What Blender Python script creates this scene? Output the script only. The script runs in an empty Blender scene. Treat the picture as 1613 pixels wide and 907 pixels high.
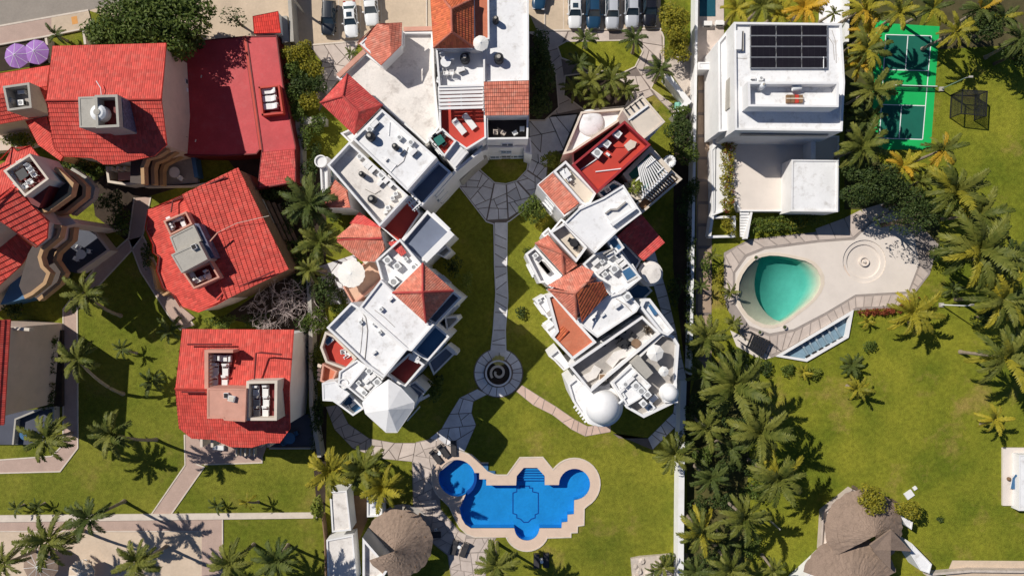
import bpy, bmesh, math, random
from mathutils import Vector, Matrix
from mathutils.geometry import tessellate_polygon
random.seed(7)
R = random.Random(11)
rad = math.radians
sc = bpy.context.scene
COL = sc.collection

# ------------------------------------------------------------------ camera, sky, sun
CAMH = 90.0            # metres above the ground, looking straight down
PPM = 12.0             # photograph pixels per metre on the ground
cam_d = bpy.data.cameras.new('camera')
cam = bpy.data.objects.new('camera', cam_d)
COL.objects.link(cam)
cam.location = (0, 0, CAMH)
cam.rotation_euler = (0, 0, 0)
cam_d.sensor_width = 36.0
cam_d.lens = 36.0 * CAMH / (1613.0 / PPM)
cam_d.clip_end = 3000
sc.camera = cam

SUN_EL, SUN_DIR = 45.0, 34.0     # elevation; shadows run 34 degrees below the picture's right
w = bpy.data.worlds.new('World')
sc.world = w
w.use_nodes = True
nt = w.node_tree
bg = nt.nodes['Background']
sky = nt.nodes.new('ShaderNodeTexSky')
sky.sky_type = 'NISHITA'
sky.sun_disc = False
sky.sun_elevation = rad(SUN_EL)
sky.sun_rotation = rad(360 - 90 + SUN_DIR)      # measured clockwise from +Y; sun stands to the upper left
sky.air_density = 0.6
sky.dust_density = 0.1
sky.ozone_density = 5.0
nt.links.new(sky.outputs[0], bg.inputs[0])
bg.inputs[1].default_value = 0.082
sl = bpy.data.lights.new('sun', 'SUN')
sl.energy = 5.0
sl.angle = rad(0.53)
sl.color = (1.0, 0.955, 0.88)
so = bpy.data.objects.new('sun', sl)
COL.objects.link(so)
sv = Vector((-math.cos(rad(SUN_DIR)) * math.cos(rad(SUN_EL)), math.sin(rad(SUN_DIR)) * math.cos(rad(SUN_EL)), math.sin(rad(SUN_EL))))
so.rotation_euler = sv.to_track_quat('Z', 'Y').to_euler()
so.location = (-60, 40, 80)
sc.view_settings.view_transform = 'Standard'
sc.view_settings.look = 'None'
sc.view_settings.exposure = -0.12
sc.view_settings.gamma = 1.0

# ------------------------------------------------------------------ helpers
def W(px, py, h=0.0):
    k = (CAMH - h) / (CAMH * PPM)
    return Vector(((px - 806.5) * k, (453.5 - py) * k, h))

def tag(o, label=None, cat=None, group=None, kind=None):
    if label: o['label'] = label
    if cat: o['category'] = cat
    if group: o['group'] = group
    if kind: o['kind'] = kind
    return o

def link(name, me, parent=None, loc=None, rot=None, scale=None):
    o = bpy.data.objects.new(name, me)
    COL.objects.link(o)
    if parent is not None: o.parent = parent
    if loc is not None: o.location = loc
    if rot is not None: o.rotation_euler = rot
    if scale is not None: o.scale = scale
    return o

def thing(name, label, cat, loc=(0, 0, 0), rz=0.0, group=None):
    o = link(name, None, None, loc, (0, 0, rz))
    o.empty_display_size = 0.3
    return tag(o, label, cat, group)

class MB:
    def __init__(s): s.v = []; s.f = []; s.m = []; s.uv = None
    def face(s, pts, mi=0):
        i = len(s.v); s.v.extend([tuple(p) for p in pts]); s.f.append(list(range(i, i + len(pts)))); s.m.append(mi)
    def box(s, c, d, rz=0.0, mi=0, top=1.0):
        cx, cy, cz = c; dx, dy, dz = d[0] / 2, d[1] / 2, d[2] / 2
        cs, sn = math.cos(rz), math.sin(rz); i = len(s.v)
        for z, t in ((-dz, 1.0), (dz, top)):
            for x, y in ((-dx, -dy), (dx, -dy), (dx, dy), (-dx, dy)):
                s.v.append((cx + (x * cs - y * sn) * t, cy + (x * sn + y * cs) * t, cz + z))
        for f in ((3, 2, 1, 0), (4, 5, 6, 7), (0, 1, 5, 4), (1, 2, 6, 5), (2, 3, 7, 6), (3, 0, 4, 7)):
            s.f.append([i + k for k in f]); s.m.append(mi)
    def bar(s, a, b, w_, t_, mi=0):
        a = Vector(a); b = Vector(b); d = (b - a)
        if d.length < 1e-6: return
        d.normalize()
        up = Vector((0, 0, 1)) if abs(d.z) < 0.95 else Vector((1, 0, 0))
        sx = d.cross(up).normalized(); uz = sx.cross(d).normalized(); i = len(s.v)
        for p in (a, b):
            for x, y in ((-1, -1), (1, -1), (1, 1), (-1, 1)):
                s.v.append(tuple(p + sx * (x * w_ / 2) + uz * (y * t_ / 2)))
        for f in ((0, 1, 2, 3), (7, 6, 5, 4), (0, 4, 5, 1), (1, 5, 6, 2), (2, 6, 7, 3), (3, 7, 4, 0)):
            s.f.append([i + k for k in f]); s.m.append(mi)
    def tube(s, pts, rs, n=8, mi=0, cap=True):
        rings = []
        pts = [Vector(p) for p in pts]
        for k, p in enumerate(pts):
            d = (pts[min(k + 1, len(pts) - 1)] - pts[max(k - 1, 0)]).normalized()
            up = Vector((0, 0, 1)) if abs(d.z) < 0.9 else Vector((1, 0, 0))
            sx = d.cross(up).normalized(); sy = d.cross(sx).normalized()
            i = len(s.v)
            for q in range(n):
                a = 2 * math.pi * q / n
                s.v.append(tuple(p + (sx * math.cos(a) + sy * math.sin(a)) * rs[k]))
            rings.append(i)
        for a, b in zip(rings, rings[1:]):
            for q in range(n):
                s.f.append([a + q, a + (q + 1) % n, b + (q + 1) % n, b + q]); s.m.append(mi)
        if cap:
            s.f.append([rings[0] + q for q in range(n)][::-1]); s.m.append(mi)
            s.f.append([rings[-1] + q for q in range(n)]); s.m.append(mi)
    def lathe(s, c, prof, n=24, mi=0, sx=1.0, sy=1.0):
        rings = []
        for r, z in prof:
            i = len(s.v)
            if r < 1e-5:
                s.v.append((c[0], c[1], c[2] + z)); rings.append((i, 1))
            else:
                for q in range(n):
                    a = 2 * math.pi * q / n
                    s.v.append((c[0] + r * sx * math.cos(a), c[1] + r * sy * math.sin(a), c[2] + z))
                rings.append((i, n))
        for (a, na), (b, nb) in zip(rings, rings[1:]):
            for q in range(n):
                q2 = (q + 1) % n
                if na == 1 and nb == 1: continue
                if na == 1: s.f.append([a, b + q2, b + q][::-1])
                elif nb == 1: s.f.append([a + q, a + q2, b])
                else: s.f.append([a + q, a + q2, b + q2, b + q])
                s.m.append(mi)
    def prism(s, poly, z0, z1, mi=0, mtop=None, bottom=False):
        P = ccw(poly); n = len(P); i = len(s.v)
        for p in P: s.v.append((p[0], p[1], z0))
        for p in P: s.v.append((p[0], p[1], z1))
        for k in range(n):
            k2 = (k + 1) % n
            s.f.append([i + k, i + k2, i + n + k2, i + n + k]); s.m.append(mi)
        s.f.append([i + n + k for k in range(n)]); s.m.append(mi if mtop is None else mtop)
        if bottom: s.f.append([i + k for k in range(n)][::-1]); s.m.append(mi)
    def build(s, name, mats, parent=None, loc=None, smooth=False, rot=None):
        me = s.mesh(name, mats, smooth)
        return link(name, me, parent, loc, rot)
    def mesh(s, name, mats, smooth=False):
        me = bpy.data.meshes.new(name)
        me.from_pydata(s.v, [], s.f)
        if not isinstance(mats, (list, tuple)): mats = [mats]
        for m in mats: me.materials.append(m)
        if len(mats) > 1: me.polygons.foreach_set('material_index', s.m)
        if smooth: me.polygons.foreach_set('use_smooth', [True] * len(me.polygons))
        if s.uv:
            l = me.uv_layers.new(name='UVMap'); l.data.foreach_set('uv', s.uv)
        me.update()
        return me

def area(P): return 0.5 * sum(P[i][0] * P[(i + 1) % len(P)][1] - P[(i + 1) % len(P)][0] * P[i][1] for i in range(len(P)))
def ccw(P): return list(P) if area(P) > 0 else list(P)[::-1]
def inset(P, d):
    P = ccw(P); n = len(P); out = []
    for i in range(n):
        a, b, c = Vector(P[i - 1][:2]), Vector(P[i][:2]), Vector(P[(i + 1) % n][:2])
        d1 = (b - a).normalized(); d2 = (c - b).normalized()
        n1 = Vector((-d1.y, d1.x)); n2 = Vector((-d2.y, d2.x))
        m = n1 + n2
        if m.length < 1e-4: out.append(b + n1 * d); continue
        m.normalize()
        q = max(0.35, m.dot(n1))
        out.append(b + m * (d / q))
    return [(p.x, p.y) for p in out]
def clip(P, nx, ny, c):
    """keep nx*x+ny*y <= c"""
    out = []
    n = len(P)
    for i in range(n):
        a, b = P[i], P[(i + 1) % n]
        da = nx * a[0] + ny * a[1] - c; db = nx * b[0] + ny * b[1] - c
        if da <= 0: out.append(a)
        if (da < 0 < db) or (db < 0 < da):
            t = da / (da - db)
            out.append((a[0] + (b[0] - a[0]) * t, a[1] + (b[1] - a[1]) * t))
    return out
def shrink_convex(P, g):
    P = ccw(P); Q = P
    for i in range(len(P)):
        a, b = P[i], P[(i + 1) % len(P)]
        dx, dy = b[0] - a[0], b[1] - a[1]; l = math.hypot(dx, dy)
        if l < 1e-5: continue
        nx, ny = dy / l, -dx / l
        Q = clip(Q, nx, ny, nx * a[0] + ny * a[1] - g)
        if len(Q) < 3: return []
    return Q
def inside(p, P):
    r = False; n = len(P)
    for i in range(n):
        a, b = P[i], P[i - 1]
        if (a[1] > p[1]) != (b[1] > p[1]) and p[0] < (b[0] - a[0]) * (p[1] - a[1]) / (b[1] - a[1]) + a[0]: r = not r
    return r
def pxpoly(pts, h=0.0): return [tuple(W(x, y, h)[:2]) for x, y in pts]

# ------------------------------------------------------------------ materials
def mat(name, rgb, var=0.12, scale=0.6, rough=0.75, bump=0.0, bscale=8.0, stain=0.0, stain_rgb=(0.12, 0.1, 0.08), rnd=0.0, spec=0.3, metal=0.0, fine=0.0):
    m = bpy.data.materials.new(name); m.use_nodes = True
    t = m.node_tree; b = t.nodes['Principled BSDF']
    b.inputs['Roughness'].default_value = rough
    b.inputs['Metallic'].default_value = metal
    b.inputs['Specular IOR Level'].default_value = spec
    L = t.links.new
    tc = t.nodes.new('ShaderNodeNewGeometry'); src = tc.outputs['Position']
    base = t.nodes.new('ShaderNodeRGB'); base.outputs[0].default_value = (*rgb, 1); c = base.outputs[0]
    def noise(s, det=4.0, ro=0.6):
        n = t.nodes.new('ShaderNodeTexNoise'); n.inputs['Scale'].default_value = s; n.inputs['Detail'].default_value = det; n.inputs['Roughness'].default_value = ro
        L(src, n.inputs['Vector']); return n.outputs['Fac']
    def mul(c, f, lo, hi):
        r = t.nodes.new('ShaderNodeMapRange'); r.inputs[1].default_value = 0.25; r.inputs[2].default_value = 0.75; r.inputs[3].default_value = lo; r.inputs[4].default_value = hi
        L(f, r.inputs[0])
        x = t.nodes.new('ShaderNodeVectorMath'); x.operation = 'SCALE'; L(c, x.inputs[0]); L(r.outputs[0], x.inputs[3]); return x.outputs[0]
    if var: c = mul(c, noise(scale), 1 - var, 1 + var)
    if fine: c = mul(c, noise(scale * 9, 3), 1 - fine, 1 + fine)
    if rnd:
        oi = t.nodes.new('ShaderNodeObjectInfo')
        r = t.nodes.new('ShaderNodeMapRange'); r.inputs[3].default_value = 1 - rnd; r.inputs[4].default_value = 1 + rnd; L(oi.outputs['Random'], r.inputs[0])
        x = t.nodes.new('ShaderNodeVectorMath'); x.operation = 'SCALE'; L(c, x.inputs[0]); L(r.outputs[0], x.inputs[3]); c = x.outputs[0]
    if stain:
        f = noise(0.9, 6, 0.7)
        r = t.nodes.new('ShaderNodeMapRange'); r.inputs[1].default_value = 0.52; r.inputs[2].default_value = 0.72; r.inputs[4].default_value = stain; L(f, r.inputs[0])
        x = t.nodes.new('ShaderNodeMix'); x.data_type = 'RGBA'; L(r.outputs[0], x.inputs[0]); L(c, x.inputs[6]); x.inputs[7].default_value = (*stain_rgb, 1); c = x.outputs[2]
    L(c, b.inputs['Base Color'])
    if bump:
        f = noise(bscale, 5)
        bn = t.nodes.new('ShaderNodeBump'); bn.inputs['Strength'].default_value = bump; bn.inputs['Distance'].default_value = 0.05; L(f, bn.inputs['Height']); L(bn.outputs[0], b.inputs['Normal'])
    return m

def tilemat(name, rgb, rib=0.26, course=0.42, var=0.2, ribamp=0.6, patch=None):
    m = bpy.data.materials.new(name); m.use_nodes = True
    t = m.node_tree; b = t.nodes['Principled BSDF']; L = t.links.new
    b.inputs['Roughness'].default_value = 0.7; b.inputs['Specular IOR Level'].default_value = 0.25
    uv = t.nodes.new('ShaderNodeUVMap'); sp = t.nodes.new('ShaderNodeSeparateXYZ'); L(uv.outputs[0], sp.inputs[0])
    def mth(op, a, bb=None):
        n = t.nodes.new('ShaderNodeMath'); n.operation = op
        for i, q in enumerate((a, bb)):
            if q is None: continue
            if isinstance(q, (int, float)): n.inputs[i].default_value = q
            else: L(q, n.inputs[i])
        return n.outputs[0]
    u = mth('DIVIDE', sp.outputs[0], rib); v = mth('DIVIDE', sp.outputs[1], course)
    cx = t.nodes.new('ShaderNodeCombineXYZ'); L(mth('FLOOR', u), cx.inputs[0]); L(mth('FLOOR', v), cx.inputs[1])
    wn = t.nodes.new('ShaderNodeTexWhiteNoise'); wn.noise_dimensions = '2D'; L(cx.outputs[0], wn.inputs['Vector'])
    geo = t.nodes.new('ShaderNodeNewGeometry')
    nz = t.nodes.new('ShaderNodeTexNoise'); nz.inputs['Scale'].default_value = 0.5; nz.inputs['Detail'].default_value = 5; L(geo.outputs['Position'], nz.inputs['Vector'])
    k = mth('ADD', mth('MULTIPLY', wn.outputs[0], 2 * var), mth('MULTIPLY', nz.outputs['Fac'], 0.35)); k = mth('ADD', k, 1 - var - 0.175)
    base = t.nodes.new('ShaderNodeRGB'); base.outputs[0].default_value = (*rgb, 1); c = base.outputs[0]
    if patch:
        n2 = t.nodes.new('ShaderNodeTexNoise'); n2.inputs['Scale'].default_value = 1.3; n2.inputs['Detail'].default_value = 6; L(geo.outputs['Position'], n2.inputs['Vector'])
        r = t.nodes.new('ShaderNodeMapRange'); r.inputs[1].default_value = 0.5; r.inputs[2].default_value = 0.68; r.inputs[4].default_value = 0.7; L(n2.outputs['Fac'], r.inputs[0])
        x = t.nodes.new('ShaderNodeMix'); x.data_type = 'RGBA'; L(r.outputs[0], x.inputs[0]); L(c, x.inputs[6]); x.inputs[7].default_value = (*patch, 1); c = x.outputs[2]
    s = t.nodes.new('ShaderNodeVectorMath'); s.operation = 'SCALE'; L(c, s.inputs[0]); L(k, s.inputs[3]); L(s.outputs[0], b.inputs['Base Color'])
    wv = mth('ABSOLUTE', mth('SINE', mth('MULTIPLY', u, math.pi)))
    bn = t.nodes.new('ShaderNodeBump'); bn.inputs['Strength'].default_value = ribamp; bn.inputs['Distance'].default_value = 0.06; L(wv, bn.inputs['Height']); L(bn.outputs[0], b.inputs['Normal'])
    return m

def grassmat(name, c1, c2, c3, dry=0.35, tint=1.0):
    m = bpy.data.materials.new(name); m.use_nodes = True
    t = m.node_tree; b = t.nodes['Principled BSDF']; L = t.links.new
    b.inputs['Roughness'].default_value = 0.9; b.inputs['Specular IOR Level'].default_value = 0.1
    geo = t.nodes.new('ShaderNodeNewGeometry')
    def noise(s, d=4.0, ro=0.6, off=0.0):
        mp = t.nodes.new('ShaderNodeVectorMath'); mp.operation = 'ADD'; mp.inputs[1].default_value = (off, off * 0.7, 0); L(geo.outputs['Position'], mp.inputs[0])
        n = t.nodes.new('ShaderNodeTexNoise'); n.inputs['Scale'].default_value = s; n.inputs['Detail'].default_value = d; n.inputs['Roughness'].default_value = ro; L(mp.outputs[0], n.inputs['Vector']); return n.outputs['Fac']
    def mix(f, lo, hi, a, c):
        r = t.nodes.new('ShaderNodeMapRange'); r.inputs[1].default_value = lo; r.inputs[2].default_value = hi; L(f, r.inputs[0])
        x = t.nodes.new('ShaderNodeMix'); x.data_type = 'RGBA'; L(r.outputs[0], x.inputs[0])
        for i, q in ((6, a), (7, c)):
            if isinstance(q, tuple): x.inputs[i].default_value = (*q, 1)
            else: L(q, x.inputs[i])
        return x.outputs[2]
    c = mix(noise(0.11, 5, 0.62), 0.35, 0.65, c1, c2)
    c = mix(noise(0.13, 6, 0.68, 37.0), 0.56, 0.56 + dry, c, c3)
    f = noise(1.7, 6, 0.75, 11.0); r = t.nodes.new('ShaderNodeMapRange'); r.inputs[1].default_value = 0.3; r.inputs[2].default_value = 0.7; r.inputs[3].default_value = 0.64; r.inputs[4].default_value = 1.30; L(f, r.inputs[0])
    f2 = noise(9.0, 3, 0.7, 5.0); r2 = t.nodes.new('ShaderNodeMapRange'); r2.inputs[1].default_value = 0.3; r2.inputs[2].default_value = 0.7; r2.inputs[3].default_value = 0.8; r2.inputs[4].default_value = 1.2; L(f2, r2.inputs[0])
    for q in (r, r2):
        s = t.nodes.new('ShaderNodeVectorMath'); s.operation = 'SCALE'; L(c, s.inputs[0]); L(q.outputs[0], s.inputs[3]); c = s.outputs[0]
    L(c, b.inputs['Base Color'])
    bn = t.nodes.new('ShaderNodeBump'); bn.inputs['Strength'].default_value = 0.9; bn.inputs['Distance'].default_value = 0.12; L(noise(7.0, 4, 0.7), bn.inputs['Height']); L(bn.outputs[0], b.inputs['Normal'])
    return m

def leafmat(name, rgb, rgb2, island=True, trans=0.25, rough=0.6):
    m = bpy.data.materials.new(name); m.use_nodes = True
    t = m.node_tree; b = t.nodes['Principled BSDF']; L = t.links.new
    b.inputs['Roughness'].default_value = rough; b.inputs['Specular IOR Level'].default_value = 0.2
    x = t.nodes.new('ShaderNodeMix'); x.data_type = 'RGBA'; x.inputs[6].default_value = (*rgb, 1); x.inputs[7].default_value = (*rgb2, 1)
    oi = t.nodes.new('ShaderNodeObjectInfo')
    ge = t.nodes.new('ShaderNodeNewGeometry')
    if island: L(ge.outputs['Random Per Island'], x.inputs[0])
    else:
        a = t.nodes.new('ShaderNodeMath'); a.operation = 'MULTIPLY_ADD'; a.inputs[1].default_value = 0.35; L(ge.outputs['Random Per Island'], a.inputs[0])
        q = t.nodes.new('ShaderNodeMath'); q.operation = 'MULTIPLY'; q.inputs[1].default_value = 0.65; L(oi.outputs['Random'], q.inputs[0]); L(q.outputs[0], a.inputs[2]); L(a.outputs[0], x.inputs[0])
    L(x.outputs[2], b.inputs['Base Color'])
    tr = t.nodes.new('ShaderNodeBsdfTranslucent'); L(x.outputs[2], tr.inputs[0])
    ms = t.nodes.new('ShaderNodeMixShader'); ms.inputs[0].default_value = trans
    L(b.outputs[0], ms.inputs[1]); L(tr.outputs[0], ms.inputs[2]); L(ms.outputs[0], t.nodes['Material Output'].inputs[0])
    return m

def watermat(name, tint, rough=0.03, absorb=None, dens=1.0):
    m = bpy.data.materials.new(name); m.use_nodes = True
    t = m.node_tree; L = t.links.new; t.nodes.remove(t.nodes['Principled BSDF'])
    tr = t.nodes.new('ShaderNodeBsdfTransparent'); tr.inputs[0].default_value = (*tint, 1)
    gl = t.nodes.new('ShaderNodeBsdfGlossy'); gl.inputs['Roughness'].default_value = rough
    nz = t.nodes.new('ShaderNodeTexNoise'); nz.inputs['Scale'].default_value = 1.6; nz.inputs['Detail'].default_value = 4
    ge = t.nodes.new('ShaderNodeNewGeometry'); L(ge.outputs['Position'], nz.inputs['Vector'])
    bn = t.nodes.new('ShaderNodeBump'); bn.inputs['Strength'].default_value = 0.35; bn.inputs['Distance'].default_value = 0.06; L(nz.outputs['Fac'], bn.inputs['Height']); L(bn.outputs[0], gl.inputs['Normal'])
    fr = t.nodes.new('ShaderNodeFresnel'); fr.inputs[0].default_value = 1.33; L(bn.outputs[0], fr.inputs['Normal'])
    ms = t.nodes.new('ShaderNodeMixShader'); L(fr.outputs[0], ms.inputs[0]); L(tr.outputs[0], ms.inputs[1]); L(gl.outputs[0], ms.inputs[2]); L(ms.outputs[0], t.nodes['Material Output'].inputs[0])
    if absorb:
        va = t.nodes.new('ShaderNodeVolumeAbsorption'); va.inputs[0].default_value = (*absorb, 1); va.inputs[1].default_value = dens; L(va.outputs[0], t.nodes['Material Output'].inputs[1])
    return m

WHITE = mat('white_stucco', (0.78, 0.765, 0.75), 0.06, 0.5, 0.8, 0.15, 6, 0.22, (0.5, 0.46, 0.42))
WHITER = mat('white_roof_coating', (0.80, 0.79, 0.785), 0.07, 0.35, 0.7, 0.1, 5, 0.85, (0.50, 0.47, 0.44), fine=0.04)
DIRTY = mat('weathered_white_coating', (0.74, 0.69, 0.64), 0.12, 0.5, 0.85, 0.2, 6, 0.75, (0.40, 0.35, 0.31), fine=0.07)
CREAM = mat('cream_stucco', (0.67, 0.58, 0.48), 0.1, 0.5, 0.8, 0.15, 6, 0.35, (0.42, 0.36, 0.3))
BEIGE = mat('beige_stucco', (0.66, 0.52, 0.42), 0.08, 0.5, 0.85, 0.15, 6, 0.4, (0.5, 0.39, 0.31))
DECKB = mat('shade_brown_tile', (0.07, 0.05, 0.042), 0.15, 0.8, 0.6, 0.1, 6)  # dark tone puts the shade of the stacked balconies into their floors
TAN = mat('tan_stucco', (0.47, 0.29, 0.15), 0.1, 0.7, 0.85, 0.15, 6, 0.3, (0.3, 0.19, 0.1))
CONC = mat('grey_concrete', (0.42, 0.39, 0.34), 0.14, 0.9, 0.9, 0.2, 7, 0.6, (0.24, 0.22, 0.19), fine=0.08)
PINKC = mat('pink_painted_concrete', (0.60, 0.31, 0.23), 0.12, 0.8, 0.85, 0.15, 6, 0.4, (0.5, 0.2, 0.14))
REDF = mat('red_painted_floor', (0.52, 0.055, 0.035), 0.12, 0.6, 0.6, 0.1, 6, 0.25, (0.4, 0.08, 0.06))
REDA = mat('red_membrane', (0.52, 0.05, 0.055), 0.16, 0.45, 0.55, 0.25, 3, 0.5, (0.47, 0.09, 0.09), fine=0.06)
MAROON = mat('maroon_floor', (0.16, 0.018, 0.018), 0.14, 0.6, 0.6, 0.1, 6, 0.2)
PEACH = mat('peach_tile_floor', (0.65, 0.42, 0.3), 0.1, 0.8, 0.7, 0.1, 6, 0.3, (0.5, 0.3, 0.2))
ORANGEF = mat('orange_clay_floor', (0.55, 0.17, 0.09), 0.14, 0.7, 0.75, 0.15, 7, 0.45, (0.6, 0.27, 0.17), fine=0.1)
BLUEG = mat('blue_grey_coating', (0.16, 0.185, 0.25), 0.12, 0.5, 0.55, 0.08, 6, 0.3, (0.2, 0.22, 0.27))
BLUET = mat('blue_coating_and_sky_tint', (0.05, 0.14, 0.27), 0.15, 0.5, 0.5, 0.1, 6, 0.3, (0.1, 0.19, 0.3))  # blue coating; on the front balconies it paints in blue sky light
TEAL = mat('teal_floor', (0.02, 0.16, 0.13), 0.15, 0.7, 0.6, 0.1, 6)
BROWND = mat('brown_deck', (0.22, 0.13, 0.07), 0.2, 1.0, 0.8, 0.1, 6)
GREYF = mat('grey_stone_floor', (0.37, 0.34, 0.31), 0.14, 0.8, 0.8, 0.15, 6, 0.6, (0.55, 0.48, 0.42), fine=0.07)
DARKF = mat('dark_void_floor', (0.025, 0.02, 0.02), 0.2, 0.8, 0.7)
NAVYT = mat('navy_terrace_tile', (0.07, 0.075, 0.10), 0.15, 0.8, 0.6, 0.1, 6)
RTILE = tilemat('red_painted_tile', (0.60, 0.074, 0.054), patch=(0.60, 0.115, 0.085))
RTILE2 = tilemat('crimson_tile', (0.58, 0.08, 0.07), rib=0.24, course=0.36, var=0.2, patch=(0.56, 0.14, 0.11))
OTILE = tilemat('terracotta_tile', (0.60, 0.185, 0.12), rib=0.24, course=0.36, var=0.2, patch=(0.64, 0.30, 0.215))
OTILE2 = tilemat('orange_terracotta_tile', (0.60, 0.15, 0.06), rib=0.24, course=0.36, var=0.22, patch=(0.56, 0.10, 0.06))
STEEL = mat('galvanised_steel', (0.5, 0.5, 0.5), 0.1, 2, 0.4, metal=0.7)
BLACK = mat('black_metal', (0.02, 0.02, 0.022), 0.1, 2, 0.5)
BLACKP = mat('black_plastic', (0.03, 0.03, 0.033), 0.2, 2, 0.5)
WPAINT = mat('white_paint', (0.8, 0.8, 0.79), 0.05, 2, 0.5)
GLASS = mat('dark_window_glass', (0.03, 0.05, 0.07), 0.2, 0.5, 0.08, spec=0.6)
GLASSB = mat('blue_window_glass', (0.08, 0.17, 0.27), 0.2, 0.5, 0.1, spec=0.6)
WOOD = mat('weathered_wood', (0.24, 0.15, 0.09), 0.25, 2, 0.8, 0.2, 12)
TRUNK = mat('palm_bark', (0.30, 0.24, 0.18), 0.25, 3, 0.95, 0.4, 8)
BARK = mat('tree_bark', (0.13, 0.095, 0.065), 0.25, 3, 0.95, 0.4, 8)
THATCH = mat('palm_thatch', (0.285, 0.205, 0.155), 0.2, 0.9, 1.0, 0.8, 9, 0.5, (0.19, 0.135, 0.105), fine=0.2)
SAND = mat('beach_sand', (0.60, 0.47, 0.35), 0.12, 0.35, 0.95, 0.5, 3, 0.5, (0.68, 0.55, 0.42), fine=0.06)
SANDC = mat('sandy_concrete', (0.56, 0.44, 0.32), 0.14, 0.3, 0.9, 0.2, 5, 0.6, (0.46, 0.36, 0.27), fine=0.06)
ASPH = mat('worn_asphalt', (0.30, 0.26, 0.22), 0.1, 0.4, 0.95, 0.3, 10, 0.4, (0.31, 0.265, 0.22), fine=0.08)
PATHP = mat('pink_paver', (0.46, 0.33, 0.27), 0.1, 0.8, 0.9, 0.25, 9, 0.3, (0.38, 0.27, 0.22), fine=0.08)
KERB = mat('pale_kerb', (0.64, 0.55, 0.46), 0.1, 1, 0.85, 0.1, 8, 0.4, (0.4, 0.33, 0.27))
SLAB = mat('pale_flagstone', (0.55, 0.46, 0.40), 0.12, 0.8, 0.85, 0.2, 7, 0.45, (0.42, 0.33, 0.28), rnd=0.12, fine=0.05)
SLABG = mat('grey_flagstone', (0.72, 0.70, 0.71), 0.14, 0.8, 0.85, 0.2, 7, 0.5, (0.56, 0.53, 0.55), rnd=0.14, fine=0.05)
JOINT = mat('dark_joint_bed', (0.20, 0.16, 0.14), 0.2, 1, 0.95)
JOINTL = mat('grey_joint_bed', (0.33, 0.28, 0.25), 0.15, 1, 0.95)
DECKP = mat('pale_pool_deck', (0.71, 0.63, 0.56), 0.07, 0.4, 0.8, 0.1, 7, 0.3, (0.6, 0.52, 0.46))
COPE = mat('beige_coping', (0.66, 0.50, 0.39), 0.1, 0.9, 0.8, 0.1, 7, 0.35, (0.56, 0.41, 0.32), fine=0.05)
SOIL = mat('dark_soil', (0.05, 0.035, 0.025), 0.3, 1, 1.0, 0.6, 6)
POOLT = mat('blue_tile_ripple_light', (0.018, 0.28, 0.64), 0.12, 0.45, 0.4, fine=0.07)  # tile blue; the tone noise paints in ripple caustics
POOLD = mat('navy_pool_tile', (0.01, 0.07, 0.30), 0.1, 1, 0.4)
PLAST = mat('sand_pool_plaster', (0.60, 0.54, 0.42), 0.08, 0.6, 0.7)
COURTG = mat('bright_green_court', (0.008, 0.42, 0.10), 0.08, 0.5, 0.8, 0.05, 9)
COURTD = mat('dark_teal_court', (0.008, 0.12, 0.08), 0.1, 0.5, 0.8, 0.05, 9)
PURPLE = mat('purple_canvas', (0.35, 0.17, 0.46), 0.15, 1.2, 0.8)
CANVAS = mat('white_canvas', (0.78, 0.75, 0.70), 0.05, 1.2, 0.8)
CUSH = mat('white_cushion', (0.78, 0.76, 0.74), 0.05, 3, 0.85)
DCUSH = mat('charcoal_sling', (0.045, 0.042, 0.045), 0.15, 4, 0.7)
SOLAR = mat('solar_cell', (0.017, 0.014, 0.018), 0.15, 2, 0.18, spec=0.5)
ROCK = mat('pale_limestone', (0.55, 0.47, 0.4), 0.2, 1.2, 0.95, 0.9, 3, 0.5, (0.34, 0.28, 0.24))
MOSAIC = mat('grey_blue_mosaic', (0.12, 0.12, 0.18), 0.6, 3.5, 0.7, fine=0.3)
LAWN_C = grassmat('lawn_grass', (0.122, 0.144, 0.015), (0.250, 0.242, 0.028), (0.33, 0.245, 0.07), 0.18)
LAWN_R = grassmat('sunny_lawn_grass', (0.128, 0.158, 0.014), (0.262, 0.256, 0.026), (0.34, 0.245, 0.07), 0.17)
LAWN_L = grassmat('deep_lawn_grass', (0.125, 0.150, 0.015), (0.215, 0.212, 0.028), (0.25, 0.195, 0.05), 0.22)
PGREEN = leafmat('palm_green', (0.060, 0.082, 0.012), (0.225, 0.222, 0.042), False, 0.2, 0.55)
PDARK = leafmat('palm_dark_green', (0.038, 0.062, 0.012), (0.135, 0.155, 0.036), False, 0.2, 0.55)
PYEL = leafmat('palm_yellow_green', (0.15, 0.155, 0.018), (0.47, 0.38, 0.035), False, 0.25, 0.55)
PORA = leafmat('palm_orange', (0.30, 0.22, 0.025), (0.66, 0.38, 0.03), False, 0.25, 0.5)
LGREEN = leafmat('leaf_green', (0.05, 0.085, 0.012), (0.145, 0.185, 0.035))
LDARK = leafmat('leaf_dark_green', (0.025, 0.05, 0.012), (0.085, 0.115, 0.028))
LYEL = leafmat('leaf_yellow_green', (0.13, 0.14, 0.015), (0.38, 0.32, 0.03))
LLIME = leafmat('leaf_lime', (0.12, 0.16, 0.018), (0.28, 0.3, 0.05))
LRED = leafmat('leaf_red', (0.16, 0.03, 0.015), (0.33, 0.09, 0.04))
WATERB = watermat('pool_water_blue', (0.9, 0.97, 1.0))
WATERT = watermat('pool_water_teal', (0.97, 1.0, 1.0), absorb=(0.05, 0.89, 0.90), dens=0.50)
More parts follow.
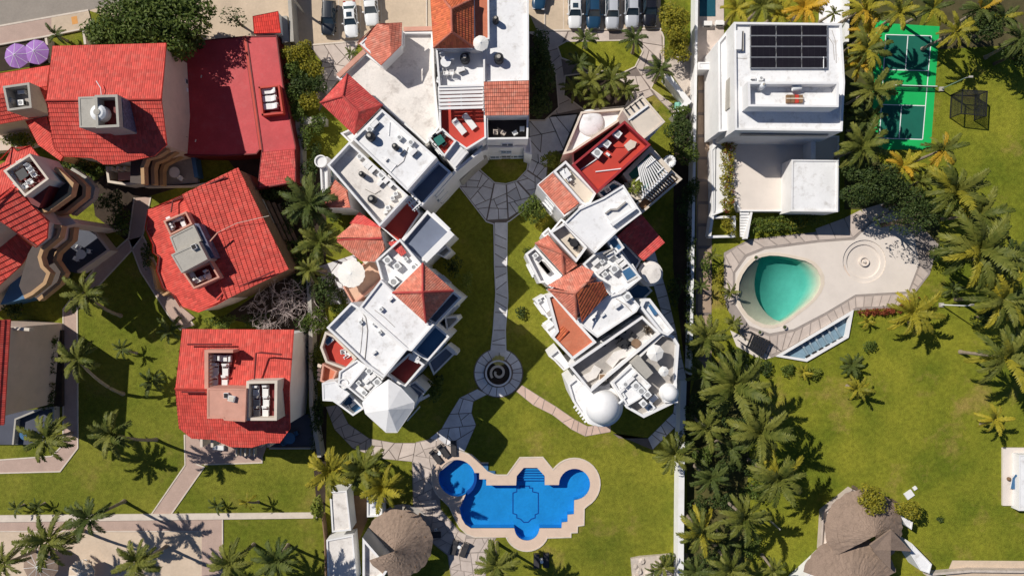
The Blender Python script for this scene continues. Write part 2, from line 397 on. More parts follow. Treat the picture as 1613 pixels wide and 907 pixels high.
# ------------------------------------------------------------------ the setting: ground, lawns, roads, paths, pools
def sheet(name, outer, z, m, holes=(), kind='structure', label=None, parent=None):
    loops = [[Vector((x, y, z)) for x, y in outer]] + [[Vector((x, y, z)) for x, y in h] for h in holes]
    tris = tessellate_polygon(loops)
    flat = [p for l in loops for p in l]
    mb = MB()
    mb.v = [tuple(p) for p in flat]
    for t in tris:
        a, b, c = (flat[i] for i in t)
        n = (b - a).cross(c - a).z
        mb.f.append(list(t) if n > 0 else [t[0], t[2], t[1]]); mb.m.append(0)
    o = mb.build(name, m, parent)
    if kind: o['kind'] = kind
    if label: o['label'] = label
    return o

def pave(name, pts, z, m, kind='structure', label=None):
    mb = MB(); mb.prism(pxpoly(pts), -0.1, z)
    o = mb.build(name, m)
    o['kind'] = kind
    if label: o['label'] = label
    return o

def circle(cx, cy, r, n=40, a0=0.0, a1=360.0):
    k = n if a1 - a0 >= 359.9 else n + 1
    return [(cx + r * math.cos(rad(a0 + (a1 - a0) * i / n)), cy + r * math.sin(rad(a0 + (a1 - a0) * i / n))) for i in range(k)]

slab_count = [0]
def slabs(parent, quad, size, z0, z1, m, gap=0.045, rng=R, regular=False):
    """cut one convex polygon (world xy) into flagstones, each an object of its own"""
    todo = [ccw(quad)]; done = []
    while todo:
        P = todo.pop()
        A = abs(area(P))
        if A < size * rng.uniform(0.7, 1.5) or len(done) + len(todo) > 120:
            done.append(P); continue
        best = max(range(len(P)), key=lambda i: (P[i][0] - P[i - 1][0]) ** 2 + (P[i][1] - P[i - 1][1]) ** 2)
        a, b = P[best - 1], P[best]
        t = rng.uniform(0.38, 0.62)
        q = (a[0] + (b[0] - a[0]) * t, a[1] + (b[1] - a[1]) * t)
        ang = math.atan2(b[1] - a[1], b[0] - a[0]) + math.pi / 2 + (0 if regular else rng.uniform(-0.75, 0.75))
        nx, ny = -math.sin(ang), math.cos(ang); c = nx * q[0] + ny * q[1]
        A1, A2 = clip(P, nx, ny, c), clip(P, -nx, -ny, -c)
        if len(A1) < 3 or len(A2) < 3 or min(abs(area(A1)), abs(area(A2))) < 0.12 * A: done.append(P); continue
        todo += [A1, A2]
    for P in done:
        S = shrink_convex(P, gap)
        if len(S) < 3 or abs(area(S)) < 0.03: continue
        mb = MB(); mb.prism(S, z0, z1 + rng.uniform(-0.006, 0.012))
        mb.build('paving_slab', m, parent); slab_count[0] += 1

def strip_quads(left, right):
    return [pxpoly([left[i], right[i], right[i + 1], left[i + 1]]) for i in range(len(left) - 1)]

def kerb(name, pts, wdt, h, m, z0=0.0, closed=False, parent=None, kind='structure'):
    """a raised edge along a pixel polyline on the ground"""
    P = [W(x, y) for x, y in pts]
    o = band_mesh(P, wdt, z0 - 0.05, z0 + h, closed).build(name, m, parent)
    if kind: o['kind'] = kind
    return o

def band_mesh(P, wdt, z0, z1, closed=False, mb=None):
    mb = mb or MB(); n = len(P); L_, R_ = [], []
    for i in range(n):
        a = P[i - 1] if (i > 0 or closed) else None
        c = P[(i + 1) % n] if (i < n - 1 or closed) else None
        b = P[i]
        d1 = (b - a).to_2d().normalized() if a is not None else (c - b).to_2d().normalized()
        d2 = (c - b).to_2d().normalized() if c is not None else d1
        n1, n2 = Vector((-d1.y, d1.x)), Vector((-d2.y, d2.x))
        mm = (n1 + n2)
        if mm.length < 1e-3: mm = n1.copy()
        mm.normalize(); q = max(0.4, mm.dot(n1)); off = mm * (wdt / 2 / q)
        L_.append((b.x + off.x, b.y + off.y)); R_.append((b.x - off.x, b.y - off.y))
    base = len(mb.v)
    for i in range(n):
        for (x, y) in (L_[i], R_[i]):
            mb.v.append((x, y, z0)); mb.v.append((x, y, z1))
    def q4(i): return base + 4 * i
    rng = range(n if closed else n - 1)
    for i in rng:
        a, b = q4(i), q4((i + 1) % n)
        for f in ((a + 1, a + 3, b + 3, b + 1), (a, a + 1, b + 1, b), (a + 3, a + 2, b + 2, b + 3), (a + 2, a, b, b + 2)):
            mb.f.append(list(f)); mb.m.append(0)
    if not closed:
        a, b = q4(0), q4(n - 1)
        mb.f.append([a, a + 2, a + 3, a + 1]); mb.m.append(0); mb.f.append([b + 1, b + 3, b + 2, b]); mb.m.append(0)
    return mb

# pool outlines in photograph pixels on the ground
pool_water = (circle(720, 752.5, 29, 26, 62, 345) + [(748, 744), (755, 744), (755, 754), (766, 754), (766, 763.5), (813, 763.5), (814, 749), (825, 736), (846, 736), (858, 749), (858, 763), (880, 763)]
              + circle(905, 762, 24.5, 20, 180, 450)[:-1] + [(904.5, 787), (904, 809), (894, 810), (894, 821), (885, 822), (884.5, 831), (850, 831)]
              + circle(830, 831, 19.5, 14, 0, 180)[1:-1] + [(810, 831), (742, 831), (733, 825), (727, 815), (724, 800)])
pool_edge = (circle(722, 752.5, 42, 16, 125, 278) + [(743, 716), (758, 729), (768, 741), (783, 747.5), (799, 747.5), (819, 720), (855, 719.5), (871, 739)]
             + circle(905, 761, 40, 18, 213, 420)[1:] + [(920, 800), (919.5, 826), (909.5, 827.5), (909, 837.5), (899, 838), (899, 845), (863, 846)]
             + circle(830, 832, 35, 12, 22, 158) + [(800, 845), (748, 845), (735, 840), (724, 829), (715, 812), (708, 797)])
pool2_water = [(1163, 460), (1164, 446), (1169, 433), (1177, 421), (1187, 411), (1199, 405), (1212, 402.5), (1226, 403), (1240, 405), (1254, 408), (1268, 411), (1278, 416), (1287, 425), (1292, 436), (1292.5, 448), (1288, 460), (1280, 471), (1269, 481), (1256, 491), (1243, 501), (1231, 508), (1218, 512), (1204, 511), (1190, 505), (1178, 496), (1169, 484), (1164, 472)]
catch_basin = [(1226, 560), (1340, 492), (1333, 530), (1269, 567)]
spa_c = (1361, 412)
spa = circle(spa_c[0], spa_c[1], 34, 32)

G = 700.0
sheet('ground', [(-G, -G), (G, -G), (G, G), (-G, G)], 0.0, LAWN_C, [pxpoly(pool_water), pxpoly(pool2_water), pxpoly(catch_basin), pxpoly(spa)])
pave_lawn = lambda n, pts, z, m: sheet(n, pxpoly(pts), z, m)
# the sunny lawn to the right of the boundary wall, round the same holes
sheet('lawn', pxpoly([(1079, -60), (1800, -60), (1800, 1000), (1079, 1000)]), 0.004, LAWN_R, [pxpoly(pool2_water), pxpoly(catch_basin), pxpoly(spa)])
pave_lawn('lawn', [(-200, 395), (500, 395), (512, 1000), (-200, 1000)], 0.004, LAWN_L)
sheet('sand', pxpoly([(-200, 817), (351, 817), (351, 1000), (-200, 1000)]), 0.012, SAND)
pave_lawn('sand', [(1500, 882), (1800, 884), (1800, 1000), (1450, 1000)], 0.012, SAND)
# upper edge: road, pavement, sandy car parks
road = pave('road', [(-200, -60), (330, -60), (330, -10), (165, 10), (140, 17), (0, 42), (-200, 80)], 0.02, ASPH)
pave('pavement', [(-200, 82), (0, 43), (82, 27), (82, 55), (73, 60), (0, 72), (-200, 112)], 0.12, PATHP)
pave('pavement', [(82, 27), (140, 17), (146, 40), (127, 49), (82, 57)], 0.13, SANDC)
pave('painted_patch', [(113, 28), (122, 26), (124, 38), (115, 40)], 0.135, mat('orange_paint', (0.65, 0.3, 0.08), 0.1, 2))
kerb('kerb', [(-60, 53), (0, 42), (140, 17)], 0.22, 0.15, KERB)
kerb('kerb', [(-60, 84), (0, 72), (73, 59), (127, 48)], 0.2, 0.3, KERB)
pave('sandy_lot', [(140, 17), (165, 10), (330, -60), (470, -60), (466, 60), (300, 70)], 0.016, SANDC)
pave('patio', [(0, 75), (73, 60), (79, 100), (0, 113)], 0.05, SOIL)  # near-black colour paints in the shadow lying on the patio
pave('car_park', [(460, -60), (690, -60), (682, 62), (560, 66), (487, 72), (468, 72)], 0.02, SANDC)
pave('car_park', [(828, -60), (1042, -60), (1040, 46), (846, 49), (828, 10)], 0.02, SANDC)
for x in (532, 566, 599):
    pave('bay_line', [(x, -20), (x + 1.2, -20), (x + 3.2, 62), (x + 2, 62)], 0.026, KERB)
for x in (887, 919, 949, 979, 1008):
    pave('bay_line', [(x, -20), (x + 1.2, -20), (x + 1.2, 46), (x, 46)], 0.026, KERB)
kerb('kerb', [(485, 72), (545, 67), (566, 65)], 0.2, 0.14, KERB)
kerb('kerb', [(846, 49), (1040, 46), (1045, 60), (1045, 100)], 0.2, 0.14, KERB)
kerb('kerb', [(858, -20), (858, 46)], 0.15, 0.14, KERB)
kerb('kerb', [(672, -20), (672, 46)], 0.15, 0.14, KERB)

# flagstone paths, every stone its own piece on a darker bed
def path(bed_pts, quads, size, m=SLAB, jm=JOINT, gap=0.05, z=0.05, regular=False, name='path'):
    b = pave(name, bed_pts, z - 0.02, jm)
    for q in quads: slabs(b, q, size, z - 0.04, z + 0.025, m, gap, R, regular)
    return b
path([(487, 73), (566, 66), (548, 108), (516, 152), (503, 176), (496, 140), (508, 100)],
     [pxpoly(q) for q in ([(488, 73), (566, 66), (548, 106), (508, 98)], [(508, 98), (548, 106), (516, 150), (498, 140)])], 3.0, SLAB)
path([(833, 50), (1042, 48), (1046, 100), (1075, 150), (1092, 178), (1075, 195), (1030, 150), (985, 172), (918, 176), (885, 240), (833, 232)],
     [pxpoly(q) for q in ([(833, 50), (895, 50), (882, 76), (833, 90)], [(895, 50), (960, 49), (960, 66), (890, 68)], [(960, 49), (1042, 48), (1044, 100), (1008, 66)],
                          [(1008, 66), (1044, 100), (1010, 120), (1000, 104)], [(1010, 120), (1044, 100), (1074, 150), (1040, 160)], [(960, 120), (1010, 120), (1030, 150), (985, 170)],
                          [(1040, 160), (1074, 150), (1090, 178), (1075, 192)], [(833, 90), (882, 76), (890, 130), (833, 150)], [(833, 150), (890, 130), (915, 172), (833, 190)])], 4.0, SLAB)
path([(833, 186), (912, 178), (888, 240), (850, 262), (833, 250)], [pxpoly([(833, 188), (910, 180), (886, 238), (834, 246)])], 5.0, SLABG)
for pts, mm in (([(878, 74), (892, 66), (1004, 64), (1012, 82), (1000, 106), (975, 118), (940, 118), (905, 100), (884, 92)], LAWN_R), ([(890, 120), (955, 112), (1000, 140), (985, 168), (920, 174), (888, 150)], SOIL),
                ([(1025, 140), (1034, 120), (1050, 118), (1082, 158), (1062, 168)], LAWN_C), ([(833, 52), (852, 60), (876, 120), (880, 170), (858, 190), (833, 190)], SOIL)):
    pave('planting_bed', pts, 0.12, mm); kerb('kerb', pts, 0.16, 0.17, KERB, closed=True)
pl = [(716, 284), (752, 264), (779, 288), (797, 290), (814, 285), (830, 268), (835, 238), (866, 238), (860, 290), (842, 318), (801, 346), (799, 352), (778, 352), (766, 348)]
path(pl, [pxpoly(q) for q in ([(717, 284), (750, 265), (778, 288), (766, 347)], [(779, 289), (797, 291), (800, 345), (767, 347)], [(798, 291), (814, 286), (842, 317), (801, 344)],
                              [(815, 285), (830, 269), (860, 289), (843, 316)], [(831, 268), (836, 240), (864, 240), (860, 288)])], 2.7, SLABG)
cl = [(779, 350), (779, 420), (781, 462), (777, 520), (773, 556)]; cr = [(799, 350), (798, 420), (800, 470), (796, 520), (797, 556)]
path(cl + cr[::-1], strip_quads(cl, cr), 3.0, SLABG)
kerb('kerb', [(716, 284), (766, 349), (778, 353)] + cl[1:], 0.14, 0.12, SLABG)
kerb('kerb', [(842, 318), (803, 348)] + cr, 0.14, 0.12, SLABG)
kerb('kerb', [(752, 264), (779, 288), (797, 290), (814, 285), (830, 268), (835, 240)], 0.14, 0.12, SLABG)
ring = pave('path', circle(785, 587, 39, 48), 0.034, JOINT)
aa = 0.0
while aa < 359:
    st = min(R.uniform(16, 30), 360 - aa)
    if 360 - aa - st < 8: st = 360 - aa
    r1, r2 = 23, 38
    P = pxpoly([(785 + r * math.cos(rad(a)), 587 + r * math.sin(rad(a))) for r, a in ((r1, aa), (r2, aa), (r2, aa + st / 2), (r2, aa + st), (r1, aa + st))])
    sh = R.choice([1, 2]); Q = shrink_convex(P, 0.045)
    mb = MB(); mb.prism(Q, 0.02, 0.062 + R.uniform(0, 0.01)); mb.build('paving_slab', SLABG, ring)
    aa += st
ll = [(752, 612), (724, 626), (708, 652), (695, 675), (676, 690)]; lr = [(768, 621), (746, 632), (743, 650), (750, 669), (732, 711)]
path(ll + lr[::-1], strip_quads(ll, lr), 3.2, SLABG)
bl = [(513, 640), (527, 676), (556, 706), (600, 722), (650, 727)]; br = [(534, 637), (549, 667), (582, 690), (622, 697), (655, 697)]
path(bl + br[::-1], strip_quads(bl, br), 2.6, SLAB)
deck_q = [[(650, 727), (655, 697), (690, 689), (718, 712), (683, 740)], [(676, 690), (732, 711), (716, 722), (700, 705)], [(650, 728), (683, 741), (681, 770), (692, 800), (652, 806)], [(652, 807), (693, 801), (722, 836), (705, 872), (641, 822)],
          [(722, 836), (748, 847), (778, 846), (768, 868), (706, 872)], [(706, 873), (768, 869), (762, 930), (715, 930)]]
path([(649, 727), (655, 696), (690, 688), (732, 711), (690, 745), (694, 801), (724, 836), (748, 847), (782, 846), (768, 869), (763, 935), (714, 935), (705, 874), (640, 822), (651, 806)], [pxpoly(q) for q in deck_q], 2.6, SLAB, JOINTL)
rl = [(822, 606), (850, 624), (876, 640), (905, 660), (926, 671), (962, 666)]; rr = [(813, 616), (840, 638), (870, 653), (900, 676), (922, 687), (962, 680)]
path(rl + rr[::-1], strip_quads(rl, rr), 2.2, mat('pink_flagstone', (0.60, 0.43, 0.35), 0.1, 1, 0.9, 0.2, 8, 0.4, (0.5, 0.35, 0.28), rnd=0.1), JOINTL)
gl = [(1000, 350), (1035, 470), (1052, 530), (1066, 600), (1060, 650), (1020, 690), (975, 690)]; gr = [(1018, 350), (1052, 465), (1066, 525), (1082, 600), (1076, 660), (1028, 708), (965, 682)]
path(gl + gr[::-1], strip_quads(gl, gr), 2.5, SLABG)
bl2 = [(520, 480), (560, 478), (575, 455), (560, 400), (500, 420)]
path(bl2, [pxpoly([(520, 480), (560, 478), (575, 455), (560, 400), (500, 420)])], 2.4, SLABG)

# resort paths with pale edges on the left
def lane(pts_l, pts_r, m=PATHP, z=0.05):
    pave('path', pts_l + pts_r[::-1], z, m)
    kerb('kerb', pts_l, 0.16, 0.1, KERB); kerb('kerb', pts_r, 0.16, 0.1, KERB)
lane([(212, 312), (203, 375), (150, 422), (100, 487), (100, 700), (82, 718), (-60, 728)], [(238, 310), (225, 372), (207, 395), (122, 486), (123, 705), (95, 742), (-60, 746)], PATHP)
lane([(203, 378), (222, 428), (268, 500), (285, 520)], [(226, 372), (262, 450), (284, 484), (306, 512)], PATHP)
lane([(291, 684), (292, 732), (237, 812)], [(309, 730), (322, 735), (268, 812)], PATHP)
pave('path', [(292, 684), (412, 688), (413, 728), (322, 731), (300, 732)], 0.055, PATHP); kerb('kerb', [(322, 731), (413, 728), (413, 718)], 0.16, 0.12, KERB)
pave('path', [(-60, 811), (500, 806), (500, 815), (-60, 822)], 0.2, KERB)
pave('path', [(-60, 821), (351, 815), (351, 836), (-60, 836)], 0.045, PATHP)
pave('path', [(318, 836), (351, 836), (351, 930), (318, 930)], 0.045, PATHP)
kerb('kerb', [(-60, 836), (318, 836)], 0.13, 0.1, KERB); kerb('kerb', [(351, 815), (351, 870)], 0.16, 0.12, KERB)
pave('courtyard', [(140, 270), (228, 266), (300, 290), (215, 315), (200, 380), (150, 340)], 0.012, SOIL)
pave('courtyard', [(350, 240), (410, 240), (470, 300), (470, 420), (420, 330)], 0.012, SOIL)
pave('planting_bed', [(455, 290), (515, 250), (512, 500), (480, 640), (440, 520), (350, 500), (455, 430)], 0.014, SOIL)
pave('planting_bed', [(487, 640), (515, 640), (512, 815), (500, 815)], 0.014, SOIL)
pave('planting_bed', [(1062, 180), (1098, 150), (1094, 520), (1078, 740), (1060, 700), (1082, 600), (1060, 420)], 0.014, SOIL)
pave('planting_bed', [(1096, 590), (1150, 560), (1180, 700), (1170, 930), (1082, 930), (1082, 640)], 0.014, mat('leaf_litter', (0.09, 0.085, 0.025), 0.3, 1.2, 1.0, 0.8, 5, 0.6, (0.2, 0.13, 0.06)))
pave('planting_bed', [(72, 515), (101, 515), (101, 640), (72, 645)], 0.014, SOIL)
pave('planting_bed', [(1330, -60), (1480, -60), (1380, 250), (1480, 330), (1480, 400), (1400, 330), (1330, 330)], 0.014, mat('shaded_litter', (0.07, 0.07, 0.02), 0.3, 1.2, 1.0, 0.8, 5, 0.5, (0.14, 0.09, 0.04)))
pave('planting_bed', [(1478, -60), (1800, -60), (1800, 60), (1480, 78)], 0.014, mat('shade_dark_earth', (0.085, 0.07, 0.03), 0.3, 0.8, 1.0, 0.8, 5, 0.5, (0.04, 0.045, 0.018)))  # earth darkened in colour to stand for the shade of the trees

# centre swimming pool
def loops_prism(name, outer, inner, z0, z1, m, kind='structure'):
    """flat ring with upright inner and outer sides"""
    o = sheet(name, outer, z1, m, [inner], kind)
    me = o.data; bm = bmesh.new(); bm.from_mesh(me)
    for P, flip in ((ccw(outer), False), (ccw(inner), True)):
        n = len(P)
        vs = [(bm.verts.new((x, y, z0)), bm.verts.new((x, y, z1))) for x, y in P]
        for i in range(n):
            a, b = vs[i], vs[(i + 1) % n]
            f = [a[0], b[0], b[1], a[1]]
            bm.faces.new(f[::-1] if flip else f)
    bm.to_mesh(me); bm.free()
    return o
def basin(name, P, depth, mf, mw, top=0.0):
    P = ccw(P); mb = MB(); n = len(P)
    for i in range(n):
        a, b = P[i], P[(i + 1) % n]
        mb.face([(b[0], b[1], -depth), (a[0], a[1], -depth), (a[0], a[1], top), (b[0], b[1], top)], 1)
    mb.face([(x, y, -depth) for x, y in P], 0)
    o = mb.build(name, [mf, mw]); o['kind'] = 'structure'; return o
PW = pxpoly(pool_water); PE = pxpoly(pool_edge)
basin('pool_basin', PW, 1.35, POOLT, POOLT, 0.06)
loops_prism('pool_coping', PE, PW, -0.1, 0.1, COPE)
kerb('kerb', pool_edge, 0.16, 0.14, KERB, closed=True)
mb = MB(); mb.face([(x, y, -0.1) for x, y in ccw(PW)]); o = mb.build('water', WATERB); o['kind'] = 'structure'
for k, (x0, x1, y0, y1) in enumerate(((822, 850, 737.5, 742), (819, 853, 742, 746.5), (816, 856, 746.5, 751), (815, 857.5, 751, 756), (815, 857.5, 756, 760.5))):
    mb = MB(); mb.prism(pxpoly([(x0, y0), (x1, y0), (x1, y1), (x0, y1)]), -1.34, -0.28 - 0.2 * k); mb.build('pool_step', POOLT)['kind'] = 'structure'
    mb = MB(); mb.prism(pxpoly([(x0, y1 - 0.9), (x1, y1 - 0.9), (x1, y1), (x0, y1)]), -0.3 - 0.2 * k, -0.272 - 0.2 * k); mb.build('step_edge', POOLD)['kind'] = 'structure'
kp = [(819, 765), (834, 765), (834, 768), (839, 768), (839, 774), (848, 776), (848, 808), (843, 810), (843, 815), (837, 817), (832, 822), (825, 822), (820, 817), (814, 815), (814, 810), (808, 808), (808, 776), (814, 774), (814, 769), (819, 769)]
o = band_mesh([W(x, y, -1.34) for x, y in kp], 0.14, -1.35, -1.335, True).build('mosaic_line', POOLD); o['kind'] = 'structure'
circ2 = [W(720 + 29 * math.cos(rad(a)), 752.5 + 29 * math.sin(rad(a)), -0.5) for a in range(-14, 64, 6)]
o = band_mesh(circ2, 0.35, -1.35, -0.45).build('pool_dividing_wall', POOLD); o['kind'] = 'structure'
pave('shower_step', [(756, 728), (769, 728), (769, 741), (780, 741), (780, 746), (768, 741), (762, 735)], 0.2, BLUET)
pave('shower_step', [(757, 727.5), (769.5, 727.5), (769.5, 729), (758, 729)], 0.3, KERB)

# right-hand beach-entry pool: deep bowl, shallow shelf on the left, ramp on the right
P2 = pxpoly(pool2_water); c2 = W(1228, 455)
def ringp(fl): return [(c2.x + (x - c2.x) * fl(x, y)[0], c2.y + (y - c2.y) * fl(x, y)[0], fl(x, y)[1]) for x, y in P2]
def side(x, y):
    dx, dy = x - c2.x, y - c2.y; a = math.degrees(math.atan2(dy, dx))
    def lobe(c, hw): return max(0.0, math.cos(min(1.0, abs(((a - c + 540) % 360) - 180) / hw) * math.pi / 2)) ** 0.6
    return lobe(196, 72), lobe(8, 50)
def f0(x, y): return 1.0, 0.02
def f1(x, y): return 0.995, -0.15
def f2(x, y): l, r = side(x, y); return 0.975 - 0.40 * l - 0.03 * r, -0.2
def f3(x, y): l, r = side(x, y); return 0.965 - 0.405 * l - 0.10 * r, -0.9 + 0.25 * r
def f4(x, y): l, r = side(x, y); return 0.955 - 0.41 * l - 0.20 * r, -1.7
mb = MB(); rings = [ringp(f) for f in (f0, f1, f2, f3, f4)]
n = len(P2)
for r_ in rings: mb.v.extend(r_)
for k in range(len(rings) - 1):
    for i in range(n):
        i2 = (i + 1) % n
        q = [k * n + i, k * n + i2, (k + 1) * n + i2, (k + 1) * n + i]; mb.f.append(q if area(P2) > 0 else q[::-1]); mb.m.append(0)
b0 = (len(rings) - 1) * n
mb.f.append([b0 + i for i in range(n)] if area(P2) > 0 else [b0 + i for i in range(n)][::-1]); mb.m.append(0)
mb.build('pool_basin', PLAST, smooth=True)['kind'] = 'structure'
mb = MB(); mb.prism([(x, y) for x, y in P2], -1.9, -0.08, bottom=True); o = mb.build('water', WATERT); o['kind'] = 'structure'
deck2 = [(1140, 398), (1180, 377), (1282, 366), (1330, 345), (1400, 316), (1445, 350), (1478, 385), (1464, 432), (1438, 466), (1421, 484), (1345, 489), (1240, 553), (1216, 563), (1166, 527), (1140, 475)]
bedo = sheet('pool_deck', pxpoly(deck2), 0.06, JOINTL, [P2, pxpoly(spa)])
smooth = [(1158, 430), (1176, 405), (1205, 393), (1290, 382), (1345, 378), (1372, 352), (1402, 335), (1440, 372), (1447, 415), (1430, 459), (1347, 464), (1300, 492), (1250, 518), (1212, 525), (1180, 513), (1158, 480)]
sheet('pool_deck', pxpoly(smooth), 0.1, DECKP, [P2, pxpoly(spa)])
loops_prism('pool_coping', [(c2.x + (x - c2.x) * 1.09, c2.y + (y - c2.y) * 1.09) for x, y in P2], P2, 0.0, 0.13, mat('sandy_coping', (0.68, 0.58, 0.47), 0.08, 0.8, 0.8, 0.1, 7))
def ring_slabs(inner, outer_, step):
    """square-cut border stones between two px polylines of equal length"""
    for i in range(len(inner) - 1):
        a, b, c, d = (Vector(p) for p in (inner[i], inner[i + 1], outer_[i + 1], outer_[i]))
        n_ = max(1, round((b - a).length / step))
        for k in range(n_):
            t0, t1 = k / n_, (k + 1) / n_
            q = pxpoly([tuple(a.lerp(b, t0)), tuple(a.lerp(b, t1)), tuple(d.lerp(c, t1)), tuple(d.lerp(c, t0))])
            S = shrink_convex(q, 0.075)
            if len(S) < 3: continue
            m_ = MB(); m_.prism(S, 0.04, 0.105 + R.uniform(0, 0.008)); m_.build('paving_slab', SLAB, bedo)
ring_slabs([(1155, 478), (1155, 430), (1174, 402), (1204, 390), (1289, 379)], [(1142, 474), (1142, 402), (1160, 389), (1184, 378), (1281, 367)], 22)
ring_slabs([(1180, 517), (1212, 529), (1252, 521), (1302, 495), (1347, 467), (1432, 462)], [(1168, 527), (1214, 559), (1240, 549), (1310, 508), (1348, 485), (1420, 482)], 15)
ring_slabs([(1432, 460), (1449, 418)], [(1437, 463), (1463, 431)], 16)
ring_slabs([(1290, 379), (1343, 375), (1371, 350), (1401, 333)], [(1283, 360), (1329, 343), (1355, 330), (1395, 318)], 34)
# round spa let into the deck
mb = MB(); sc_ = W(*spa_c)
mb.lathe(tuple(sc_), [(34 / 12, 0.1), (34 / 12, -0.05), (27 / 12, -0.1), (26 / 12, -0.3), (0, -0.42)], 40)
mb.build('spa_basin', DECKP)['kind'] = 'structure'
mb = MB(); mb.lathe((sc_.x + 0.1, sc_.y, -0.43), [(0.62, 0.0), (0.62, 0.42), (0.5, 0.42), (0.46, 0.2), (0.2, 0.2), (0.18, 0.5), (0, 0.52)], 20)
tag(mb.build('fountain', DECKP), 'small round fountain in the middle of the empty round spa', 'fountain')
for k in range(3):
    P = [Vector((sc_.x + (2.6 - 0.16 * k) * math.cos(a), sc_.y + (2.6 - 0.16 * k) * math.sin(a), 0)) for a in [rad(190 + 4 * q) for q in range(10)]]
    band_mesh(P, 0.09, -0.4, -0.05 - 0.11 * k).build('spa_step', COPE)['kind'] = 'structure'
# overflow basin below the deck edge
CB = pxpoly(catch_basin)
basin('overflow_basin', CB, 0.6, mat('slate_blue_tile', (0.33, 0.40, 0.45), 0.18, 0.8, 0.35, 0.1, 6, 0.4, (0.13, 0.18, 0.24)), WHITE, 0.08)
o = band_mesh([Vector((x, y, 0)) for x, y in CB], 0.34, -0.3, 0.34, True).build('basin_rim', WHITE); o['kind'] = 'structure'
a0_, a1_ = Vector((1335, 531)), Vector((1270, 566))
for k in range(6):
    p = a0_.lerp(a1_, 0.08 + 0.16 * k)
    A = W(p.x - 3, p.y - 2.5); B = W(p.x - 16, p.y - 25)
    mb = MB(); mb.bar((A.x, A.y, -0.5), (B.x, B.y, -0.45), 0.25, 0.25); mb.build('basin_rib', mat('grey_rib', (0.36, 0.40, 0.43), 0.1)if k == 0 else bpy.data.materials['grey_rib'])['kind'] = 'structure'
    A = W(p.x - 1.5, p.y - 2.6); B = W(p.x - 8, p.y + 1.0)
    mb = MB(); mb.bar((A.x, A.y, -0.1), (B.x, B.y, -0.1), 0.22, 0.3); mb.build('overflow_slot', BLACK)['kind'] = 'structure'
WATERC = watermat('thin_water', (0.86, 0.95, 1.0))
mb = MB(); mb.face([(x, y, -0.35) for x, y in ccw(CB)]); mb.build('water', WATERC)['kind'] = 'structure'

# driveway of square slabs between the walls on the right
drv = pave('driveway', [(1099, 108), (1123, 108), (1120, 590), (1095, 590)], 0.03, JOINT)
yy = 112
drvm = mat('brown_drive_slab', (0.36, 0.26, 0.185), 0.12, 0.7, 0.85, 0.15, 8, 0.4, (0.28, 0.2, 0.15), rnd=0.12)
while yy < 585:
    mb = MB(); mb.prism(pxpoly([(1100, yy), (1121, yy), (1120.5, yy + 30), (1099, yy + 30)]), 0.0, 0.06); mb.build('paving_slab', drvm, drv); yy += 35
pave('rubble_ground', [(1046, 100), (1098, 60), (1097, 160), (1085, 158)], 0.2, ROCK)
pave('service_yard', [(1099, -60), (1140, -60), (1140, 112), (1099, 112)], 0.07, SLAB)
pave('path', [(1290, -60), (1330, -60), (1330, 38), (1290, 38)], 0.05, SLABG)

# green games court
crt = pave('games_court', [(1378, 36), (1480, 42), (1466, 236), (1372, 236)], 0.02, COURTG)
pave('court_surface', [(1395, 55), (1467, 57), (1462, 112), (1392, 110)], 0.026, COURTD)
pave('court_surface', [(1388, 165), (1457, 167), (1453, 220), (1385, 218)], 0.026, COURTD)
for a, b in (((1395, 55), (1467, 57)), ((1467, 57), (1453, 220)), ((1453, 220), (1385, 218)), ((1385, 218), (1395, 55)), ((1392, 110), (1462, 112)), ((1388, 165), (1457, 167)), ((1430, 56), (1426, 111)), ((1420, 166), (1416, 219))):
    A, B = W(*a), W(*b); mb = MB(); mb.bar((A.x, A.y, 0.03), (B.x, B.y, 0.03), 0.11, 0.012); mb.build('court_line', WPAINT)['kind'] = 'structure'
# ------------------------------------------------------------------ building kit
blocks = []          # (polygon, top) of every wall block, so windows are not set where a neighbour covers them
wins = []            # wall edges that want windows
blk_n = [0]
def bldg(name, label, cat, px, py):
    return thing(name, label, cat, W(px, py, 0))
def kid(mb, name, m, parent, smooth=False):
    o = mb.build(name, m, parent, smooth=smooth)
    o.location = -parent.location if parent.parent is None else Vector((0, 0, 0))
    return o

def block(parent, pts, h, floor=WHITER, par=0.8, wall=WHITE, pt=0.2, base=-0.05, win=True, holes=None, storey=3.1, cap=None):
    """walls from the ground to h with a parapet round a flat roof or terrace; pts are photo pixels of the parapet top"""
    blk_n[0] += 1
    h += blk_n[0] * 0.0011
    P = ccw(pxpoly(pts, h)); I = inset(P, pt); n = len(P); fl = h - par
    mb = MB()
    for i in range(n):
        a, b = P[i], P[(i + 1) % n]; c, d = I[i], I[(i + 1) % n]
        mb.face([(*a, base), (*b, base), (*b, h), (*a, h)])
        mb.face([(*a, h), (*b, h), (*d, h), (*c, h)])
        mb.face([(*d, fl - 0.05), (*c, fl - 0.05), (*c, h), (*d, h)])
    kid(mb, 'wall', wall, parent)
    mb = MB(); mb.face([(x, y, fl) for x, y in I]); kid(mb, 'roof_deck' if floor in (WHITER, WHITE, DIRTY) else 'terrace_floor', floor, parent)
    blocks.append((P, h))
    if win:
        for i in range(n):
            a, b = Vector(P[i]), Vector(P[(i + 1) % n]); d = b - a
            if d.length < 2.2: continue
            nn = Vector((d.y, -d.x)).normalized()
            if nn.dot(-(a + b) / 2) > 0.5: wins.append((parent, a, b, nn, fl, storey, base))
    return fl

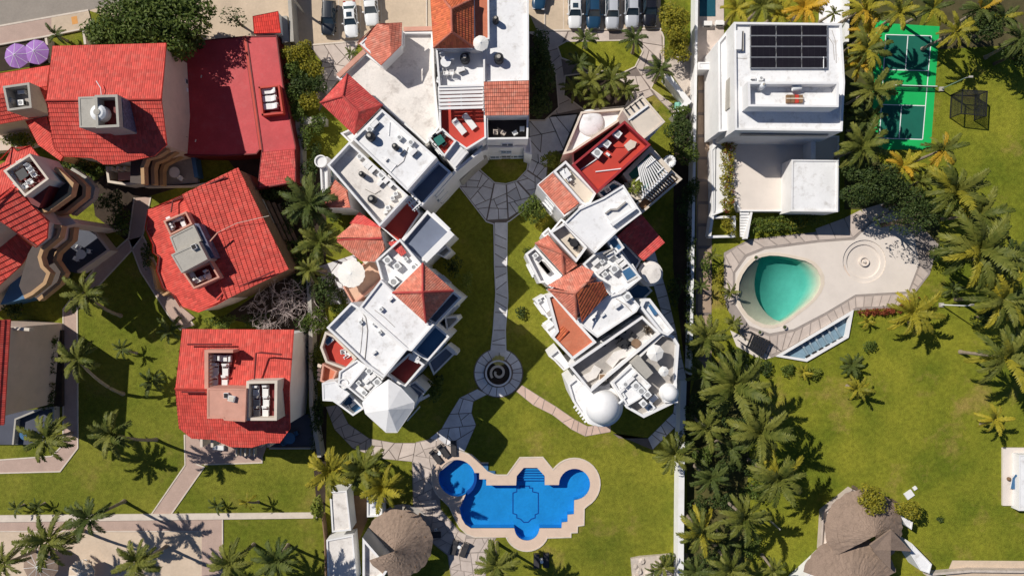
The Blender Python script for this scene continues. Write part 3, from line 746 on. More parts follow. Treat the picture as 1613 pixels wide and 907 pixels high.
win_meshes = {}
def window_at(parent, p, nn, z, wd, hg, glass=GLASS):
    key = (wd, hg, glass.name)
    if key not in win_meshes:
        f = MB()
        for c, s in (((-wd / 2 - 0.05, 0, 0), (0.1, 0.12, hg + 0.2)), ((wd / 2 + 0.05, 0, 0), (0.1, 0.12, hg + 0.2)), ((0, 0, hg / 2 + 0.05), (wd, 0.12, 0.1)), ((0, -0.03, -hg / 2 - 0.05), (wd + 0.2, 0.22, 0.1)), ((0, 0, 0), (0.06, 0.08, hg))): f.box(c, s)
        g = MB(); g.box((0, 0.02, 0), (wd, 0.05, hg))
        win_meshes[key] = (f.mesh('window', WPAINT), g.mesh('pane', glass))
    fm, gm = win_meshes[key]
    o = link('window', fm, parent, Vector((p.x, p.y, z)) + Vector((nn.x, nn.y, 0)) * 0.04 - parent.location, (0, 0, math.atan2(nn.y, nn.x) + math.pi / 2))
    link('pane', gm, o)

def set_windows():
    cnt = 0
    for parent, a, b, nn, top, storey, base in wins:
        L_ = (b - a).length; k = max(1, int(L_ // 2.7))
        z = top - 1.5
        while z > base + 1.0:
            for i in range(k):
                p = a.lerp(b, (i + 0.5) / k)
                q = p + nn * 0.35
                if not any(t > z - 0.9 and inside((q.x, q.y), P) for P, t in blocks):
                    window_at(parent, p, nn, z, 1.3 if (i + cnt) % 3 else 1.7, 1.35, GLASS if (i + cnt) % 2 else GLASSB)
                    cnt += 1
            z -= storey

def roof(parent, planes, m, course=0.42, lift=0.07, name='roof', fascia=0.16, walls_to=None, wallm=WHITE, skip=()):
    """planes: lists of (px, py, h); every plane is laid in courses of tiles stepping down the slope"""
    mb = MB(); uv = []
    edges = {}
    for pl in planes:
        P = [W(*p) for p in pl]
        nrm = Vector((0, 0, 0))
        for i in range(len(P)):
            a, b = P[i], P[(i + 1) % len(P)]
            nrm += Vector(((a.y - b.y) * (a.z + b.z), (a.z - b.z) * (a.x + b.x), (a.x - b.x) * (a.y + b.y)))
        if nrm.z < 0: P = P[::-1]; nrm = -nrm
        nrm.normalize()
        u = Vector((0, 0, 1)).cross(nrm)
        if u.length < 0.02: u = (P[1] - P[0]).normalized()
        u.normalize(); v = nrm.cross(u)
        O = P[0]
        Q = [((p - O).dot(u), (p - O).dot(v)) for p in P]
        for i in range(len(P)):
            a, b = P[i], P[(i + 1) % len(P)]
            ka, kb = tuple(round(c, 2) for c in a), tuple(round(c, 2) for c in b)
            if (kb, ka) in edges: edges.pop((kb, ka))
            else: edges[(ka, kb)] = (a, b)
        v0, v1 = min(q[1] for q in Q), max(q[1] for q in Q)
        nc = max(1, round((v1 - v0) / course)); cs = (v1 - v0) / nc
        for k in range(nc):
            lo, hi = v0 + k * cs, v0 + (k + 1) * cs
            S = clip(clip(Q, 0, 1, hi), 0, -1, -lo)
            if len(S) < 3: continue
            pts = [O + u * x + v * y + nrm * (lift * (hi - y) / cs + 0.01) for x, y in S]
            i0 = len(mb.v); mb.v.extend(tuple(p) for p in pts); mb.f.append(list(range(i0, i0 + len(pts)))); mb.m.append(0)
            uv.extend([(x, (k + 0.5) * course) for x, y in S])
            low = sorted([s for s in S if abs(s[1] - lo) < 1e-4])
            if len(low) >= 2:
                a, b = low[0], low[-1]
                A = O + u * a[0] + v * a[1]; B = O + u * b[0] + v * b[1]
                mb.face([A - nrm * 0.01, B - nrm * 0.01, B + nrm * (lift + 0.01), A + nrm * (lift + 0.01)])
                uv.extend([(a[0], (k + 0.5) * course), (b[0], (k + 0.5) * course)] * 2)
    for a, b in edges.values():
        mb.face([a - Vector((0, 0, fascia)), b - Vector((0, 0, fascia)), b + Vector((0, 0, 0.06)), a + Vector((0, 0, 0.06))])
        uv.extend([(0, 0.2)] * 4)
    mb.uv = [c for p in uv for c in p]
    o = kid(mb, name, m, parent)
    if walls_to is not None:
        wb = MB()
        for a, b in edges.values():
            q = 0.97
            mid = sum((W(*p) for pl in planes for p in pl), Vector()) / sum(len(pl) for pl in planes)
            A = mid + (a - mid) * q; B = mid + (b - mid) * q
            A.z, B.z = a.z - 0.1, b.z - 0.1
            wb.face([(A.x, A.y, walls_to), (B.x, B.y, walls_to), tuple(B), tuple(A)])
        kid(wb, 'wall', wallm, parent)
    return o

def ridge(parent, a, b, m, r=0.14, name='ridge_cap'):
    A, B = W(*a), W(*b); mb = MB(); mb.tube([A + Vector((0, 0, 0.06)), B + Vector((0, 0, 0.06))], [r, r], 6)
    o = kid(mb, name, m, parent)
    mb2 = [0.0] * (2 * len(o.data.loops)); o.data.uv_layers.new(name='UVMap')
    return o

def box_on(parent, name, pts, z0, z1, m):
    mb = MB(); mb.prism(pxpoly(pts, z1), z0, z1); return kid(mb, name, m, parent)

def band(parent, name, pts, h, wd, hg, m, closed=False):
    mb = band_mesh([W(x, y, h) for x, y in pts], wd, h - hg, h, closed); return kid(mb, name, m, parent)

def slats(parent, quad, h, n, wd, m, name='pergola_slat', th=0.16, skip=()):
    """n parallel slats across the quad a-b-c-d, running from side ab to side dc"""
    a, b, c, d = (W(x, y, h) for x, y in quad)
    for i in range(n):
        if i in skip: continue
        t = (i + 0.5) / n
        A, B = a.lerp(b, t), d.lerp(c, t); mb = MB(); mb.bar(A, B, wd, th); kid(mb, name, m, parent)

# ---- things that stand on roofs, terraces and the ground
def mesh_thing(name, label, cat, px, py, z, rz=0.0, group=None): return thing(name, label, cat, W(px, py, z), rz, group)
proto = {}
FANG = mat('grey_fan_grille', (0.34, 0.34, 0.34), 0.1, 4, 0.6)
def inst(key, build, root, mats_name=None):
    """first call builds the parts under root; later calls copy them"""
    if key not in proto:
        build(root); proto[key] = root
    else:
        for ch in list(proto[key].children):
            c = ch.copy(); COL.objects.link(c); c.parent = root
            for g in ch.children:
                d = g.copy(); COL.objects.link(d); d.parent = c
    return root

def lounger(px, py, z, rz, label, group=None, m=CUSH, fm=WPAINT, L_=1.95, wd=0.66):
    r = mesh_thing('sun_lounger', label, 'sun lounger', px, py, z, rad(rz), group)
    def b(r):
        f = MB()
        for y in (-wd / 2, wd / 2): f.bar((-L_ / 2, y, 0.28), (L_ / 2, y, 0.28), 0.05, 0.06)
        for x in (-L_ / 2 + 0.03, 0.1, L_ / 2 - 0.03): f.bar((x, -wd / 2, 0.28), (x, wd / 2, 0.28), 0.05, 0.05)
        f.build('frame', fm, r)
        for x in (-L_ / 2 + 0.2, L_ / 2 - 0.25):
            for y in (-wd / 2 + 0.04, wd / 2 - 0.04):
                q = MB(); q.bar((x, y, 0), (x, y, 0.27), 0.05, 0.05); q.build('leg', fm, r)
        c = MB(); c.box((-0.32, 0, 0.36), (L_ * 0.66, wd * 0.92, 0.1)); c.build('seat_cushion', m, r)
        k = MB(); A = Vector((0.33, 0, 0.36)); B = Vector((L_ / 2, 0, 0.72)); k.bar(A, B, wd * 0.92, 0.1); k.build('backrest', m, r)
        p = MB(); p.box((L_ / 2 - 0.12, 0, 0.74), (0.24, wd * 0.7, 0.09)); p.build('pillow', m, r)
    return inst(('lounger', m.name, fm.name, L_, wd), b, r)

def chair(px, py, z, rz, label, group=None, m=WPAINT):
    r = mesh_thing('chair', label, 'chair', px, py, z, rad(rz), group)
    def b(r):
        s = MB(); s.box((0, 0, 0.44), (0.5, 0.5, 0.07)); s.build('seat', m, r)
        s = MB(); s.box((-0.25, 0, 0.68), (0.07, 0.5, 0.45)); s.build('backrest', m, r)
        for x in (-0.21, 0.21):
            for y in (-0.21, 0.21):
                s = MB(); s.bar((x, y, 0), (x, y, 0.41), 0.05, 0.05); s.build('leg', m, r)
        for y in (-0.26, 0.26):
            s = MB(); s.box((0, y, 0.62), (0.5, 0.06, 0.05)); s.build('armrest', m, r)
    return inst(('chair', m.name), b, r)

def table(px, py, z, rad_, label, group=None, m=WPAINT, square=False):
    r = mesh_thing('table', label, 'table', px, py, z, 0.6, group)
    def b(r):
        s = MB()
        if square: s.box((0, 0, 0.72), (2 * rad_, 2 * rad_, 0.05))
        else: s.lathe((0, 0, 0.7), [(0, 0), (rad_, 0), (rad_, 0.05), (0, 0.05)], 24)
        s.build('tabletop', m, r)
        s = MB(); s.lathe((0, 0, 0), [(0.28, 0), (0.26, 0.04), (0.05, 0.06), (0.05, 0.71)], 12); s.build('pedestal', m, r)
    return inst(('table', m.name, rad_, square), b, r)

def parasol(px, py, z, r_, hgt, label, m=CANVAS, group=None, ribs=8, drop=0.34):
    c_ = W(px, py, z + hgt); r = thing('parasol', label, 'parasol', (c_.x, c_.y, z), 0.2, group)
    s = MB(); n = ribs
    top = (0, 0, hgt)
    for i in range(n):
        a0, a1 = 2 * math.pi * i / n, 2 * math.pi * (i + 1) / n; am = (a0 + a1) / 2
        p0 = (r_ * math.cos(a0), r_ * math.sin(a0), hgt - drop * r_); p1 = (r_ * math.cos(a1), r_ * math.sin(a1), hgt - drop * r_)
        pm = (r_ * 0.955 * math.cos(am), r_ * 0.955 * math.sin(am), hgt - drop * r_ + 0.03)
        q = MB(); q.face([top, p0, pm]); q.face([top, pm, p1])
        q.face([p0, (p0[0], p0[1], p0[2] - 0.14), (pm[0], pm[1], pm[2] - 0.14), pm]); q.face([pm, (pm[0], pm[1], pm[2] - 0.14), (p1[0], p1[1], p1[2] - 0.14), p1])
        q.build('canopy_panel', m, r)
        q = MB(); q.bar(top, p0, 0.035, 0.035); q.build('rib', WPAINT, r)
    q = MB(); q.tube([(0, 0, 0), (0, 0, hgt + 0.12)], [0.035, 0.03], 8); q.build('pole', WPAINT, r)
    q = MB(); q.lathe((0, 0, 0), [(0.3, 0), (0.3, 0.08), (0, 0.1)], 16); q.build('base', CONC, r)
    return r

def ac_unit(px, py, z, rz, label, group='air conditioning units on the roofs', sc=1.0):
    r = mesh_thing('ac_unit', label, 'air conditioner', px, py, z, rad(rz), group); r.scale = (sc * .85, sc * .85, sc * .85)
    def b(r):
        s = MB(); s.box((0, 0, 0.42), (0.85, 0.75, 0.7)); s.build('casing', WPAINT, r)
        s = MB(); s.lathe((0, 0, 0.77), [(0.27, 0.0), (0.27, 0.03), (0.22, 0.03), (0.22, 0.012), (0, 0.012)], 16); s.build('fan_grille', FANG, r)
        for x in (-0.32, 0.32):
            s = MB(); s.box((x, 0, 0.035), (0.08, 0.7, 0.07)); s.build('foot', CONC, r)
        s = MB(); s.box((0.432, 0, 0.42), (0.02, 0.62, 0.5)); s.build('side_grille', BLACKP, r)
    def b2(r):
        s = MB(); s.box((0, 0, 0.34), (1.0, 0.55, 0.55)); s.build('casing', WPAINT, r)
        s = MB(); s.box((0, 0, 0.625), (0.96, 0.5, 0.03)); s.build('lid', CUSH, r)
        for x in (-0.36, 0.36): s = MB(); s.box((x, 0, 0.035), (0.08, 0.5, 0.07)); s.build('foot', CONC, r)
        s = MB(); s.box((0, -0.283, 0.36), (0.8, 0.02, 0.38)); s.build('side_grille', BLACKP, r)
    return inst('ac2', b2, r) if (int(px) + int(py)) % 2 else inst('ac', b, r)

def water_tank(px, py, z, label, r_=0.55, group='water tanks on the roofs', m=BLACKP):
    r = mesh_thing('water_tank', label, 'water tank', px, py, z, 0, group)
    def b(r):
        s = MB(); s.lathe((0, 0, 0), [(0, 0), (r_, 0.02), (r_ * 1.02, 0.3), (r_, 0.34), (r_ * 1.02, 0.7), (r_, 0.74), (r_ * 0.98, 1.0), (r_ * 0.7, 1.2), (r_ * 0.36, 1.27)], 20); s.build('tank_body', m, r, smooth=False)
        s = MB(); s.lathe((0, 0, 1.26), [(r_ * 0.4, 0), (r_ * 0.4, 0.07), (0, 0.1)], 14); s.build('lid', CONC, r)
    return inst(('tank', r_, m.name), b, r)

def gas_tank(px, py, z, rz, label):
    r = mesh_thing('gas_tank', label, 'gas tank', px, py, z, rad(rz))
    s = MB(); s.tube([(-0.6, 0, 0.45), (-0.52, 0, 0.45), (0.52, 0, 0.45), (0.6, 0, 0.45)], [0.14, 0.3, 0.3, 0.14], 14); s.build('tank_body', WPAINT, r)
    for x in (-0.35, 0.35):
        s = MB(); s.box((x, 0, 0.1), (0.08, 0.4, 0.2)); s.build('cradle', CONC, r)

def skylight(px, py, z, rz, sx, sy, label, m=BLUET):
    r = mesh_thing('roof_hatch', label, 'roof hatch', px, py, z, rad(rz), 'low hatches and skylights on the white roofs')
    s = MB(); s.box((0, 0, 0.16), (sx, sy, 0.32)); s.build('curb', WHITE, r)
    s = MB(); s.box((0, 0, 0.345), (sx * 0.8, sy * 0.8, 0.05)); s.build('cover', m, r)

def pipe(parent, pts, z, r_=0.05, m=WPAINT, name='pipe'):
    mb = MB(); mb.tube([W(x, y, z) + Vector((0, 0, r_)) for x, y in pts], [r_] * len(pts), 6); return kid(mb, name, m, parent)
# ================================================================== LEFT: red-roofed resort houses
H1 = bldg('red_roof_house', 'large red gabled house beside the leafy tree and the purple parasols', 'house', 165, 165)
e, rg = 9.0, 10.9
roof(H1, [[(83, 73, e), (262, 68, e), (254, 157, rg), (73, 159, rg)]], RTILE, course=0.5, lift=0.012)
roof(H1, [[(73, 159, rg), (254, 157, rg), (263, 228, e + 0.2), (243, 246, e - 0.35), (213, 252, e - 0.5), (182, 259, e - 0.7), (163, 259, e - 0.7), (145, 249, e - 0.4), (101, 247, e - 0.35), (84, 232, e)]], RTILE, course=0.5, lift=0.06)
ridge(H1, (73, 159, rg), (254, 157, rg), RTILE)
mb = MB(); ring_ = [W(90, 79, e), W(257, 74, e - 0.1), W(249, 157, rg - 0.1), W(257, 226, e), W(180, 250, e - 0.8), W(90, 238, e - 0.2), W(79, 159, rg - 0.1)]
for i in range(len(ring_)):
    a, b = ring_[i], ring_[(i + 1) % len(ring_)]
    mb.face([(b.x, b.y, 0), (a.x, a.y, 0), (a.x, a.y, a.z), (b.x, b.y, b.z)])
kid(mb, 'wall', BEIGE, H1)
for pp, h in (([(262, 234), (247, 244), (229, 249), (224, 262), (225, 290)], 7.4), ([(276, 237), (259, 248), (243, 255), (240, 266), (241, 291)], 5.0), ([(288, 241), (272, 251), (258, 258), (254, 268), (254, 292)], 2.6)):
    band(H1, 'balcony_parapet', pp, h, 0.42, 0.95, TAN); band(H1, 'balcony_fascia', pp, h - 0.96, 0.3, 0.3, BEIGE)
    box_on(H1, 'balcony_floor', pp + [(205, 288), (206, 246)], h - 1.15, h - 0.93, DECKB)
box_on(H1, 'terrace_floor', [(256, 246), (310, 240), (312, 288), (256, 292)], -0.02, 0.5, GREYF)
band(H1, 'terrace_wall', [(303, 241), (309, 279)], 1.6, 0.5, 1.6, BLUET)
band(H1, 'terrace_wall', [(228, 294), (300, 293), (330, 288)], 1.0, 0.2, 1.0, CREAM)
box_on(H1, 'entry_roof', [(186, 272), (216, 270), (220, 282), (186, 284)], 2.2, 2.6, PINKC)
band(H1, 'entry_wall', [(168, 262), (171, 286), (198, 290), (230, 286)], 2.4, 0.3, 2.4, CREAM)
for i in range(4): box_on(H1, 'entry_post', [(172 + 11 * i, 262), (175 + 11 * i, 262), (175 + 11 * i, 268), (172 + 11 * i, 268)], 0, 4.0, CREAM)
# rooftop tank tower
fl = block(H1, [(149, 150), (185, 149), (188, 200), (151, 202)], 13.2, MAROON, 1.3, CONC, 0.28, 8.0, False)
block(H1, [(123, 153), (149, 152), (151, 201), (125, 201)], 12.7, CONC, 0.05, CONC, 0.2, 8.0, False)
box_on(H1, 'mosaic_wall', [(187, 151), (193, 155), (195, 201), (189, 200)], 8.6, 12.4, MOSAIC)
water_tank(163, 181, fl, 'round white water tank inside the tower on the large red gabled roof', 0.92, 'white rooftop tanks', WPAINT)
pipe(H1, [(160, 150), (159, 139), (152, 128)], 11.0, 0.05)
for y in (130, 143, 214):
    ac_unit(292, y, 3.0, 0, {130: 'white AC unit by the beige gable wall, northernmost on the red flat roof', 143: 'white AC unit by the beige gable wall, second from north on the red flat roof', 214: 'white AC unit alone by the beige wall at the south end of the red roof'}[y])
table(279, 273, 0.5, 0.7, 'round white table on the patio under the tan balconies')
chair(288, 282, 0.5, -40, 'pale chair beside the round white patio table under tan balconies', None, CREAM and WPAINT)
# left wing of the same resort
H0 = bldg('red_roof_wing', 'low red-tiled wing with a walled roof box left of the large gabled house', 'house', 40, 150)
roof(H0, [[(-40, 122, 6.6), (79, 103, 6.6), (74, 136, 7.8), (-40, 156, 7.8)]], RTILE, course=0.5, lift=0.012)
roof(H0, [[(-40, 156, 7.8), (74, 136, 7.8), (77, 181, 6.2), (-40, 203, 6.2)]], RTILE, course=0.5, lift=0.06, walls_to=0, wallm=BEIGE)
roof(H0, [[(40, 190, 5.6), (76, 184, 6.0), (86, 235, 6.0), (100, 247, 5.8), (97, 254, 5.6), (60, 228, 5.4)]], RTILE, course=0.6, lift=0.03, walls_to=0, wallm=TAN)
fl = block(H0, [(4, 136), (46, 130), (50, 170), (12, 175)], 9.6, GREYF, 1.5, CONC, 0.26, 5.5, False)
ac_unit(38, 147, fl, 5, 'white AC unit in the roof box of the left wing, upper of two'); ac_unit(38, 164, fl, 5, 'white AC unit in the roof box of the left wing, lower of two')
water_tank(25, 163, fl, 'grey water tank in the roof box of the left wing', 0.45, 'white rooftop tanks', CONC)
box_on(H0, 'courtyard_floor', [(-40, 204), (38, 196), (55, 226), (20, 236), (-40, 240)], 0.0, 1.6, BEIGE)

# house with the square roof terrace at the left edge
H2 = bldg('terraced_house', 'red-roofed house with square loungers terrace and stepped tan balconies at left edge', 'house', 40, 320)
roof(H2, [[(-60, 290, 13.2), (0, 251, 13.2), (19, 231, 12.2), (27, 239, 12.2), (47, 229, 12.2), (63, 248, 12.2), (20, 300, 13.6), (-60, 360, 13.6)]], RTILE, course=0.6, lift=0.015)
roof(H2, [[(-60, 352, 13.6), (18, 295, 13.6), (38, 311, 13.0), (76, 350, 12.0), (74, 375, 11.7), (56, 390, 11.5), (0, 347, 12.4), (-60, 392, 12.2)]], RTILE, course=0.62, lift=0.085, walls_to=6.5, wallm=BEIGE)
roof(H2, [[(-60, 380, 8.2), (0, 347, 8.2), (52, 390, 6.8), (33, 418, 6.3), (0, 448, 5.8), (-60, 500, 5.4)]], RTILE, course=0.62, lift=0.085, walls_to=0, wallm=BEIGE)
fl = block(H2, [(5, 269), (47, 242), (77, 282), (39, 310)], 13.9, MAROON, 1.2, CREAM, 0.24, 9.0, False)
box_on(H2, 'maroon_wall', [(8, 272), (47, 246), (82, 284), (61, 327), (38, 316)], 8.0, 12.7, MAROON)
for i, (px, py, rz) in enumerate(((38, 252, 35), (28, 260, 35), (17, 272, -55), (23, 283, -55), (32, 297, -55), (52, 260, -55), (58, 268, -55), (63, 276, -55), (56, 290, 35), (46, 299, 35))):
    chair(42 + (px - 42) * .8, 277 + (py - 277) * .8, fl, rz, 'white chair along the walls of the square red roof terrace, %s' % ('near the top corner', 'along the upper-left wall', 'at the left corner', 'left wall, upper middle', 'left wall, lower end', 'right wall, upper end', 'right wall, middle', 'right wall, lower end', 'along the lower-right wall', 'near the bottom corner')[i], 'white chairs round the square roof terrace')
table(42, 276, fl, 0.55, 'dark low table on the square red roof terrace', None, BLACKP, True)
def balcony(parent, pp, h, inner, m, deck=NAVYT):
    band(parent, 'balcony_parapet', pp, h, 0.42, 0.95, m)
    box_on(parent, 'balcony_floor', pp + inner, h - 1.15, h - 0.93, deck)
    band(parent, 'balcony_fascia', pp, h - 0.96, 0.3, 0.3, BEIGE)
for pp, h, m_ in (([(86, 265), (99, 276), (113, 289), (109, 306), (76, 330), (60, 334)], 11.9, TAN), ([(98, 266), (117, 277), (133, 294), (132, 309), (101, 334), (80, 338)], 9.2, TAN), ([(112, 266), (134, 280), (147, 296), (144, 311), (112, 337)], 6.6, CONC)):
    balcony(H2, pp, h, [(70, 322), (84, 292)], m_, DECKB)
for pp, h, m_ in (([(70, 352), (94, 358), (91, 372), (66, 393), (62, 405), (66, 420), (76, 430), (70, 446), (50, 462), (38, 468)], 10.8, TAN), ([(92, 352), (114, 360), (112, 377), (89, 398), (86, 410), (100, 430), (92, 446), (60, 472)], 8.0, TAN)):
    balcony(H2, pp, h, [(30, 450), (44, 400), (60, 372)], m_, DECKB)
box_on(H2, 'stair_block', [(56, 338), (112, 344), (120, 352), (96, 358), (66, 350)], 0, 9.4, BEIGE)
box_on(H2, 'terrace_floor', [(86, 362), (138, 352), (171, 394), (120, 430), (80, 420)], -0.02, 1.2, NAVYT)
band(H2, 'terrace_wall', [(140, 354), (171, 394), (122, 428)], 1.9, 0.3, 1.9, BEIGE)
table(133, 401, 1.2, 0.62, 'round pale table on the dark patio between stepped tan balconies')
for i, (x, y) in enumerate(((126, 390), (143, 396), (125, 408))): chair(x, y, 1.2, (50, 170, -30)[i], 'pale chair at the round table on the dark patio, %s' % ('upper one', 'right one', 'lower left one')[i], 'chairs at the dark patio table')
box_on(H2, 'patio_floor', [(20, 440), (70, 420), (80, 440), (40, 470), (0, 480)], -0.02, 4.0, BLUET)

# tilted red house
H3 = bldg('red_roof_house', 'tilted red-roofed house with a grey concrete roof tower and two small terraces', 'house', 340, 375)
e, rg = 5.6, 7.3
roof(H3, [[(289, 306, rg), (375, 264, e + 0.9), (455, 424, e + 0.5), (357, 471, rg)]], RTILE, course=0.56, lift=0.075, walls_to=0, wallm=WOOD)  # wood-dark wall colour stands in for shade on the unlit east side
roof(H3, [[(289, 306, rg), (357, 471, rg), (339, 481, rg - 0.6), (313, 492, e + 0.1), (284, 484, e - 0.3), (273, 466, e - 0.4), (256, 454, e - 0.6), (246, 427, e - 0.6), (249, 404, e - 0.3), (240, 398, e - 0.5), (240, 385, e - 0.5), (228, 359, e - 0.7), (233, 330, e - 0.6)]], RTILE, course=0.56, lift=0.012, walls_to=0, wallm=BEIGE)
ridge(H3, (289, 306, rg), (357, 471, rg), RTILE)
fl = block(H3, [(257, 348), (293, 333), (303, 353), (268, 371)], 8.6, MAROON, 1.1, PINKC, 0.2, 7.0, False)
block(H3, [(267, 373), (305, 354), (317, 379), (277, 399)], 9.4, CONC, 0.06, CONC, 0.2, 7.0, False)
block(H3, [(269, 401), (313, 381), (327, 408), (286, 430)], 9.9, CONC, 0.06, CONC, 0.2, 7.0, False)
fl2 = block(H3, [(288, 430), (330, 410), (346, 437), (305, 455)], 8.6, MAROON, 1.2, PINKC, 0.2, 7.0, False)
for k, q in enumerate(([(306, 352), (313, 352), (338, 405), (331, 408)],)): box_on(H3, 'mosaic_wall', q, 6.0, 8.9, MOSAIC)
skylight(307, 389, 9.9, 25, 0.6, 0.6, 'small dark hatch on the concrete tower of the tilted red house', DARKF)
for i, (px, py, rz) in enumerate(((266, 349, -65), (268, 361, -65), (276, 344, 25), (287, 340, 25), (293, 348, 115), (270, 355, -65))):
    lounger(280 + (px - 280) * .72, 352 + (py - 352) * .72, fl, rz, 'small white lounger on upper terrace of the tilted red roof, %s' % ('by the left wall', 'left wall lower', 'by the top wall', 'top right corner', 'by the right wall', 'left wall middle')[i], 'loungers on the upper terrace of the tilted roof', L_=1.0, wd=0.55)
for i, (px, py, rz) in enumerate(((303, 437, -60), (315, 443, 25), (324, 439, 25), (333, 431, 115))):
    lounger(317 + (px - 317) * .75, 434 + (py - 434) * .75, fl2, rz, 'small white lounger on lower terrace of tilted roof, %s' % ('by the left wall', 'left of the front wall', 'right of the front wall', 'by the right wall')[i], 'loungers on the lower terrace of the tilted roof', L_=1.0, wd=0.55)
pipe(H3, [(330, 382), (344, 366)], 8.4, 0.09, PINKC); pipe(H3, [(344, 366), (372, 352), (415, 342), (424, 340)], 7.2, 0.03, CREAM)
for pts in ([(270, 335), (273, 316), (290, 308), (356, 279)], [(343, 472), (352, 462), (372, 454), (432, 427)]):
    pipe(H3, pts, 6.9, 0.1, MAROON, 'gutter')
band(H3, 'garden_wall', [(230, 410), (240, 425), (246, 455), (258, 464), (268, 458)], 1.2, 0.3, 1.2, TAN)
box_on(H3, 'entry_step', [(268, 456), (282, 480), (306, 500), (290, 512), (262, 474)], -0.02, 0.25, PATHP)
for i in range(4): band(H3, 'side_deck_beam', [(412 + 9 * i, 315 + 2 * i), (440 + 9 * i, 375 + 2 * i)], 2.6 - 0.3 * i, 0.35, 0.3, WOOD if i else CONC)

# red flat-roofed annex
HA = bldg('red_annex', 'long red flat-roofed annex with a sunken lounger box behind the gabled house', 'building', 380, 150)
block(HA, [(288, 66), (384, 57), (410, 235), (404, 243), (356, 246), (290, 245)], 3.0, REDA, 0.06, MAROON, 0.15, 0, False)  # dark maroon walls carry their shade in the colour
box_on(HA, 'roof_upstand', [(383, 57), (387, 57), (413, 236), (409, 236)], 2.8, 3.4, REDF)
block(HA, [(387, 57), (436, 56), (446, 133), (466, 230), (466, 287), (405, 298), (412, 236)], 3.4, REDA, 0.08, MAROON, 0.15, 0, False)  # maroon again paints the wall as if shaded
roof(HA, [[(413, 240, 3.5), (464, 235, 3.5), (466, 287, 3.3), (406, 297, 3.3)]], RTILE2, course=0.4, lift=0.03)
roof(HA, [[(398, 26, 3.7), (438, 18, 3.7), (442, 52, 3.4), (400, 53, 3.4)]], tilemat('bright_red_tile', (0.66, 0.045, 0.03)), course=0.5, lift=0.02, walls_to=0)
fl = 3.45
for q in ([(407, 137), (437, 134), (437, 136.5), (407, 139.5)], [(407, 137), (409.5, 137), (415, 182), (412, 182)], [(437, 134), (440, 134), (446, 177), (443, 177)], [(412, 179.5), (446, 176), (446, 179), (412, 182.5)]): box_on(HA, 'box_wall', q, 3.1, 4.3, REDF)
box_on(HA, 'box_floor', [(409, 139), (438, 136), (443, 178), (413, 181)], 3.3, 3.44, MAROON)
for i, (px, py) in enumerate(((424, 145), (425, 157), (427, 169))):
    lounger(px, py, fl, 4, 'white sun lounger in the sunken box of the red annex, %s of three' % ('uppermost', 'middle', 'lowest')[i], 'three loungers in the red annex box', L_=2.0, wd=0.75)
for (x, y) in ((317, 123), (308, 224)): pipe(HA, [(x, y), (x + 1, y - 4)], 3.05, 0.08, CREAM, 'vent_pipe')
HW = bldg('boundary_wall', 'grey boundary wall between the red annex lot and the sandy car park', 'wall', 458, 35)
band(HW, 'wall_run', [(455, -30), (456, 0), (460, 66)], 2.4, 0.45, 2.4, CONC)
box_on(HW, 'shed_roof', [(443, 26), (452, 25), (456, 66), (444, 68)], 0, 2.2, CONC)
HW2 = bldg('boundary_wall', 'pale low wall running down beside the red annex to the fan palm', 'wall', 472, 235)
band(HW2, 'wall_run', [(512, 190), (471, 190), (472, 288)], 1.6, 0.9, 1.6, CONC)
HW3 = bldg('boundary_wall', 'thin pale wall post between the dark shrubs and the bare branches', 'wall', 486, 460)
band(HW3, 'wall_run', [(484, 415), (489, 505), (490, 640), (503, 720)], 2.0, 0.5, 2.0, CONC)

# red house beside the lawn
H4 = bldg('red_roof_house', 'square red-roofed house with two roof terraces of white loungers beside the lawn', 'house', 370, 610)
e, rg = 7.0, 8.6
roof(H4, [[(287, 518, e), (463, 519, e), (456, 613, rg), (276, 612, rg)]], RTILE, course=0.55, lift=0.012)
roof(H4, [[(276, 612, rg), (456, 613, rg), (457, 675, e + 0.3), (441, 697, e - 0.3), (422, 697, e - 0.3), (397, 704, e - 0.5), (363, 703, e - 0.5), (337, 692, e - 0.2), (302, 690, e - 0.2), (282, 674, e + 0.2)]], RTILE, course=0.46, lift=0.055)
ridge(H4, (276, 612, rg), (456, 613, rg), RTILE)
mb = MB(); ring_ = [W(294, 525, e), W(459, 526, e - 0.05), W(453, 613, rg - 0.15), W(454, 668, e + 0.1), W(400, 690, e - 0.5), W(345, 686, e - 0.3), W(290, 668, e), W(282, 612, rg - 0.15)]
for i in range(len(ring_)):
    a, b = ring_[i], ring_[(i + 1) % len(ring_)]; mb.face([(b.x, b.y, 0), (a.x, a.y, 0), (a.x, a.y, a.z), (b.x, b.y, b.z)])
kid(mb, 'wall', mat('pale_grey_stucco', (0.80, 0.78, 0.76), 0.08, 0.5, 0.85, 0.1, 6), H4)
fl = 8.2
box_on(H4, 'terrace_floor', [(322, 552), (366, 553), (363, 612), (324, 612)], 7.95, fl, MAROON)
for q in ([(322, 551), (367, 551), (367, 555.5), (322, 555.5)], [(322, 555.5), (328, 555.5), (328, 612), (322, 612)]): box_on(H4, 'terrace_wall', q, 8.0, 9.8, PINKC)
for i in range(9): box_on(H4, 'balustrade_post', [(328.4, 560 + 5.8 * i), (330.4, 560 + 5.8 * i), (330.4, 563 + 5.8 * i), (328.4, 563 + 5.8 * i)], fl, 9.6, CREAM)
for i, (px, py, rz) in enumerate(((341, 563, 0), (358, 564, 0), (341, 580, 90), (357, 581, 90), (340, 599, 90), (356, 599, 90))):
    lounger(px, py, fl, rz, 'white lounger on the upper-left roof terrace of the square house, %s' % ('top left', 'top right', 'middle left', 'middle right', 'bottom left', 'bottom right')[i], 'six loungers on the upper-left roof terrace', L_=1.35, wd=0.72)
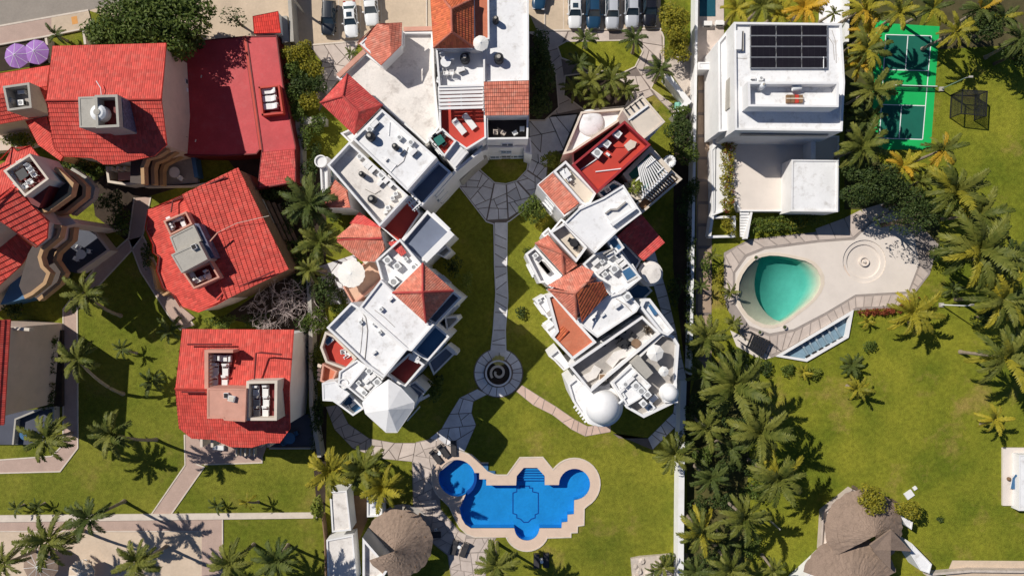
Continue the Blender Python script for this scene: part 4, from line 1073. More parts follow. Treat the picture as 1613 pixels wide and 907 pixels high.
block(H4, [(326, 611), (388, 612), (386, 664), (353, 662), (351, 659), (326, 659)], 11.2, PINKC, 0.05, PINKC, 0.2, 6.5, False)
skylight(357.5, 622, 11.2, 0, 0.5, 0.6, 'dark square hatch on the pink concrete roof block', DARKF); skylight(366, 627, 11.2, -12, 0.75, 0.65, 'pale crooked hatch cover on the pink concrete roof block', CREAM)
fl = block(H4, [(388, 600), (437, 599), (436, 662), (387, 662)], 10.7, MAROON, 1.3, CREAM, 0.32, 6.5, False)
for i, (px, py) in enumerate(((405, 614), (420, 613), (406, 630), (421, 630), (406, 646), (420, 646))):
    lounger(px, py, fl, 90, '%s sun lounger on the walled terrace by the white gable, %s' % (('white', 'white', 'grey-cushioned', 'white', 'grey-cushioned', 'white')[i], ('top left', 'top right', 'middle left', 'middle right', 'bottom left', 'bottom right')[i]), 'six loungers on the walled terrace by the white gable', m=CUSH if i not in (2, 4) else GREYF, L_=1.2, wd=0.72)
for pts in ([(296, 542), (366, 542)], [(401, 599), (404, 556), (412, 555), (444, 558)], [(287, 616.5), (324, 617)]): pipe(H4, pts, 8.0 if pts[0][1] < 560 else 9.0, 0.11, MAROON, 'gutter')
box_on(H4, 'terrace_floor', [(455, 655), (492, 652), (492, 705), (425, 705)], -0.02, 0.35, NAVYT)
band(H4, 'terrace_wall', [(424, 706), (494, 706), (494, 652)], 0.8, 0.2, 0.8, CONC)
table(459, 688, 0.35, 0.75, 'blue round table on the shaded patio under the white gable', None, BLUET); chair(468, 681, 0.35, 200, 'blue chair by the blue round patio table', None, BLUET); chair(450, 696, 0.35, 30, 'blue chair half under the red eave by the patio table', None, BLUET)
for x in (315, 332, 408, 421): box_on(H4, 'porch_post', [(x, 690), (x + 4, 690), (x + 4, 704), (x, 704)], 0, 5.4, CREAM)
box_on(H4, 'porch_floor', [(314, 690), (424, 690), (413, 720), (330, 712)], -0.02, 0.3, PATHP)
for i in range(5): box_on(H4, 'porch_rail', [(371 + 7 * i, 706), (373 + 7 * i, 706), (373 + 7 * i, 718), (371 + 7 * i, 718)], 0.3, 1.2, CREAM)
box_on(H4, 'porch_bench', [(336, 701), (352, 702), (352, 709), (335, 708)], 0.3, 0.8, CUSH)

H5 = bldg('beige_gable_house', 'house with broad beige side wall and a red roof edge at the left edge', 'house', 30, 580)
roof(H5, [[(-80, 505, 13.0), (16, 503, 10.0), (6, 668, 9.6), (-80, 670, 13.0)]], RTILE, course=0.55, lift=0.08)
mb = MB(); ring_ = [W(-80, 512, 12.4), W(13, 516, 9.8), W(5, 655, 9.4), W(-80, 660, 12.4)]
for i in range(4):
    a, b = ring_[i], ring_[(i + 1) % 4]; mb.face([(b.x, b.y, 0), (a.x, a.y, 0), (a.x, a.y, a.z), (b.x, b.y, b.z)])
kid(mb, 'wall', BEIGE, H5)
band(H5, 'roof_parapet', [(17, 517), (46, 519)], 9.0, 0.35, 0.8, CREAM)
box_on(H5, 'terrace_floor', [(-40, 655), (82, 642), (82, 700), (-40, 700)], -0.02, 0.3, NAVYT)
band(H5, 'terrace_wall', [(20, 700), (24, 660), (60, 645), (84, 642), (84, 668)], 1.1, 0.22, 1.1, CONC)
table(46, 682, 0.3, 0.75, 'blue round table on the dark terrace below the beige wall', None, BLUET)
box_on(H5, 'hedge_trough', [(76, 520), (98, 520), (98, 640), (76, 640)], -0.02, 0.5, SOIL)

# ================================================================== LEFT WHITE VILLAS
V1 = bldg('white_villa', 'white villa with the big bare roof terrace and terracotta hip roofs at top', 'villa', 690, 140)
block(V1, [(530, 122), (575, 82), (603, 103), (633, 70), (634, 50), (682, 50), (684, 120), (692, 200), (672, 228), (655, 212), (604, 168), (560, 140)], 8.8, DIRTY, 0.55, WHITE, 0.25)
band(V1, 'pink_coping', [(532, 120), (574, 81)], 8.95, 0.55, 0.3, PINKC); band(V1, 'pink_coping', [(636, 46), (684, 45)], 8.95, 0.5, 0.3, PINKC)
roof(V1, [[(562, 68, 11.3), (594, 38, 11.6), (612, 37, 12.2), (616, 87, 12.0), (600, 103, 11.4)], [(612, 37, 12.2), (633, 36, 11.6), (632, 71, 11.5), (616, 87, 12.0)]], OTILE, lift=0.03)
block(V1, [(566, 69), (595, 41), (630, 39), (629, 70), (600, 99)], 11.2, WHITE, 0.1)
ap1, ap2 = (540, 152, 13.2), (565, 177, 13.2)
roof(V1, [[(505, 162, 11.2), (547, 117, 11.2), ap1], [(547, 117, 11.2), (602, 166, 11.2), ap2, ap1], [(602, 166, 11.2), (558, 212, 11.2), ap2], [(558, 212, 11.2), (505, 162, 11.2), ap1, ap2]], RTILE2, lift=0.05)
for p in ((505, 162), (547, 117)): ridge(V1, (*p, 11.2), ap1, RTILE2)
for p in ((602, 166), (558, 212)): ridge(V1, (*p, 11.2), ap2, RTILE2)
ridge(V1, ap1, ap2, RTILE2)
block(V1, [(510, 162), (548, 121), (597, 166), (558, 207)], 11.0, WHITE, 0.1)
block(V1, [(536, 210), (558, 200), (570, 208), (552, 226)], 9.6, WHITE, 0.4)
h1, h2 = 12.6, 14.6; a1, a2 = (711, 15, h2), (712, 51, h2)
roof(V1, [[(676, -30, h1), (711, 15, h2), a2, (683, 76, h1)], [(711, 15, h2), (746, -2, h1), (746, 75, h1), a2], [(683, 76, h1), a2, (746, 75, h1)], [(676, -30, h1), (746, -2, h1), a1]], OTILE2, lift=0.05)
for a, b in ((a1, a2), (a2, (683, 76, h1)), (a2, (746, 75, h1)), (a1, (746, -2, h1)), (a1, (676, -30, h1))): ridge(V1, a, b, OTILE)
block(V1, [(679, -30), (744, -30), (744, 73), (685, 73)], 12.4, WHITE, 0.1)
block(V1, [(744, -40), (770, -40), (771, 62), (746, 66)], 11.6, ORANGEF, 0.12)
block(V1, [(768, -40), (833, -40), (833, 129), (762, 131), (764, 66)], 11.0, WHITER, 0.45, WHITE, 0.22)
fl = block(V1, [(686, 76), (764, 76), (764, 136), (691, 138)], 11.3, WHITER, 0.95, WHITE, 0.22)
water_tank(733, 95, fl, 'black round water tank on the white roof deck by the terracotta hip roof', 0.55)
water_tank(786, 95, 10.55, 'black round water tank alone on the far white roof by the car park', 0.55)
water_tank(781, 35, 10.55, 'small black tank on the white roof above the car park', 0.36)
for i, (x, y, s_) in enumerate(((737, 82, 0.9), (727, 112, 1.0), (695, 86, 0.9), (694, 112, 0.8), (692, 128, 0.8))): ac_unit(x, y, fl, 20 * i, 'AC unit on the white deck beside the terracotta hip, %s' % ('near the upper wall', 'near the tank', 'upper left corner', 'left wall middle', 'lower left corner')[i], sc=s_)
parasol(757, 67, 10.6, 0.9, 2.4, 'small white parasol between the terracotta hip and the white roof')
table(703, 101, fl, 0.6, 'white round table among chairs on the cluttered white deck'); chair(712, 93, fl, 100, 'white chair by the round table on the cluttered deck, upper right', 'chairs on the cluttered deck'); chair(698, 90, fl, 300, 'white chair by the round table on the cluttered deck, upper left', 'chairs on the cluttered deck'); chair(703, 118, fl, 90, 'cream padded chair on the cluttered deck', 'chairs on the cluttered deck', CUSH); chair(712, 117, fl, 180, 'second padded chair on the cluttered deck, nearer the slats', 'chairs on the cluttered deck', CUSH)
fl = block(V1, [(690, 136), (764, 135), (766, 217), (735, 236), (692, 206)], 10.2, REDF, 1.0, WHITE, 0.22)
slats(V1, [(691, 138), (691, 174), (761, 172), (761, 136)], 11.1, 6, 0.3, WHITE)
for i in range(2):
    band(V1, 'pergola_beam', [((693, 176), (691, 138))[0], (691, 138)] if i == 0 else [(761, 174), (761, 136)], 11.0, 0.2, 0.25, WHITE)
band(V1, 'pergola_beam', [(726, 138), (727, 172)], 10.95, 0.18, 0.2, WHITE)
for i, (x, y) in enumerate(((724, 201), (740, 193))): lounger(x, y, fl, -52 - 180, 'white sun lounger on the red deck under the white slats, %s' % ('left one', 'right one')[i], 'two loungers on the red deck', L_=2.0, wd=0.7)
roof(V1, [[(762, 129, 12.6), (833, 127, 12.6), (833, 181, 11.8), (764, 182, 11.8)]], OTILE, lift=0.06)
block(V1, [(764, 131), (832, 129), (832, 179), (766, 180)], 11.6, WHITE, 0.1)
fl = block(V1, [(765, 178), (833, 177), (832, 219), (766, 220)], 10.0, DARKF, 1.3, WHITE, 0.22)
for i, (x, y, c) in enumerate(((781, 210, CREAM), (793, 211, CREAM), (811, 211, WPAINT), (822, 205, WPAINT))): chair(x, y, fl, 60 * i, '%s chair on the dark covered balcony, %s' % (('straw', 'straw', 'white', 'white')[i], ('far left', 'second from left', 'second from right', 'far right')[i]), 'chairs on the dark balcony', c if c is WPAINT else ROCK)
block(V1, [(757, 219), (768, 217), (768, 236), (756, 240)], 6.8, WHITE, 0.3); block(V1, [(824, 217), (836, 217), (838, 244), (826, 240)], 6.4, WHITE, 0.3)
block(V1, [(766, 220), (828, 219), (828, 232), (766, 233)], 6.6, BLUET, 0.9, WHITE, 0.2)  # blue floor colour imitates blue sky light on the balcony
block(V1, [(762, 226), (834, 224), (834, 240), (762, 242)], 3.4, BLUET, 0.9, WHITE, 0.2)  # lower balcony, same painted-in blue light
fl = block(V1, [(674, 217), (697, 202), (719, 222), (700, 247)], 10.6, REDF, 0.6, WHITE, 0.2)
table(693, 223, fl, 0.5, 'dark green table on the little square red deck', None, TEAL, True)
for i, (dx, dy) in enumerate(((-6, -6), (7, 5), (-6, 6), (6, -6))): chair(693 + dx, 223 + dy, fl, (-45, 135, 45, 225)[i], 'dark chair at the green table on the little red deck, %s corner' % ('upper left', 'lower right', 'lower left', 'upper right')[i], 'chairs on the little red deck', BLACKP)
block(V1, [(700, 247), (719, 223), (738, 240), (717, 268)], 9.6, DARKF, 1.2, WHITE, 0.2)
slats(V1, [(702, 246), (717, 264), (736, 241), (720, 225)], 9.9, 5, 0.36, WHITE)
band(V1, 'balcony_wall', [(758, 236), (738, 252), (717, 270), (690, 300), (664, 326)], 9.2, 0.35, 9.2, WHITE)
band(V1, 'balcony_wall', [(764, 243), (742, 262), (722, 282)], 4.0, 0.8, 4.0, CONC)

V2 = bldg('white_villa', 'white villa of two big slanting roof decks below the crimson hip roof', 'villa', 610, 280)
flA = block(V2, [(602, 172), (688, 248), (641, 301), (555, 219)], 13.0, WHITER, 0.35, WHITE, 0.25)
band(V2, 'roof_upstand', [(600, 176), (664, 234), (676, 226)], 10.2, 0.3, 0.9, CONC)
flB = block(V2, [(550, 223), (643, 308), (598, 357), (515, 260)], 12.4, DIRTY, 1.15, WHITE, 0.24)
block(V2, [(690, 253), (711, 271), (664, 325), (644, 301)], 11.0, BLUEG, 1.0, WHITE, 0.24)
block(V2, [(673, 331), (712, 366), (664, 414), (628, 384)], 10.4, BLUEG, 0.5, WHITE, 0.3)
band(V2, 'parapet_rail', [(681, 336), (708, 362)], 10.9, 0.35, 0.6, WHITE); band(V2, 'parapet_rail', [(712, 366), (668, 410)], 10.9, 0.8, 0.6, WHITE)
fl = block(V2, [(641, 309), (662, 336), (630, 384), (600, 358)], 10.0, REDF, 0.25, WHITE, 0.15)
slats(V2, [(636, 315), (650, 305), (665, 323), (652, 334)], 11.0, 4, 0.16, WHITE); slats(V2, [(650, 305), (665, 323), (652, 334), (636, 315)], 11.12, 3, 0.16, WHITE, 'pergola_crossbar')
block(V2, [(503, 247), (516, 247), (516, 300), (506, 304)], 8.6, WHITE, 0.3)
mb = MB(); c_ = W(505, 254, 9.2); mb.lathe((c_.x, c_.y, 0), [(0.75, 0), (0.75, 9.2), (0.6, 9.2), (0.6, 9.0), (0, 9.0)], 24); kid(mb, 'round_turret', WHITE, V2)
roof(V2, [[(501, 327, 8.2), (528, 283, 9.2), (545, 300, 9.8), (552, 327, 9.2)]], OTILE, lift=0.05, walls_to=0)
for i, (x, y, s_) in enumerate(((592, 197, 1.1), (584, 206, 1.0), (648, 226, 0.9), (652, 241, 1.1), (630, 218, 0.8), (609, 252, 0.5), (632, 239, 0.9))): ac_unit(x, y, flA, 45, 'AC unit on the upper slanting white deck, %s' % ('near the crimson eave', 'second from the crimson eave', 'upper right edge', 'right edge', 'by the far edge', 'alone in the middle', 'beside the small tank')[i], sc=s_)
water_tank(585, 217, flA, 'black water tank on the upper slanting deck near the crimson roof', 0.5); water_tank(624, 233, flA, 'small pale-topped tank in the middle of the upper slanting deck', 0.34)
pipe(V2, [(614, 193), (613, 214)], flA); pipe(V2, [(602, 248), (625, 260), (615, 272)], flA); pipe(V2, [(643, 232), (636, 254), (624, 264)], flA, 0.04, GREYF)
water_tank(588, 315, flB, 'black water tank at the low corner of the lower slanting deck', 0.48); water_tank(572, 276, flB, 'grey-capped tank in the middle of the lower slanting deck', 0.32)
for i, (x, y, s_) in enumerate(((568, 248, 0.9), (577, 258, 1.0), (583, 262, 1.1), (589, 268, 1.1), (603, 277, 1.2), (611, 284, 1.2), (600, 289, 0.9), (618, 291, 1.0), (624, 306, 0.7), (619, 313, 0.7), (612, 328, 0.8), (608, 335, 0.6))): ac_unit(x, y, flB, 45 if i < 8 else 20, 'AC unit on the lower slanting deck, number %s along the row from its upper corner' % ('one', 'two', 'three', 'four', 'five', 'six', 'seven', 'eight', 'nine', 'ten', 'eleven', 'twelve')[i], sc=s_)
pipe(V2, [(600, 300), (590, 306), (575, 298)], flB, 0.04, GREYF)

V3 = bldg('white_villa', 'white villa with the terracotta pyramid roof and peach patio in the middle', 'villa', 625, 450)
roof(V3, [[(532, 378, 9.6), (556, 352, 9.6), (601, 362, 10.4), (602, 375, 11.6)], [(532, 378, 9.6), (602, 375, 11.6), (608, 390, 10.6), (590, 412, 9.8), (569, 411, 9.4)]], OTILE, lift=0.05, walls_to=0)
ridge(V3, (532, 378, 9.6), (602, 375, 11.6), RTILE2)
roof(V3, [[(550, 352, 7.4), (566, 334, 7.8), (600, 358, 8.2), (598, 364, 8.0)]], RTILE2, lift=0.05)
flG = block(V3, [(592, 410), (630, 376), (664, 416), (621, 462), (601, 443)], 11.4, WHITER, 0.8, WHITE, 0.22)
roof(V3, [[(609, 381, 10.9), (628, 379, 10.9), (640, 398, 11.2), (632, 404, 11.2)]], RTILE2, lift=0.04)
for i, (x, y, s_) in enumerate(((612, 410, 1.25), (627, 419, 1.15), (622, 444, 1.4), (653, 421, 1.0), (640, 408, 0.7))): ac_unit(x, y, flG, 40, 'boxy AC unit in the middle villa service court, %s' % ('upper left', 'centre', 'lowest and largest', 'far right by the pyramid', 'by the red ridge')[i], sc=s_)
pipe(V3, [(614, 398), (618, 386), (612, 384), (620, 378)], flG, 0.08)
block(V3, [(575, 412), (592, 405), (610, 432), (600, 442), (556, 480), (540, 452), (560, 425)], 4.6, PEACH, 0.5, PINKC, 0.2)
band(V3, 'patio_wall', [(573, 414), (586, 402), (604, 430)], 5.6, 0.5, 1.0, CREAM)
parasol(552, 431, 4.1, 1.72, 2.7, 'large round white parasol on the peach patio', CANVAS, None, 16, 0.2)
hE, hA = 13.4, 15.8; ap = (666, 460, hA); cs = [(666, 415, hE), (714, 458, hE), (671, 508, hE), (619, 461, hE)]
roof(V3, [[cs[i], cs[(i + 1) % 4], ap] for i in range(4)], OTILE, lift=0.05)
for c in cs: ridge(V3, c, ap, RTILE2)
block(V3, [(666, 419), (710, 458), (671, 503), (623, 461)], 13.2, WHITE, 0.1)
block(V3, [(713, 458), (727, 469), (686, 512), (672, 503)], 11.2, BLUEG, 1.0, WHITE, 0.24)
flI = block(V3, [(600, 440), (621, 461), (672, 508), (684, 511), (648, 553), (641, 551), (566, 484)], 13.0, WHITER, 0.25, WHITE, 0.22)
flJ = block(V3, [(567, 485), (641, 551), (604, 595), (575, 574), (514, 516), (553, 476)], 12.4, WHITER, 0.6, WHITE, 0.25)
for i, (x, y) in enumerate(((616, 471), (601, 487))): ac_unit(x, y, flI, 40, 'small unit on the wide white deck below the pyramid, %s' % ('upper one', 'lower by the cable')[i], sc=0.65)
for i, (x, y) in enumerate(((569, 507), (590, 510), (599, 523), (590, 555))): ac_unit(x, y, flJ, 35, 'small unit on the lowest white deck, %s' % ('left by the cable', 'middle', 'right', 'near the bottom edge')[i], sc=0.6)
pipe(V3, [(566, 484), (576, 500), (579, 520), (577, 545), (574, 572)], flJ, 0.05, GREYF); pipe(V3, [(571, 500), (571, 520), (568, 552), (566, 560)], flJ, 0.03, GREYF); pipe(V3, [(590, 488), (606, 500), (622, 515)], flI, 0.03, GREYF)
block(V3, [(700, 499), (719, 498), (722, 504), (704, 522)], 7.0, CONC, 0.4); block(V3, [(686, 400), (703, 386), (711, 395), (699, 406)], 6.5, CONC, 0.4)

V4 = bldg('white_villa', 'white villa with the pale pyramid tent roof and blue-floored roof courts', 'villa', 600, 600)
block(V4, [(685, 511), (708, 530), (674, 569), (649, 553)], 11.2, BLUET, 0.9, WHITE, 0.22)
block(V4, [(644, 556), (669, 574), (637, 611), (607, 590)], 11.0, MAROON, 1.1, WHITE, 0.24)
band(V4, 'low_wall', [(645, 561), (660, 568)], 11.0, 0.7, 0.6, WHITE); band(V4, 'low_wall', [(652, 552), (657, 565)], 11.1, 0.5, 0.9, WHITE)
flN = block(V4, [(512, 522), (526, 528), (562, 564), (545, 583), (513, 571), (504, 547)], 10.8, REDF, 1.0, CREAM, 0.26)
skylight(519, 536, flN, 40, 1.0, 0.7, 'blue glazed hatch in the corner of the red deck'); table(552, 566, flN, 0.5, 'dark red round table on the walled red deck', None, REDF)
for i, (x, y) in enumerate(((543, 553), (550, 558), (556, 565), (548, 563))): chair(x, y, flN, (10, 120, 210, 300)[i], 'white chair on the walled red deck, %s' % ('upper left', 'upper right', 'right', 'lower')[i], 'chairs on the walled red deck')
block(V4, [(508, 572), (531, 584), (521, 608), (504, 600)], 7.6, ORANGEF, 0.7, PINKC, 0.2)
for i in range(4): band(V4, 'stair_tread', [(500, 575 + 7 * i), (506, 577 + 7 * i)], 5.0 - 0.4 * i, 0.4, 0.2, CREAM)
flO = block(V4, [(576, 575), (604, 596), (573, 632), (547, 610)], 11.6, WHITER, 0.6, WHITE, 0.2)
block(V4, [(534, 585), (562, 566), (577, 576), (548, 611), (532, 606)], 10.9, WHITER, 0.2, WHITE, 0.2)
mb = MB(); c_ = W(541, 604, 10.7); mb.lathe(tuple(c_), [(0.62, 0), (0.62, 0.25), (0.5, 0.25), (0.5, 0.02), (0, 0.02)], 24); kid(mb, 'roof_basin', WHITE, V4)
block(V4, [(507, 603), (528, 600), (551, 620), (533, 638), (524, 632), (508, 631)], 10.4, WHITER, 0.06, WHITE, 0.2)
flQ = block(V4, [(549, 618), (574, 643), (556, 655), (533, 638)], 9.6, BLUET, 1.0, WHITE, 0.22)
for i, (x, y) in enumerate(((549, 641), (557, 636), (560, 629))): ac_unit(x, y, flQ, 40, 'AC unit in the small blue court, %s' % ('by the left wall', 'in the centre', 'by the tent roof')[i], sc=0.8)
for i, (x, y, s_) in enumerate(((583, 583, 1.0), (588, 593, 1.0), (596, 600, 1.2), (583, 608, 0.9), (575, 617, 0.9), (590, 589, 0.8), (566, 602, 0.7), (579, 600, 0.8))): ac_unit(x, y, flO, 42, 'AC unit among pipes beside the pale tent roof, %s' % ('uppermost', 'upper middle', 'nearest the maroon court', 'lower middle', 'lowest', 'second from top', 'left by the wall', 'centre')[i], sc=s_)
pipe(V4, [(566, 594), (594, 613)], flO, 0.06); pipe(V4, [(560, 600), (588, 622)], flO, 0.06, GREYF); pipe(V4, [(576, 584), (600, 604)], flO, 0.06)
oc = [(588, 613), (612, 597), (632, 610), (653, 633), (652, 643), (626, 681), (608, 681), (575, 651), (570, 634)]; hT = 12.6
tm = WHITE
roof(V4, [[(*oc[i], hT), (*oc[(i + 1) % 9], hT), (612, 645, 14.1)] for i in range(9)], tm, course=0.8, lift=0.01)
block(V4, [(590, 616), (612, 601), (630, 613), (649, 634), (648, 642), (625, 676), (609, 676), (579, 650), (574, 636)], 12.4, WHITE, 0.1)
block(V4, [(632, 611), (654, 600), (672, 616), (655, 636)], 7.2, BLUEG, 0.25, WHITE, 0.2)
block(V4, [(674, 570), (703, 545), (718, 556), (683, 591)], 6.4, BLUEG, 0.3, WHITE, 0.2); band(V4, 'parapet_rail', [(703, 545), (716, 556)], 7.2, 0.5, 0.9, WHITE)
for i in range(4): band(V4, 'stair_tread', [(654 + 4 * i, 634 - 2 * i), (664 + 4 * i, 628 - 2 * i)], 5.6 - 0.5 * i, 0.3, 0.2, WHITE)
band(V4, 'stair_rail', [(641, 663), (660, 642)], 4.5, 0.15, 1.0, WHITE)
for p in ((716, 555, 5), (700, 520, 5)): box_on(V4, 'pillar', [(p[0], p[1]), (p[0] + 4, p[1]), (p[0] + 4, p[1] + 4), (p[0], p[1] + 4)], 0, p[2], WHITE)
# ================================================================== RIGHT WHITE VILLAS
V5 = bldg('white_villa', 'white villa with the bright red roof deck and black-gapped pergola', 'villa', 960, 260)
fl = block(V5, [(915, 176), (983, 170), (974, 192), (902, 240), (886, 244)], 8.4, WHITER, 0.6, CREAM, 0.26)
mb = MB(); c_ = W(930, 194, fl); mb.lathe(tuple(c_), [(1.62, 0)] + [(1.6 * math.cos(rad(a)), 0.55 * math.sin(rad(a)) + 0.1) for a in range(0, 90, 10)] + [(0, 0.65)], 36); kid(mb, 'low_dome', WHITER, V5, True)
fl = block(V5, [(1012, 150), (1048, 192), (1012, 221), (981, 174)], 12.4, CREAM, 0.12, CREAM, 0.2)
slats(V5, [(985, 180), (1015, 160), (1011, 154), (981, 175)], 12.75, 4, 0.18, BLACK, 'louvre_slat', 0.1); band(V5, 'roof_upstand', [(990, 189), (1021, 166)], 12.6, 0.2, 0.3, WHITE)
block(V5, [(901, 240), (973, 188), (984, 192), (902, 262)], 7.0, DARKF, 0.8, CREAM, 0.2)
fl = block(V5, [(984, 190), (1025, 228), (941, 304), (901, 259)], 12.6, REDF, 1.05, mat('red_painted_parapet', (0.33, 0.03, 0.035), 0.15, 1), 0.25)
for i, (x, y, s_, rz) in enumerate(((971, 213, 1.2, -38), (954, 228, 1.2, -38), (944, 231, 1.0, 20), (939, 243, 1.4, -38), (957, 244, 0.6, -38))): ac_unit(x, y, fl, rz, 'AC unit on the bright red roof deck, %s' % ('nearest the cream slab', 'second along the shaded wall', 'third along the shaded wall', 'fourth and largest', 'small one in the middle')[i], sc=s_)
pipe(V5, [(914, 268), (944, 248)], fl, 0.08); pipe(V5, [(938, 271), (980, 266)], fl, 0.08); pipe(V5, [(960, 240), (970, 232), (982, 232), (990, 222)], fl, 0.06, REDF); pipe(V5, [(974, 256), (1006, 226)], fl, 0.1, MAROON)
box_on(V5, 'skylight_curb', [(983, 229), (993, 220), (1003, 224), (1000, 232), (990, 238)], fl, fl + 0.3, CREAM)
block(V5, [(1025, 230), (1058, 267), (1011, 314), (981, 274)], 10.6, TEAL, 1.1, CREAM, 0.5)
slats(V5, [(1004, 262), (1026, 245), (1052, 270), (1012, 311)], 11.6, 11, 0.13, WHITE); slats(V5, [(1026, 245), (1052, 270), (1045, 277), (1008, 259)], 11.75, 2, 0.14, WHITE, 'pergola_beam')
band(V5, 'pergola_beam', [(1011, 312), (1052, 272)], 11.5, 0.22, 0.25, WHITE); band(V5, 'pergola_beam', [(1001, 286), (1030, 256)], 11.5, 0.2, 0.22, WHITE)
block(V5, [(1059, 268), (1075, 282), (1012, 336), (1000, 322)], 9.8, BROWND, 0.7, CREAM, 0.25)
slats(V5, [(1024, 318), (1066, 282), (1058, 275), (1014, 312)], 10.0, 12, 0.14, CREAM, 'deck_slat')
mb = MB(); c_ = W(1055, 254, 9.0)
for k in range(12):
    a = k * math.pi / 6
    mb.lathe((c_.x + 0.55 * math.cos(a), c_.y + 0.55 * math.sin(a), 8.4), [(0.2, 0), (0.24, 0.3), (0.2, 0.6), (0, 0.68)], 8)
mb.lathe((c_.x, c_.y, 0), [(0.55, 0), (0.55, 8.5), (0, 8.6)], 20); kid(mb, 'scalloped_turret', WHITE, V5)
block(V5, [(846, 291), (871, 270), (916, 320), (889, 341)], 10.6, ORANGEF, 0.05, WHITE, 0.12)
roof(V5, [[(849, 291, 10.7), (870, 273, 11.1), (912, 320, 11.1), (888, 337, 10.7)]], OTILE, lift=0.03)
fl = block(V5, [(891, 253), (940, 303), (927, 327), (915, 320), (871, 270)], 11.8, CREAM, 1.0, WHITE, 0.26)
table(890, 275, fl, 0.5, 'pale square table on the narrow cream terrace', None, WPAINT, True); chair(896, 283, fl, 30, 'white chair beside the square table on the cream terrace', None); chair(884, 272, fl, 200, 'white chair left of the square table on the cream terrace', None)
box_on(V5, 'planter_box', [(983, 288), (1006, 286), (1010, 314), (990, 316)], 0, 10.0, CREAM)

V6 = bldg('white_villa', 'white villa with the plain white roof between two terracotta roofs', 'villa', 950, 370)
fl = block(V6, [(950, 311), (982, 291), (1011, 336), (974, 364), (937, 399), (888, 351), (912, 328)], 12.6, WHITER, 0.2, WHITE, 0.22)
box_on(V6, 'raised_skylight', [(953, 335), (985, 316), (1000, 335), (966, 355)], fl, fl + 0.45, WHITE); box_on(V6, 'skylight_slot', [(962, 351), (1001, 326), (1003, 329), (966, 356)], fl, fl + 0.7, WHITE)
band(V6, 'roof_upstand', [(954, 336), (962, 330), (972, 330), (986, 318)], fl + 0.75, 0.2, 0.5, GREYF)
block(V6, [(940, 303), (968, 284), (982, 292), (951, 313)], 11.0, BLUET, 0.9, WHITE, 0.2)
ac_unit(956, 300, 10.1, 30, 'AC unit in the narrow blue court below the red deck', sc=0.9)
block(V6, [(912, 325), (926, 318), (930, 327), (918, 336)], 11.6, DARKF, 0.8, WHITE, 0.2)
roof(V6, [[(1010, 337, 9.0), (1047, 382, 9.0), (1014, 411, 8.6), (972, 372, 8.6)]], RTILE2, lift=0.04, walls_to=0)
fl = block(V6, [(890, 350), (925, 390), (908, 413), (865, 366)], 11.8, CREAM, 1.2, WHITE, 0.26)
table(903, 383, fl, 0.5, 'dark table on the sunken terrace by the plain white roof', None, BLACKP)
for i, (x, y) in enumerate(((898, 379), (906, 390), (911, 384))): chair(x, y, fl, 60 + 110 * i, 'dark chair at the table on the sunken terrace, %s' % ('upper', 'lower', 'right')[i], 'dark chairs on the sunken terrace', BLACKP)
ap = (885, 399, 12.0); cs = [(843, 383, 10.8), (862, 371, 10.8), (908, 418, 10.8), (888, 433, 10.8)]
roof(V6, [[cs[i], cs[(i + 1) % 4], ap] for i in range(4)], OTILE, lift=0.05, walls_to=0)
for c in cs: ridge(V6, c, ap, OTILE)
fl = block(V6, [(827, 400), (843, 388), (886, 434), (867, 453), (858, 445), (850, 446)], 9.4, WHITER, 0.8, WHITE, 0.26)
slats(V6, [(848, 415), (853, 410), (868, 428), (862, 432)], fl + 0.35, 9, 0.12, GREYF, 'bench_slat', 0.3); ac_unit(843, 403, fl, 40, 'white unit at the end of the narrow white west balcony', sc=0.9)
block(V6, [(861, 371), (884, 344), (892, 350), (866, 372)], 9.6, CREAM, 0.8, WHITE, 0.2); block(V6, [(853, 368), (864, 358), (870, 366), (858, 374)], 7.8, WHITE, 0.3)

V7 = bldg('white_villa', 'white villa with the big crimson and orange hip roof facing the path', 'villa', 930, 470)
fl = block(V7, [(918, 416), (937, 399), (971, 390), (1011, 438), (987, 458), (962, 466), (938, 440)], 11.6, WHITER, 0.8, WHITE, 0.22)
for i, (x, y, s_) in enumerate(((938, 413, 1.1), (945, 426, 1.1), (961, 402, 1.2), (975, 410, 1.0), (981, 416, 1.1), (952, 432, 0.9), (966, 424, 1.3), (948, 412, 0.8), (955, 420, 0.9), (972, 402, 0.9))): ac_unit(x, y, fl, 40, 'AC unit on the crowded service roof by the crimson hip, %s' % ('far left', 'left, second row', 'top centre', 'right by the pipes', 'far right', 'bottom left', 'centre', 'upper left', 'left of centre', 'upper right')[i], sc=s_)
skylight(991, 430, fl, 30, 1.7, 1.5, 'large blue hatch on the service roof', BLUET)
pipe(V7, [(950, 400), (966, 392)], 12.0, 0.12, GREYF); pipe(V7, [(968, 396), (984, 418)], fl, 0.06, GREYF); pipe(V7, [(945, 420), (962, 440)], fl, 0.05)
block(V7, [(956, 380), (970, 370), (984, 390), (970, 402)], 12.0, BLUET, 0.6, WHITE, 0.2, 0, False)
block(V7, [(972, 386), (984, 383), (1010, 410), (1000, 428)], 8.0, BLUEG, 0.3, WHITE, 0.2)  # blue-grey floor colour stands in for shade in the gap
mb = MB(); c_ = W(1026, 431, 8.8); mb.lathe((c_.x, c_.y, 0), [(1.5, 0), (1.5, 8.2), (1.15, 8.25), (1.15, 8.8), (0, 8.9)], 32); kid(mb, 'round_stone_roof', DIRTY, V7)
block(V7, [(984, 460), (1012, 440), (1028, 458), (1003, 482)], 5.0, BLUET, 0.3, WHITE, 0.2)
hE, hR = 12.8, 15.0; r1, r2 = (906, 462, hR), (922, 447, hR)
